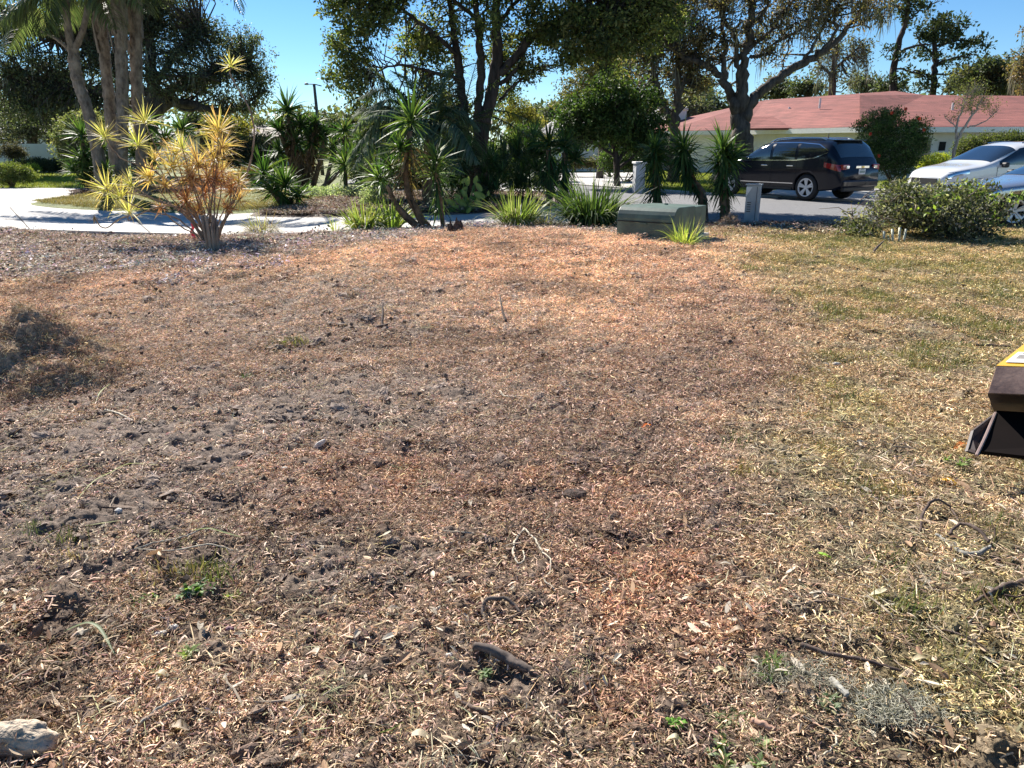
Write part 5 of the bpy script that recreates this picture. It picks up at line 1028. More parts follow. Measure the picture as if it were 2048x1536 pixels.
t = tag(MB().box((-37.5+8.5-5, 46, .80), (15.5, .22, 1.74)).build('stucco_wall', plain('shade_stucco', (.66, .67, .68), .9, var=.05, scale=1)), 'long plain white stucco garden wall behind the clipped hedge', 'wall')  # the wall's bluish shade is mixed into its stucco colour
# dense far wood closing the view
xx = rg.uniform(-150, 150, 900); yy_ = 98+rg.normal(0, 7, 900); zz_ = rg.random(900)**.8*(4.2+3*fbm(xx, xx*0, .06, 3, 9))
cb = MB(); crown_mesh(cb, np.stack([xx, yy_, zz_], -1), 1.7, 36, .85, OAKC+[(.12, .12, .07)], .3)
tag(cb.build('distant_wood', LEAF), 'far dark wood closing the horizon', kind='stuff')

# ------------------------------------------------------------------ vehicles
def car(name, label, cat, C, f, prof, bot, L, Wd, zc_, paint, glass, wheels, wr, side_win, wind, back, n_=3.6, extras=None, dark_low=None, group=None):
    """prof: roofline (u,z); bot: underside (u,z); u runs from nose to tail"""
    f = Vector((f[0], f[1], 0)).normalized(); lf = Vector((-f.y, f.x, 0))
    pu = np.array([p[0] for p in prof]); pz = np.array([p[1] for p in prof])
    ug = np.linspace(0, L, 400); zg = np.interp(ug, pu, pz)
    for _ in range(3): zg = np.convolve(np.pad(zg, 5, 'edge'), np.ones(11)/11, 'valid')
    bu = np.array([p[0] for p in bot]); bz = np.array([p[1] for p in bot])
    zt = lambda u: np.interp(u, ug, zg)
    zb = lambda u: np.interp(u, bu, bz)
    hw = lambda u: Wd/2*(1-.30*np.clip((.75-u)/.75, 0, 1)**2.2-.16*np.clip((u-L+.55)/.55, 0, 1)**2.2)
    zc = lambda u: np.minimum(zc_+.02*u, zt(u)-.16)
    def wat(u, z):
        s_ = np.clip((z-zc(u))/(zt(u)-zc(u)+1e-6), 0, 1)
        lowz = np.clip((zc(u)-z)/.7, 0, 1); return np.where(z > zc(u), hw(u)*(1-s_**n_)**(1/n_), hw(u)*(1-.05*lowz**2+.012*np.sin(np.clip(lowz*3.1, 0, 3.14))))
    def ztop(u, v):
        q = np.clip(np.abs(v)/hw(u), 0, 1); return zc(u)+(zt(u)-zc(u))*(1-q**n_)**(1/n_)
    def TP(P):
        P = np.asarray(P, float); return np.array(tuple(C))+np.array(tuple(f))*(L/2-P[..., 0:1])+np.array(tuple(lf))*P[..., 1:2]+np.array([0, 0, 1.])*P[..., 2:3]
    t = thing(name, label, cat, C, group)
    us = np.concatenate([np.linspace(0, .5, 12), np.linspace(.5, L-.5, 60)[1:-1], np.linspace(L-.5, L, 12)])
    secs = []
    for u in us:
        zB, zC, zT = float(zb(u)), float(zc(u)), float(zt(u)); row = [(u, 0, zB), (u, float(hw(u))*.5, zB), (u, float(wat(u, zB))*.93, zB)]
        for q in np.linspace(0, 1, 8)[0:]: z = zB+.04+(zC-zB-.04)*q; row.append((u, float(wat(u, z)), z))
        for q in (.12, .25, .4, .55, .7, .82, .9, .96): z = zC+(zT-zC)*q; row.append((u, float(wat(u, z)), z))
        w9 = row[-1][1]
        for q in (.85, .65, .4, .2): v = w9*q; row.append((u, v, float(ztop(u, v))))
        row.append((u, 0, zT)); secs.append(row+[(a, -b_, c_) for a, b_, c_ in row[-2:0:-1]])
    V = np.array(secs); ns, m_ = V.shape[:2]
    mb = MB(); i = np.arange(ns-1)[:, None]*m_; j = np.arange(m_)[None]; k = (j+1) % m_
    mb.add(TP(V).reshape(-1, 3), np.stack([i+j, i+k, i+m_+k, i+m_+j], -1).reshape(-1, 4)[:, ::-1])
    mb.f.append(np.array([list(range(m_))])); mb.f.append(np.array([list(range((ns-1)*m_, ns*m_))[::-1]]))
    body = mb.build('body', paint, t, True)
    cut = []
    for u in wheels:                                  # real wheel openings, cut out of the body
        for sg in (1, -1):
            c1 = TP(np.array([u, sg*(Wd/2-.22), wr])); mb = MB(); ax = lf*sg
            mb.lathe([(.0, -.06), (wr+.055, -.06), (wr+.055, .5), (.0, .5)], tuple(c1), ax, 28); cut.append(mb.build('wheel_well_cut', None))
    for o_ in cut:
        md = body.modifiers.new('b', 'BOOLEAN'); md.object = o_; md.operation = 'DIFFERENCE'; md.solver = 'EXACT'
    dg = bpy.context.evaluated_depsgraph_get(); nm = bpy.data.meshes.new_from_object(body.evaluated_get(dg)); body.modifiers.clear(); body.data = nm
    if not nm.materials: nm.materials.append(paint)
    nm.materials[0] = paint
    for o_ in cut: bpy.data.objects.remove(o_)
    def side_patch(top, bt, sg, nm_, mt, off=.006, nu=24, nz_=6, th=True):
        u0, u1 = max(top[0][0], bt[0][0]), min(top[-1][0], bt[-1][0]); uu = np.linspace(u0, u1, nu)
        za = np.interp(uu, [p[0] for p in bt], [p[1] for p in bt]); zb_ = np.interp(uu, [p[0] for p in top], [p[1] for p in top])
        q = np.linspace(0, 1, nz_)[:, None]; Z_ = za*(1-q)+zb_*q; U_ = uu+0*Z_; V_ = (wat(U_, Z_)+off)*sg
        mb = MB(); P = TP(np.stack([U_, V_, Z_], -1)); i = np.arange(nz_-1)[:, None]*nu; j = np.arange(nu-1)[None]
        q4 = np.stack([i+j, i+j+1, i+nu+j+1, i+nu+j], -1).reshape(-1, 4); mb.add(P.reshape(-1, 3), q4 if sg < 0 else q4[:, ::-1]); return mb.build(nm_, mt, t, True)
    def top_patch(u0, u1, wfrac, nm_, mt, off=.008, axis_u=0):
        uu = np.linspace(u0, u1, 14)[:, None]; vv = np.linspace(-1, 1, 21)[None]; V_ = vv*wfrac*hw(uu)*np.ones((14, 1)); U_ = uu+0*vv
        Z_ = ztop(U_, V_); P = np.stack([U_+(-off if u0 < L/2 else off)*.8, V_, Z_+off*.7], -1); mb = MB(); i = np.arange(13)[:, None]*21; j = np.arange(20)[None]
        mb.add(TP(P).reshape(-1, 3), np.stack([i+j, i+21+j, i+21+j+1, i+j+1], -1).reshape(-1, 4)); return mb.build(nm_, mt, t, True)
    for sg in (1, -1):
        for (top, bt) in side_win: side_patch(top, bt, sg, 'side_window', glass)
    top_patch(*wind, 'windshield', glass); top_patch(*back, 'rear_window', glass)
    RIM = plain('alloy', (.62, .62, .63), .4, .35, .03); TY = plain('tyre', (.018, .018, .019), .8)
    for u in wheels:
        for sg in (1, -1):
            c = TP(np.array([u, sg*(Wd/2-.12), wr])); ax = lf*sg; ri = wr*.70
            mb = MB(); mb.lathe([(ri-.01, -.10), (wr-.03, -.11), (wr, -.08), (wr, .06), (wr-.03, .095), (ri+.01, .10), (ri-.01, .085), (ri-.01, -.10)], tuple(c), ax, 36); wl_ = mb.build('wheel', TY, t, True)
            mb = MB(); mb.lathe([(ri-.035, .045), (ri-.03, .09), (ri, .095), (ri+.004, .08), (ri-.005, -.08)], tuple(c), ax, 36); mb.lathe([(.0, .085), (.05, .083), (.07, .06), (.07, .0), (0, 0)], tuple(c), ax, 16)
            X1 = f; 
            for s_ in range(10):
                an = (s_//2)*2*math.pi/5+(-.16 if s_ % 2 else .16)+.3; dr = X1*math.cos(an)+Vector((0, 0, 1))*math.sin(an); tn = -X1*math.sin(an)+Vector((0, 0, 1))*math.cos(an)
                p0 = Vector(c)+ax*.055+dr*.05; p1 = Vector(c)+ax*.075+dr*(ri-.02); w0, w1 = tn*.022, tn*.030
                mb.prism([p0-w0, p0+w0, p1+w1, p1-w1], ax*.02)
            mb.build('rim', RIM, wl_)
            mb = MB(); mb.lathe([(0, -.04), (ri, -.04), (ri, -.02), (0, -.02)], tuple(c), ax, 24); mb.build('brake_disc', DARKG, wl_)
    return t, TP, wat, ztop, side_patch, top_patch, f, lf, hw, zt
NAVY = plain('black_car_paint', (.005, .007, .015), .2, .0, .1, spec=.3, coat=.25)
SILV = plain('silver_car_paint', (.50, .52, .55), .22, .75, .03, coat=1.0)
WHTC = plain('pearl_car_paint', (.72, .72, .71), .25, .1, .02, coat=1.0)
CHR = plain('chrome', (.75, .75, .76), .10, 1.0, .02)
CGL = plain('car_glass', (.012, .016, .02), .04, spec=.9, var=.05, coat=1.0)
BLKP = plain('black_plastic', (.02, .02, .021), .5)
RED = plain('tail_red', (.30, .012, .012), .12, coat=1.0, var=.1)
f = Vector((-.53, .85, 0)).normalized(); lf = Vector((-f.y, f.x, 0)); Gr = G(1612, 401); L = 5.17
Cc = Gr-f*(L/2-4.05)-lf*.9; Cc.z = .0
prof = [(0, .80), (.05, 1.0), (.5, 1.12), (1.25, 1.20), (1.5, 1.27), (2.15, 1.68), (2.5, 1.78), (3.1, 1.82), (4.2, 1.80), (4.70, 1.74), (4.88, 1.45), (5.02, 1.14), (5.14, 1.04), (5.17, .75)]
bot = [(0, .38), (.3, .25), (1, .27), (4.2, .27), (4.9, .34), (5.17, .45)]
t, TP, wat, ztop, SPt, TPt, f_, l_, hw, zt = car('sport_utility_vehicle', 'black sport utility vehicle parked across the street with its rear towards us', 'car', Cc, f, prof, bot, L, 1.99, 1.02, NAVY, CGL, [1.0, 4.02], .385,
    [([(1.62, 1.22), (2.25, 1.60), (2.62, 1.65)], [(1.62, 1.14), (2.62, 1.15)]), ([(2.72, 1.655), (3.55, 1.655)], [(2.72, 1.15), (3.55, 1.17)]), ([(3.65, 1.65), (4.3, 1.60), (4.6, 1.45)], [(3.65, 1.18), (4.2, 1.25), (4.6, 1.38)])],
    (1.50, 2.12, .86), (4.66, 4.97, .84))
for sg in (1, -1):
    SPt([(1.55, 1.155), (4.7, 1.40)] if False else [(1.6, 1.15), (3.6, 1.175), (4.25, 1.255), (4.66, 1.40)], [(1.6, 1.125), (3.6, 1.15), (4.25, 1.225), (4.66, 1.375)], sg, 'chrome_strip', CHR, .012, 40, 2)
    SPt([(1.6, 1.24), (2.27, 1.635), (2.7, 1.685), (3.6, 1.685), (4.3, 1.635), (4.66, 1.46)], [(1.6, 1.225), (2.27, 1.61), (2.7, 1.66), (3.6, 1.66), (4.3, 1.61), (4.66, 1.44)], sg, 'chrome_strip', CHR, .010, 40, 2)
    SPt([(1.5, .50), (3.55, .50)], [(1.5, .475), (3.55, .475)], sg, 'chrome_strip', CHR, .014, 20, 2)
    SPt([(1.5, .36), (3.5, .36)], [(1.5, .30), (3.5, .30)], sg, 'sill_trim', BLKP, .012, 20, 2)
    for u in (2.45, 3.42):
        c1 = TP(np.array([u, sg*(float(wat(u, 1.0))+.02), 1.0])); MB().box(tuple(c1), (.24, .035, .035), math.atan2(f_.y, f_.x)).build('door_handle', CHR, t, bevel=.01)
    for u in (1.55, 2.68, 3.62):
        SPt([(u, 1.12), (u+.012, 1.12)], [(u, .36), (u+.012, .36)], sg, 'door_seam', DARKG, .004, 2, 8)
    c1 = TP(np.array([1.72, sg*(float(wat(1.72, 1.1))+.10), 1.16])); MB().box(tuple(c1), (.12, .2, .16), math.atan2(f_.y, f_.x)).build('side_mirror', NAVY, t, bevel=.04)
    SPt([(4.60, 1.12), (5.10, 1.04)], [(4.60, .99), (5.10, .86)], sg, 'taillight', RED, .010, 10, 4)
    SPt([(.10, .98), (.62, 1.02)], [(.10, .82), (.62, .92)], sg, 'headlight', CHR, .008, 10, 4)
    rr = [TP(np.array([u, sg*.66, float(ztop(np.array(u), np.array(.66)))+.05*(1 if 0 < i_ < 9 else 0)+.0])) for i_, u in enumerate(np.linspace(2.35, 4.35, 10))]
    mb = MB(); mb.tube([tuple(q) for q in rr], .02, 6); mb.build('roof_rail', CHR, t)
def rear_box(u, v, z, sv, sz, th, nm_, mt, bev=.006):
    c1 = TP(np.array([u, v, z])); o = MB().box(tuple(c1), (th, sv, sz), math.atan2(f_.y, f_.x)).build(nm_, mt, t, bevel=bev); return o
for sg in (1, -1): rear_box(5.08, sg*.72, .99, .30, .15, .14, 'taillight', RED, .02); rear_box(5.155, sg*.66, .99, .14, .08, .03, 'reverse_light', CHR)
rear_box(5.175, 0, .99, .62, .07, .03, 'chrome_bar', CHR)
c1 = TP(np.array([5.20, 0, .99])); mb = MB(); an = math.atan2(f_.y, f_.x); mb.box(tuple(c1), (.012, .13, .028), an); mb.box(tuple(c1), (.014, .05, .05), an); mb.build('emblem', plain('gold', (.65, .45, .10), .3, .8), t)
pl = rear_box(5.18, 0, .86, .31, .155, .015, 'licence_plate', WHITE)
mb = MB()
for k in range(6): c1 = TP(np.array([5.19, -.10+k*.04, .855])); mb.box(tuple(c1), (.006, .02, .06), an)
c1 = TP(np.array([5.19, 0, .915])); mb.box(tuple(c1), (.006, .16, .016), an); mb.build('plate_characters', plain('plate_green', (.10, .22, .14), .6), pl)
rear_box(5.15, 0, .52, 1.7, .22, .10, 'bumper', NAVY, .05); rear_box(5.12, 0, .36, 1.5, .12, .10, 'bumper_trim', BLKP, .02)
rear_box(4.66, 0, 1.735, 1.25, .03, .25, 'spoiler', NAVY, .012)
mb = MB(); c1 = TP(np.array([3.9, 0, 1.78])); mb.tube([tuple(c1), tuple(np.array(c1)+np.array([.02, .03, .16]))], [.03, .008], 6); mb.build('antenna', BLKP, t)
# pale crossover and silver sedan cut by the right edge of the view
prof2 = [(0, .72), (.06, .92), (.4, 1.03), (1.0, 1.12), (1.25, 1.2), (2.0, 1.60), (2.4, 1.68), (3.0, 1.70), (4.0, 1.64), (4.45, 1.45), (4.65, .9)]
f2 = Vector((-.985, -.17, 0)).normalized(); n0 = W(1858, 360, 21.2); C2_ = Vector((n0.x, n0.y, 0))-f2*2.33; C2_.z = 0; C2_ = C2_-Vector((-f2.y, f2.x, 0))*(.2)
t, TP, wat, ztop, SPt, TPt, f_, l_, hw, zt = car('crossover', 'white crossover parked behind the silver sedan at the right edge', 'car', C2_, f2, prof2, [(0, .36), (.3, .24), (4.3, .26), (4.65, .4)], 4.65, 1.86, .98, WHTC, CGL, [.92, 3.6], .35,
    [([(1.45, 1.18), (2.1, 1.52), (2.45, 1.58)], [(1.45, 1.10), (2.45, 1.10)]), ([(2.54, 1.58), (3.35, 1.55)], [(2.54, 1.10), (3.35, 1.13)]), ([(3.43, 1.54), (3.9, 1.46)], [(3.43, 1.14), (3.9, 1.22)])], (1.26, 1.98, .86), (4.15, 4.45, .8))
for sg in (1, -1):
    SPt([(.12, .90), (.6, .98)], [(.12, .74), (.6, .88)], sg, 'headlight', CHR, .008, 10, 4)
    c1 = TP(np.array([1.55, sg*(float(wat(1.55, 1.05))+.09), 1.10])); MB().box(tuple(c1), (.12, .18, .14), math.atan2(f_.y, f_.x)).build('side_mirror', BLKP, t, bevel=.04)
    SPt([(1.40, 1.05), (1.412, 1.05)], [(1.40, .4), (1.412, .4)], sg, 'door_seam', DARKG, .004, 2, 8)
    rr = [TP(np.array([u, sg*.62, float(ztop(np.array(u), np.array(.62)))+.04])) for u in np.linspace(2.3, 4.0, 8)]; mb = MB(); mb.tube([tuple(q) for q in rr], .018, 6); mb.build('roof_rail', CHR, t)
mb = MB(); c1 = TP(np.array([-.01, 0, .66])); mb.box(tuple(c1), (.03, 1.0, .16), math.atan2(f_.y, f_.x)); mb.build('grille', BLKP, t)
prof3 = [(0, .60), (.06, .74), (.5, .84), (1.2, .93), (1.45, .98), (2.3, 1.38), (2.7, 1.45), (3.2, 1.44), (3.9, 1.2), (4.3, 1.08), (4.75, 1.02), (4.85, .8)]
f3 = Vector((-1, .03, 0)).normalized(); n0 = W(1893, 400, 16.4); C3 = Vector((n0.x, n0.y, 0))-f3*2.43
t, TP, wat, ztop, SPt, TPt, f_, l_, hw, zt = car('sedan', 'silver grey sedan parked nearest at the right edge behind the brush pile', 'car', C3, f3, prof3, [(0, .28), (.3, .18), (4.5, .2), (4.85, .35)], 4.85, 1.84, .86, SILV, CGL, [.93, 3.75], .33,
    [([(1.75, 1.06), (2.35, 1.32), (2.62, 1.37)], [(1.75, .96), (2.62, .97)]), ([(2.70, 1.37), (3.2, 1.34), (3.6, 1.2)], [(2.70, .97), (3.6, 1.0)])], (1.50, 2.28, .86), (3.5, 3.95, .8))
for sg in (1, -1):
    SPt([(.12, .74), (.6, .82)], [(.12, .60), (.6, .72)], sg, 'headlight', CHR, .008, 10, 4)
    c1 = TP(np.array([1.85, sg*(float(wat(1.85, .95))+.10), 1.02])); MB().box(tuple(c1), (.12, .2, .14), math.atan2(f_.y, f_.x)).build('side_mirror', BLKP, t, bevel=.04)
    SPt([(1.0, .30), (3.6, .30)], [(1.0, .27), (3.6, .27)], sg, 'chrome_strip', CHR, .012, 20, 2)
    SPt([(1.62, .9), (1.632, .9)], [(1.62, .3), (1.632, .3)], sg, 'door_seam', DARKG, .004, 2, 8)
    SPt([(1.68, .985), (3.65, 1.03)], [(1.68, .96), (3.65, 1.0)], sg, 'window_trim', BLKP, .010, 20, 2)

# ------------------------------------------------------------------ utility boxes, lamp, mailboxes, hoop
GREEN = plain('utility_green', (.085, .135, .105), .5, var=.15, scale=3.5, bump=.001, bscale=20, col2=(.05, .08, .065))
q = Gh(1346, 486); e1 = Vector((-.84, .54, 0)).normalized(); e2 = Vector((.54, .84, 0)).normalized(); wF, LS, HT_ = .90, 1.35, .47
t = thing('utility_transformer', 'low green padmount utility box with rounded lid edge beside the grass tuft', 'utility box', q)
z0 = q.z-.05
prf = [(0, z0), (0, z0+.05+.32), (.015, z0+.05+.38), (.05, z0+.05+.43), (.10, z0+.05+.47), (.17, z0+.05+.49), (LS*.62, z0+.05+HT_), (LS*.62, z0)]
mb = MB(); mb.prism([q+e2*a-Vector((0, 0, q.z))+Vector((0, 0, b_)) for a, b_ in prf], e1*wF); mb.build('lid', GREEN, t, bevel=.008)
mb = MB(); mb.prism([q+e2*a-Vector((0, 0, q.z))+Vector((0, 0, b_))-e1*.0 for a, b_ in [(LS*.63, z0), (LS*.63, z0+.05+HT_-.012), (LS, z0+.05+HT_-.02), (LS, z0)]], e1*wF); mb.build('tank', GREEN, t, bevel=.008)
mb = MB(); c1 = q-e2*.008+e1*.45; mb.box((c1.x, c1.y, z0+.325), (wF*.98, .012, .012), math.atan2(e1.y, e1.x)); mb.build('lid_seam', DARKG, t)
mb = MB(); c1 = q-e2*.015+e1*.47; mb.box((c1.x, c1.y, z0+.30), (.10, .02, .025), math.atan2(e1.y, e1.x)); mb.build('lock_tab', GREEN, t)
mb = MB(); c1 = q+e1*.45+e2*.8; mb.box((c1.x, c1.y, q.z+HT_+.012), (.04, .04, .025), .5); mb.build('lifting_bolt', GREEN, t)
mb = MB(); c1 = q+e1*wF/2+e2*LS/2; mb.box((c1.x, c1.y, q.z-.02), (wF+.12, LS+.12, .08), math.atan2(e1.y, e1.x)); mb.build('concrete_pad', CONC, t)
GREYB = plain('pedestal_grey', (.40, .41, .40), .55, var=.08, scale=3, col2=(.30, .32, .33))
q = Gh(1501, 454); an = R(-24); t = thing('utility_pedestal', 'slim grey louvred utility pedestal right of the three yuccas', 'utility box', q)
ux_, uy_ = Vector((math.cos(an), math.sin(an), 0)), Vector((-math.sin(an), math.cos(an), 0))
mb = MB(); mb.box((q.x, q.y, q.z+.40), (.27, .22, .86), an); mb.build('cabinet', GREYB, t, bevel=.01)
c1 = q-uy_*.114+ux_*.0; mb = MB(); mb.box((c1.x+ux_.x*.075, c1.y+ux_.y*.075, q.z+.42), (.008, .006, .78), an); mb.build('door_seam', DARKG, t)
for k in range(5):
    c1 = q-uy_*.118-ux_*.06; mb = MB(); mb.box((c1.x, c1.y, q.z+.50-k*.045), (.07, .012, .014), an); mb.build('louvre', BLKP, t)
mb = MB(); mb.prism([q-ux_*.155-uy_*.13+Vector((0, 0, .835)), q+ux_*.155-uy_*.13+Vector((0, 0, .835)), q+ux_*.155-uy_*.13+Vector((0, 0, .86)), q-ux_*.155-uy_*.13+Vector((0, 0, .86))], uy_*.26); mb.build('cap', GREYB, t)
mb = MB(); mb.prism([q-uy_*.121-ux_*.135+Vector((0, 0, .80)), q-uy_*.121-ux_*.02+Vector((0, 0, .80)), q-uy_*.121-ux_*.135+Vector((0, 0, .60))], -uy_*.004); mb.build('warning_label', WHITE, t)
q = W(648, 400, 45); q.z = 0; t = thing('street_lamp', 'tall dark street lamp with one short arm against the blue sky', 'street lamp', (q.x, 45, 0)); DKM = plain('lamp_pole', (.09, .085, .075), .7, var=.1)
mb = MB(); mb.tube([(q.x+.03, 45, -.05), (q.x+.0, 45, 2.5), (q.x-.08, 45, 4.85)], [.11, .095, .08], 12); mb.build('pole', DKM, t, True)
a_ = W(643, 172, 45); b_ = W(616, 168, 45); mb = MB(); mb.tube([a_, (a_+b_)/2+Vector((0, 0, .04)), b_], [.03, .028, .025], 8); mb.build('arm', DKM, t, True)
mb = MB(); mb.lathe([(0, .07), (.09, .05), (.13, -.02), (.10, -.05), (0, -.06)], (b_.x-.08, 45, b_.z), (0, 0, 1), 14); mb.build('lamp_head', plain('lamp_grey', (.4, .4, .4), .5), t, True)
c = W(35, 263, 58); t = thing('basketball_hoop', 'white basketball backboard on a dark post above the garden wall', 'basketball hoop', (c.x+.15, 58, 0))
mb = MB(); mb.box((c.x, 58, c.z), (1.55, .04, .85), .12); bb_ = mb.build('backboard', WHITE, t)
mb = MB()
for dx, dz, sx, sz in ((0, .42, 1.6, .04), (0, -.42, 1.6, .04), (-.77, 0, .04, .85), (.77, 0, .04, .85), (-.3, 0, .035, .8), (.3, 0, .035, .8), (0, .12, .5, .035), (0, -.18, .5, .035), (-.25, -.03, .035, .3), (.25, -.03, .035, .3)): mb.box((c.x+dx, 58-.03-dx*-.12, c.z+dz), (sx, .03, sz), .12)
mb.build('frame', DKM, bb_)
mb = MB(); mb.tube([(c.x+.15, 58.3, -.05), (c.x+.12, 58.2, c.z)], .07, 8); mb.build('post', DKM, t)
mb = MB(); an_ = np.linspace(0, 6.283, 17); mb.tube([(c.x+.22*math.cos(a), 57.6+.22*math.sin(a), c.z-.22) for a in an_], .014, 5, None, 0, False); mb.build('rim', plain('hoop_orange', (.5, .15, .05), .5), t)
mb = MB(); [mb.tube([(c.x+.22*math.cos(a), 57.6+.22*math.sin(a), c.z-.22), (c.x+.1*math.cos(a+.4), 57.6+.1*math.sin(a+.4), c.z-.6)], .006, 4) for a in an_[:-1]]; mb.build('net', WHITE, t)
c = W(1278, 350, 27.2); t = thing('mailbox_pillar', 'pale grey mailbox pillar standing across the road left of the yuccas', 'mailbox', (c.x, 27.2, -.03))
mb = MB(); mb.box((c.x, 27.2, .48), (.34, .36, 1.02), .15); mb.build('pillar', plain('pillar_grey', (.5, .5, .5), .8, var=.08), t, bevel=.01); mb = MB(); mb.box((c.x, 27.2, 1.02), (.42, .44, .07), .15); mb.build('cap', WHITE, t, bevel=.01)
c = W(494, 325, 40); t = thing('mailbox', 'white roadside mailbox on a post behind the low yucca', 'mailbox', (c.x, 40, 0))
mb = MB(); mb.box((c.x, 40, c.z), (.5, .3, .42), .3); mb.build('box', WHITE, t, bevel=.05); mb = MB(); mb.box((c.x, 40, (c.z-.2)/2-.02), (.12, .12, c.z-.16), .3); mb.build('post', WHITE, t)
c = Gh(1479, 481, .012); tag(MB().box(tuple(c), (.44, .62, .035), .1).build('ground_cover_plate', plain('blue_grey_lid', (.22, .27, .33), .6, var=.15)), 'flat blue grey utility lid in the mulch right of the green box', 'utility lid')
# survey flag
c = Gh(389, 482); t = thing('marker_flag', 'pink red survey ribbon on a short wire beside the red yellow shrub', 'marker flag', c)
mb = MB(); mb.tube([c, c+Vector((.01, 0, .16)), c+Vector((.0, 0, .30))], .004, 5); mb.build('wire', DKM, t)
mb = MB(); P = np.array([[c.x+dx*.022+.02*math.sin(k*1.7), c.y-.01*k+.02*dx, c.z+.30-k*.05] for k in range(6) for dx in (-1, 1)]); mb.add(P, [[2*k, 2*k+1, 2*k+3, 2*k+2] for k in range(5)]); mb.build('ribbon', plain('pink_ribbon', (.8, .06, .12), .5, var=.1), t)

# ------------------------------------------------------------------ machine at the right edge
RUST = plain('rusty_brown_paint', (.26, .17, .13), .55, var=.25, scale=6, bump=.002, bscale=40, col2=(.10, .06, .05)); YEL = plain('yellow_paint', (.72, .40, .03), .4, var=.06, scale=3)
DKB = plain('dark_brown_steel', (.028, .014, .011), .6, var=.3, scale=8, col2=(.02, .012, .01))
q = G(1932, 905); t = thing('stump_grinder', 'yellow and rusty brown machine housing jutting in from the right edge', 'machine', (q.x+.6, q.y+.3, 0))
dv = Vector((.95, -.22, 0)); LN = 1.6            # the housing runs off to the right, a little nearer
a1 = W(1992, 735, 3.75); a2 = W(1975, 788, 3.605); a3 = W(1988, 824, 3.80); a0 = W(2048, 691, 4.25); sl_ = a0-a1
dr = Vector((1, -.12, 0))*LN
def quadp(pts, nm_, mt, th, off=.001):
    n0_ = (pts[1]-pts[0]).cross(pts[2]-pts[0]).normalized(); n0_ = n0_ if n0_.dot(Vector((0, 0, EYE))-pts[0]) > 0 else -n0_
    mb = MB(); mb.prism([p_+n0_*off for p_ in pts], n0_*th); return mb.build(nm_, mt, t)
mb = MB(); mb.prism([a1, a2, a3, a3+sl_*1.4, a1+sl_*1.4], dr); mb.build('housing', DKB, t)
quadp([a1, a1+sl_*1.4, a1+sl_*1.4+dr, a1+dr], 'top_plate', YEL, .010)
quadp([a1, a1+dr, a2+dr, a2], 'side_plate', RUST, .008)
lb0 = a1+sl_*.10+Vector((.03, 0, .014)); lb = quadp([lb0, lb0+sl_*.45, lb0+sl_*.45+Vector((.5, -.06, 0)), lb0+Vector((.5, -.06, 0))], 'warning_label', plain('label_white', (.75, .72, .66), .5, var=.04), .002)
lb1 = lb0+sl_*.02+Vector((.13, -.016, .004)); mb = MB(); n0_ = sl_.cross(Vector((1, -.12, 0))).normalized()*-.002
mb.prism([lb1, lb1+sl_*.15, lb1+sl_*.15+Vector((.3, -.036, 0)), lb1+Vector((.3, -.036, 0))], n0_); mb.build('red_panel', plain('label_red', (.6, .10, .10), .5), lb)
mb = MB()
for k, (u_, v_, w_) in enumerate([(.34, .03, .03), (.34, .08, .04), (.34, .15, .03), (.26, .02, .07), (.22, .02, .06), (.18, .02, .06), (.14, .02, .05)]):
    p0 = lb0+sl_*u_+Vector((v_+.01, -.1*v_, .006)); mb.prism([p0, p0+sl_*(.035 if k < 3 else .012), p0+sl_*(.035 if k < 3 else .012)+Vector((w_, -.12*w_, 0)), p0+Vector((w_, -.12*w_, 0))], n0_)
mb.build('print', plain('label_ink', (.06, .05, .05), .6), lb)
b0 = W(1988, 826, 3.72); b1 = W(1941, 862, 3.55); b2 = W(1929, 903, 3.45); b3 = W(1954, 911, 3.40); gb = lambda v: Vector((v.x, v.y, max(v.z, .03)))
quadp([gb(b0), gb(b1), gb(b2), gb(b3)], 'guard_plate', DKB, .015)
mb = MB(); cv = [W(1991, 826, 3.70), W(1981, 850, 3.60), W(1968, 880, 3.48), W(1953, 911, 3.38)]; Q, r = refine(cv, [.008]*4, 5); mb.tube([(p.x, p.y, max(.03, p.z)) for p in Q], .008, 6); mb.build('guard_edge', plain('pale_edge', (.30, .22, .20), .5, .3), t)  # paler brown tube along the guard plate's edge
bb0 = gb(b3)+Vector((.0, .02, 0)); top0 = W(1992, 828, 3.72); rr_ = Vector((1.5, -.40, 0))
CAV = plain('cavity_shade_black', (.006, .0035, .003), .8, spec=.1)  # near-black colour on the plate below stands in for shade inside the cavity
quadp([bb0, bb0+rr_*1.0+Vector((0, -.12, 0)), top0+rr_+Vector((0, .1, 0)), top0], 'chute_shade_plate', CAV, .02)

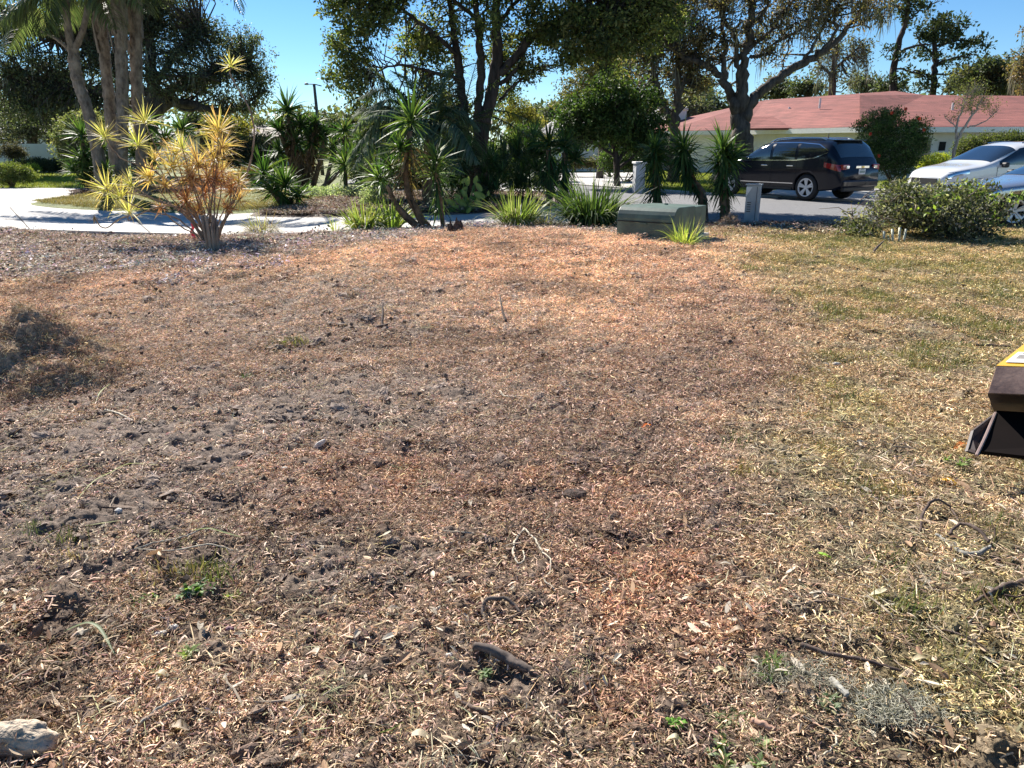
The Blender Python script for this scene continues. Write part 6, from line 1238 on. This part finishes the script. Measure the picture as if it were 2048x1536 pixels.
# ------------------------------------------------------------------ things lying on the ground
def stone(name, label, cat, px, py, sx, sy, sz, rz, mat, seed, parent=None, lift=.35, tilt=0, strat=0):
    c = Gh(px, py); c.z += float(max(fine(c.x, c.y), 0)); n1_, n2_ = 22, 34; th = np.linspace(.001, math.pi-.001, n1_)[:, None]; ph = np.arange(n2_)[None]*2*math.pi/n2_
    d_ = np.stack([np.sin(th)*np.cos(ph), np.sin(th)*np.sin(ph), np.cos(th)+0*ph], -1)
    r_ = 1+.5*(fbm(d_[..., 0]*1.5+seed, d_[..., 1]*1.5+d_[..., 2]*1.7, 1.3, 3, seed)-.5)+.22*(fbm(d_[..., 0]*4+d_[..., 2]*3, d_[..., 1]*4+seed, 2, 3, seed+3)-.5)
    if strat: r_ = r_+strat*np.sin(d_[..., 2]*9+d_[..., 0]*2)
    v = d_*r_[..., None]; v = np.sign(v)*np.abs(v)**.85
    ca, sa = math.cos(rz), math.sin(rz); v = v*np.array([sx, sy, sz]); v = np.stack([v[..., 0]*ca-v[..., 1]*sa, v[..., 0]*sa+v[..., 1]*ca, v[..., 2]+v[..., 0]*tilt], -1)
    v = v+np.array([c.x, c.y, c.z+sz*lift]); i = np.arange(n1_-1)[:, None]*n2_; j = np.arange(n2_)[None]; k = (j+1) % n2_
    mb = MB(); mb.add(v.reshape(-1, 3), np.stack([i+j, i+n2_+j, i+n2_+k, i+k], -1).reshape(-1, 4)); o = mb.build(name, mat, None, True, loc=tuple(c)); tag(o, label, cat); return o
LIME_ = plain('limestone', (.44, .37, .28), .95, var=.25, scale=14, bump=.02, bscale=45, col2=(.26, .20, .15)); PALEST = plain('pale_stone', (.52, .49, .45), .7, var=.12, scale=30, bump=.003)
stone('limestone_rock', 'large rough tan rock at the lower left corner', 'rock', 42, 1490, .112, .046, .042, -.12, LIME_, 3, lift=.55, strat=.05)
stone('pebble', 'upper of two flat pale stones beside the green weed', 'stone', 346, 1258, .018, .011, .010, .2, PALEST, 5, lift=.6)
stone('pebble', 'lower larger of two flat pale stones below the green weed', 'stone', 321, 1270, .022, .015, .009, .3, PALEST, 9, lift=.6)
stone('pebble', 'small dull purple stone right of the two pale stones', 'stone', 459, 1262, .015, .010, .010, 0, plain('purple_stone', (.20, .10, .12), .8, var=.2, scale=40), 7, lift=.6)
stone('pebble', 'small round white stone on the grey sand at left', 'stone', 238, 1028, .016, .014, .012, 0, PALEST, 8, lift=.7)
stone('pebble', 'white pointed chip of stone on the chips left of centre', 'stone', 640, 893, .032, .012, .018, .4, PALEST, 12, lift=.8, tilt=.5)
stone('pebble', 'small white stone below the pointed chip', 'stone', 570, 940, .020, .012, .010, 0, PALEST, 13, lift=.8)
stone('pebble', 'white chip of stone just above the dark log', 'stone', 899, 1318, .013, .009, .007, .3, PALEST, 14, lift=.7)
stone('pebble', 'white pebble in the straw at right', 'stone', 1672, 731, .035, .018, .014, .2, PALEST, 15, lift=.8)
stone('wood_chunk', 'small pale block of wood right of the yellow green blade', 'wood chunk', 447, 956, .012, .01, .014, 0, PALEST, 16, lift=.8)
BARKP = plain('bark_piece_brown', (.20, .13, .09), .9, var=.3, scale=25, bump=.006, bscale=60, col2=(.07, .045, .035))
stone('bark_piece', 'upright brown wedge of bark near the left edge', 'bark piece', 76, 1270, .024, .009, .020, .9, BARKP, 21, lift=.6, tilt=.9)
stone('bark_piece', 'brown bark lump cut by the left edge', 'bark piece', 8, 1310, .022, .014, .026, .2, BARKP, 22, lift=.6)
stone('bark_piece', 'thick brown bark slab by the lower edge left of centre', 'bark piece', 492, 1510, .040, .012, .018, .5, BARKP, 23, lift=.6)
stone('root_clod', 'dark root clod with fibres right of centre', 'root clod', 1150, 992, .06, .045, .020, .2, plain('dark_clod', (.07, .045, .035), .95, var=.3, scale=30, bump=.01, bscale=80), 31, lift=.4)
stone('wood_chunk', 'pale curled bark strip left of the dark log', 'bark piece', 745, 1296, .035, .010, .010, .3, BARKP, 24, lift=.5)
def stick(name, label, cat, pts, rad, mat, lift=None, sides=9, rough=.15, wob=.002, zs=None):
    P = [Gh(a, b_) for a, b_ in pts]; rad = list(np.interp(np.linspace(0, 1, len(P)), np.linspace(0, 1, len(rad)), rad))
    for k, p in enumerate(P): p.z += float(max(fine(p.x, p.y), 0))+rad[k]*.8+.012+.002*min(6, p.y)+(zs[k] if zs else 0)
    Q, r = refine(P, rad, 6, wob); c = P[0]; mb = MB(); mb.tube(Q, r, sides, None, rough, True, int(pts[0][0])); o = mb.build(name, mat, None, True, loc=(c.x, c.y, c.z-rad[0])); tag(o, label, cat); return o
LOGM = bark('log_bark', (.15, .12, .10), (.04, .03, .027), 22, .006, (1, 1, 1)); PALES = plain('pale_twig', (.50, .44, .33), .8, var=.15, scale=30); DKS = bark('dark_stick', (.12, .09, .075), (.05, .035, .03), 26, .003, (1, 1, 1)); GRYS = bark('lichen_stick', (.33, .32, .28), (.13, .12, .10), 30, .003, (1, 1, 1))
stick('log', 'short thick grey brown log with a dark shaded side', 'log', [(948, 1316), (985, 1322), (1020, 1336), (1052, 1352), (1078, 1366)], [.013, .016, .017, .015, .006], LOGM, sides=14, wob=.001)
stick('curled_root', 'brown curled root loop lying above the log', 'root', [(987, 1282), (978, 1262), (966, 1240), (972, 1225), (995, 1218), (1020, 1220), (1043, 1238)], [.004, .005, .007, .008, .008, .007, .004], LOGM, zs=[0, 0, .004, .012, .02, .014, 0])
stick('curled_root', 'dark thin root closing the lower side of the loop', 'root', [(970, 1248), (995, 1252), (1022, 1245), (1036, 1236)], [.003, .004, .004, .003], DKS)
stick('bent_vine', 'pale bent vine loop, left strand, above the curled root', 'vine', [(1048, 1068), (1030, 1092), (1026, 1115), (1036, 1135), (1048, 1128), (1046, 1110)], [.005, .005, .004, .004, .003, .003], PALES)
stick('bent_vine', 'pale long vine strand curving down to the right of the loop', 'vine', [(1050, 1068), (1068, 1088), (1085, 1112), (1100, 1135), (1100, 1155), (1086, 1166), (1100, 1178), (1110, 1190)], [.004, .004, .004, .003, .003, .003, .003, .002], PALES)
stick('twig', 'thin straight pale twig running to the lower edge of the photo', 'twig', [(1082, 1414), (1105, 1445), (1130, 1480), (1168, 1540)], [.0025, .003, .003, .003], PALES)
stick('twig', 'wavy brown twig below the orange patch', 'twig', [(1182, 1312), (1175, 1340), (1176, 1370), (1186, 1400), (1200, 1432), (1204, 1460)], [.002, .003, .0035, .003, .003, .002], DKS)
stick('branch', 'thick dark branch cut by the right edge of the photo', 'branch', [(1944, 1220), (1975, 1205), (2010, 1192), (2035, 1180), (2062, 1160), (2110, 1120)], [.004, .008, .011, .012, .012, .012], DKS)
stick('branch', 'grey lichened forked branch, lower curved limb', 'branch', [(1868, 1084), (1895, 1098), (1925, 1118), (1955, 1120), (1976, 1112)], [.006, .010, .011, .010, .006], GRYS)
stick('branch', 'dark upper limb rising from the lichened branch', 'branch', [(1890, 1090), (1915, 1075), (1950, 1090), (1972, 1106)], [.006, .007, .008, .006], DKS, zs=[0, .02, .03, 0])
stick('branch', 'thin dark branch arching above the lichened fork', 'branch', [(1802, 1098), (1835, 1075), (1845, 1040), (1868, 1025), (1900, 1030), (1920, 1060)], [.004, .006, .007, .006, .004, .003], DKS, zs=[0, 0, .02, .02, .01, 0])
stick('twig', 'straight grey twig in the straw at lower right', 'twig', [(1852, 1264), (1890, 1272), (1935, 1292), (1975, 1315)], [.004, .004, .003, .002], DKS)
stick('twig', 'short brown twig right of the orange patch', 'twig', [(1600, 1234), (1635, 1222), (1668, 1212)], [.002, .004, .003], DKS)
stick('twig', 'thin brown twig sloping below the short one', 'twig', [(1608, 1256), (1645, 1266), (1685, 1280)], [.002, .003, .002], DKS)
stick('branch', 'long dark branch half buried beside the gray moss', 'branch', [(1600, 1300), (1650, 1318), (1700, 1326), (1760, 1340), (1800, 1352)], [.009, .008, .007, .006, .004], DKS)
stick('broken_stick', 'short pale broken stick beside the grey moss', 'stick', [(1660, 1370), (1675, 1385), (1694, 1404)], [.010, .010, .009], GRYS)
stick('broken_stick', 'short pale reddish wood splinter at lower right', 'stick', [(1503, 1452), (1525, 1462), (1548, 1472)], [.008, .009, .007], plain('red_wood', (.42, .25, .17), .8))
stick('twig', 'long straight grey twig at the lower left', 'twig', [(245, 1484), (290, 1455), (335, 1430), (388, 1404)], [.005, .005, .004, .003], GRYS)
stick('twig', 'pale forked stick above the green weed', 'twig', [(268, 1112), (290, 1090), (300, 1075)], [.006, .006, .004], DKS)
stick('twig', 'long thin vine on the chips above the green weed', 'twig', [(250, 1120), (310, 1102), (360, 1085), (400, 1068), (440, 1042)], [.003, .004, .004, .003, .002], GRYS)
stick('twig', 'long tan root thread left of the log', 'twig', [(280, 1115), (350, 1115), (420, 1108), (470, 1112)], [.002, .003, .003, .002], PALES)
stick('twig', 'straight pale stick on the grey sand at left', 'twig', [(212, 832), (240, 840), (268, 850)], [.006, .007, .005], PALES)
stick('twig', 'upright dark twig on the far chips', 'twig', [(764, 662), (766, 655), (768, 640)], [.012, .012, .006], DKS, zs=[0, .05, .14])
stick('twig', 'dark stick lying crosswise by the upright twig', 'twig', [(752, 662), (775, 664)], [.012, .010], DKS)
stick('twig', 'dark forked twig standing on the far chips at centre', 'twig', [(1012, 650), (1004, 638), (1000, 622)], [.012, .01, .004], DKS, zs=[0, .06, .14])
stick('twig', 'curved pale straw on the chips near centre', 'twig', [(1000, 792), (1010, 800), (1036, 802)], [.005, .006, .004], PALES)
stick('twig', 'dark branch on the straw above the machine', 'twig', [(1945, 700), (1980, 698), (2020, 700)], [.007, .010, .006], DKS)
stick('twig', 'dead stick with tip up at the top of the straw', 'twig', [(1745, 512), (1752, 508), (1765, 500)], [.02, .02, .008], DKS, zs=[0, .06, .1])
stick('broken_stick', 'dark brown wood splinter above the lower edge near centre', 'stick', [(925, 1420), (950, 1430), (975, 1440)], [.005, .008, .006], DKS)
stick('twig', 'thin pale twig among leaves at the lower right', 'twig', [(1600, 1448), (1640, 1462), (1672, 1485), (1660, 1510), (1635, 1525)], [.003, .003, .003, .003, .002], PALES)
def strap(name, label, cat, pts, w, col, zs, fold=.3):
    P = [Gh(a, b_) for a, b_ in pts]
    if name == 'palm_strip': w *= .6; zs = [q*.6 for q in zs]; col = tuple(q*.8 for q in col)
    for k, p in enumerate(P): p.z += zs[k]+.018+float(max(fine(p.x, p.y), 0))
    n_ = len(P); Q, ws = refine(P, [w*math.sin(math.pi*(.12+.80*k/(n_-1)))**.6 for k in range(n_)], 6, 0); Q = np.array([tuple(q) for q in Q]); T = np.gradient(Q, axis=0); sd = np.cross(T, [0, 0, 1.]); sd /= np.linalg.norm(sd, axis=1)[:, None]; ws = np.array(ws)[:, None]
    V = np.stack([Q-sd*ws/2+np.array([0, 0, 1])*ws*fold, Q, Q+sd*ws/2+np.array([0, 0, 1])*ws*fold], 1); m_ = len(Q); mb = MB(); i = np.arange(m_-1)[:, None]*3; j = np.arange(2)[None]
    cc = np.tile(np.array(col), (m_*3, 1))*(1+rg.normal(0, .06, (m_*3, 1))); mb.add(V.reshape(-1, 3), np.stack([i+j, i+j+1, i+3+j+1, i+3+j], -1).reshape(-1, 4), np.clip(cc, 0, 1)); o = mb.build(name, LEAF, None, True, loc=tuple(P[0])); tag(o, label, cat); return o
strap('palm_strip', 'long green grey leaf strip arching over the ground at lower left', 'leaf', [(130, 1272), (175, 1266), (200, 1275), (215, 1295), (232, 1320)], .020, (.30, .36, .22), [0, .035, .04, .025, 0])
strap('palm_strip', 'long green leaf blade lying above the weeds', 'leaf', [(385, 1068), (420, 1074), (450, 1078), (484, 1082)], .014, (.20, .28, .06), [0, .02, .02, 0])
strap('palm_strip', 'long yellow green blade lying over the grey sand', 'leaf', [(152, 1012), (190, 985), (225, 960), (262, 938), (318, 937)], .014, (.34, .36, .12), [0, .015, .02, .02, 0])
strap('palm_strip', 'green blade on the grey sand below the dirt mound', 'leaf', [(192, 812), (200, 800), (212, 785), (222, 772)], .018, (.26, .32, .08), [0, .03, .03, 0])
strap('palm_strip', 'yellow green blade on the chips at lower left', 'leaf', [(172, 1062), (210, 1056), (245, 1048)], .012, (.34, .35, .14), [0, .01, 0])
strap('palm_strip', 'green strip of leaf near the lower edge left of centre', 'leaf', [(762, 1484), (785, 1472), (808, 1460)], .012, (.20, .26, .06), [0, .012, 0])
strap('fallen_leaf', 'bright yellow curled leaf in the grass below the machine', 'leaf', [(1880, 968), (1895, 972), (1912, 978)], .045, (.72, .45, .04), [0, .015, 0], .2)
strap('fallen_leaf', 'small tan leaf just left of the bright yellow leaf', 'leaf', [(1858, 975), (1870, 968), (1882, 966)], .022, (.42, .27, .14), [0, .01, 0])
strap('fallen_leaf', 'orange brown leaf at the foot of the machine guard', 'leaf', [(1908, 905), (1920, 900), (1932, 898)], .03, (.50, .17, .05), [0, .02, .01])
strap('fallen_leaf', 'small vivid orange leaf on the chips at centre right', 'leaf', [(1284, 862), (1292, 859), (1302, 858)], .022, (.65, .16, .03), [0, .01, 0])
strap('fallen_leaf', 'single bright green leaf on the straw right of the orange patch', 'leaf', [(1634, 1118), (1645, 1124), (1660, 1128)], .020, (.30, .55, .06), [.01, .015, .01])
for k, (px, py_, s_, col, lb) in enumerate([(1596, 1436, .030, (.62, .52, .30), 'pale yellow oval leaf left of the lower right moss'), (1030, 1510, .022, (.60, .54, .42), 'cream round leaf by the lower edge at centre'), (1075, 1466, .018, (.62, .55, .40), 'cream leaf beside the thin straight twig'), (325, 1358, .026, (.60, .53, .40), 'cream oval leaf standing among the lower left chips'), (842, 1492, .034, (.58, .50, .38), 'pale broken leaf at the lower edge left of centre'), (360, 1470, .040, (.48, .40, .32), 'wide grey tan bark leaf by the long grey twig'), (1750, 1210, .034, (.62, .58, .42), 'long pale leaf in the straw at lower right'), (1475, 1277, .034, (.42, .33, .25), 'grey brown flat leaf under the orange patch'), (1440, 1350, .026, (.62, .56, .36), 'cream leaf left of the low green plants'), (1838, 1330, .030, (.58, .50, .34), 'cream leaf beside the half buried branch'), (770, 1090, .024, (.60, .55, .42), 'white leaf scrap left of the pale vine loop'), (1350, 1495, .024, (.60, .56, .40), 'pale leaf under the small green seedling')]):
    strap('fallen_leaf', lb, 'leaf', [(px-s_*520, py_+rnd.uniform(-5, 5)), (px, py_), (px+s_*520, py_+rnd.uniform(-5, 5))], s_*.8, col, [0, rnd.uniform(.008, .016), 0], rnd.uniform(-.1, .3))
# weeds
def weed(label, px, py, r, h, n, cols, wd=.014, name='weed'):
    c = Gh(px, py); c.z += float(fine(c.x, c.y))+.006; t = thing(name, label, 'weed', c); mb = MB()
    for k in range(max(2, n//14)):
        o = Vector((rnd.gauss(0, r*.35), rnd.gauss(0, r*.35), .0)); m_ = 14; a = rg.random(m_)*6.283; q_ = rg.uniform(.4, 1.2, m_); D = np.stack([np.cos(a)*q_, np.sin(a)*q_, rg.uniform(.3, 1.2, m_)], -1)
        mb.blades(np.tile(np.array(tuple(c+o)), (m_, 1))+np.array([0, 0, .004]), D, rg.uniform(.5, 1.2, m_)*h, wd*rg.uniform(.7, 1.3, m_), rg.uniform(.6, 1.8, m_), palette(m_, cols, .2), 4, .15, .35, 1.)
    mb.build('leaves', LEAF, t); return t
WC = [(.13, .24, .05), (.18, .30, .07), (.09, .17, .04)]
weed('low green weed rosette, left half of the weedy patch at lower left', 282, 1205, .07, .040, 60, WC)
weed('low green weed rosette, right half of the weedy patch at lower left', 385, 1190, .09, .038, 110, WC+[(.10, .14, .07)])
weed('small yellow green weed right of the main weedy patch', 462, 1192, .03, .03, 30, [(.28, .34, .10)])
weed('small dark weed above the purple stone', 462, 1235, .03, .028, 28, [(.11, .15, .08)])
weed('tangled yellow green weed below the pale stones', 280, 1350, .09, .03, 60, [(.27, .29, .12), (.20, .22, .08)], .008)
weed('pale green weed with thin stems below the purple stone', 375, 1315, .05, .035, 36, [(.30, .34, .14)], .008)
weed('grey green seedling under the left end of the log', 972, 1350, .035, .035, 34, [(.13, .18, .09), (.2, .25, .12)])
weed('low dark leafy plants left of the lower right moss', 1468, 1432, .10, .035, 130, [(.10, .14, .055), (.17, .23, .08), (.25, .30, .15)])
weed('green low plants at the bottom edge right of centre', 1500, 1520, .12, .04, 120, [(.14, .22, .06), (.24, .30, .13), (.30, .34, .20)])
weed('grey green weeds right of the pale broken stick', 1640, 1400, .07, .03, 60, [(.22, .27, .17), (.14, .19, .09)])
weed('dark grassy weed under the far edge of the lower right moss', 1545, 1330, .09, .05, 80, [(.10, .16, .045), (.16, .22, .06)], .006)
weed('tiny bright green seedling near the bottom edge', 1352, 1460, .02, .025, 14, [(.16, .32, .05)])
weed('small green weed right of the machine shadow', 1915, 935, .10, .04, 60, [(.15, .24, .06), (.22, .30, .08)], .01)
weed('bright green grass patch at the left end of the far chips', 575, 690, .16, .06, 50, [(.34, .42, .08)], .008)
weed('yellow green sprig on the bark beside the shrub foot', 515, 524, .10, .09, 36, [(.32, .36, .06)], .02)
weed('dark leafy sprig on the chips left of centre', 495, 758, .09, .06, 40, [(.10, .12, .05)], .012)
weed('dark green sprig on the chips right of centre', 1418, 738, .09, .05, 40, [(.10, .12, .05)], .012)
# moss tangles on the ground
def tangle(label, px, py, rx, ry, n, col):
    c = Gh(px, py); t = thing('fallen_moss', label, 'moss tangle', c); mb = MB()
    for k in range(n):
        p = Vector((c.x+rnd.gauss(0, rx*.45), c.y+rnd.gauss(0, ry*.45), c.z+.008)); a = rnd.random()*6.28; pts = [p]
        for s_ in range(5): a += rnd.gauss(0, .9); p = p+Vector((math.cos(a)*.016, math.sin(a)*.016, rnd.gauss(.002, .006))); p.z = max(p.z, c.z+.003); pts.append(p)
        mb.tube(pts, .0009, 3, np.array(col)*rnd.uniform(.7, 1.25), 0, False)
    mb.build('strands', DRY, t); return t
tangle('grey spanish moss tangle in front of the half buried branch', 1600, 1360, .14, .05, 420, (.40, .37, .29))
tangle('large pale grey moss tangle at the lower right', 1780, 1420, .16, .07, 800, (.44, .42, .34))
tangle('grey moss scrap on the straw at upper right', 1790, 520, .5, .15, 160, (.45, .40, .32))
# stump, root mound, dirt heap
c = Gh(910, 474); t = thing('tree_stump', 'small jagged dark stump right of the slim yucca', 'stump', c); mb = MB()
n1_, n2_ = 12, 26; ph = np.arange(n2_)*2*math.pi/n2_; hh = .07+.22*fbm(np.cos(ph)*2, np.sin(ph)*2, 1.7, 3, 5)+.16*(rg.random(n2_))**2; V = []
for k in range(n1_): t_ = k/(n1_-1); r_ = (.19-.09*t_**.6)*(1+.2*np.sin(ph*5+1)*(1-t_)+.12*rg.normal(0, .5, n2_)); V.append(np.stack([c.x+np.cos(ph)*r_, c.y+np.sin(ph)*r_*.8, c.z-.03+hh*t_], -1))
V.append(np.stack([c.x+np.cos(ph)*.03, c.y+np.sin(ph)*.03, np.full(n2_, c.z+.14)], -1)); V = np.array(V); i = np.arange(n1_)[:, None]*n2_; j = np.arange(n2_)[None]; k = (j+1) % n2_
mb.add(V.reshape(-1, 3), np.stack([i+j, i+k, i+n2_+k, i+n2_+j], -1).reshape(-1, 4)); mb.build('wood', BARK_DARK, t)
def heap(name, label, px, py, rx, ry, h, seed, n=90, cat='soil mound', rot=0):
    c = Gh(px, py); u = np.linspace(-1.25, 1.25, n); X_, Y_ = np.meshgrid(u, u); d_ = np.sqrt(X_**2+Y_**2)
    wx, wy = c.x+X_*rx, c.y+Y_*ry; z = h*(np.clip(1-d_**2, 0, 1)**1.1)*(.35+1.5*(fbm(wx, wy, 2.6/rx**.5, 4, seed)-.1)); z = z+.22*np.clip(1.15-d_, 0, 1)*(fbm(wx, wy, 5, 4, seed+2, .6)-.5)*2
    z = z+H(wx, wy)-.06*sst(.9, 1.2, d_); cc = np.array([.38, .29, .21])*(.5+.9*fbm(wx, wy, 5, 3, 7))[..., None]
    mb = MB(); i = np.arange(n-1)[:, None]*n; j = np.arange(n-1)[None]; mb.add(np.stack([wx, wy, z], -1).reshape(-1, 3), np.stack([i+j, i+j+1, i+n+j+1, i+n+j], -1).reshape(-1, 4), np.clip(cc, 0, 1).reshape(-1, 3))
    o = mb.build(name, bpy.data.materials['yard_soil'], None, True, loc=tuple(c)); tag(o, label, cat)
    k = rg.random(d_.shape) < np.where(d_ < .98, .34, 0); P = np.stack([wx[k], wy[k], z[k]], -1); return o, P
o1, P1 = heap('dirt_mound', 'lumpy mound of dark earth and straw at the left edge', -30, 745, 1.05, .95, .36, 4, 110)
o2, P2 = heap('dirt_mound', 'small mound of dirt at the foot of the rightmost shaggy yucca', 1456, 458, .28, .3, .2, 6, 40)
P = np.concatenate([P1, P2]); PRm = [shred_patch(60, .07, .035, .004, .012) for _ in range(3)]+[straw_patch(26, .08, .06) for _ in range(2)]
scatter('mound_litter', 'straw and shreds clinging to the dirt mounds', PRm, P, palette(len(P), [(.54, .42, .29), (.34, .25, .18), (.22, .16, .12), (.46, .35, .25)], .2), rg.uniform(.6, 1.1, len(P)), rotz(len(P), .5), LITTER)

# ------------------------------------------------------------------ joints cut across the concrete
JN = plain('joint_dirt', (.10, .09, .08), .95)
mb = MB()
def strip(a, b_, w, z):
    d = Vector((b_.x-a.x, b_.y-a.y, 0)).normalized(); s_ = Vector((-d.y, d.x, 0))*w/2; a = Vector((a.x, a.y, z)); b_ = Vector((b_.x, b_.y, z)); mb.add([tuple(a-s_), tuple(b_-s_), tuple(b_+s_), tuple(a+s_)], [[0, 1, 2, 3]])
for pa, pb in [((-60, 399), (150, 394)), ((60, 463), (20, 418)), ((300, 470), (255, 430)), ((560, 472), (530, 437)), ((770, 466), (755, 436)), ((-250, 440), (330, 447)), ((120, 393), (60, 379)), ((1180, 372), (1200, 346))]: strip(G(*pa), G(*pb), .03, .054 if pa[0] < 1100 else -.016)
tag(mb.build('driveway_joints', JN), 'dark control joints across the concrete driveway', kind='structure')
for k, (px, py_) in enumerate([(1640, 205), (1905, 215), (1578, 222)]):
    p = W(px, py_, [43.5, 40.5, 45.5][k]); mb = MB(); mb.tube([p-Vector((0, 0, .3)), p+Vector((0, 0, .22))], .06, 8); mb.build('vent_pipe', TRIM, h_main)
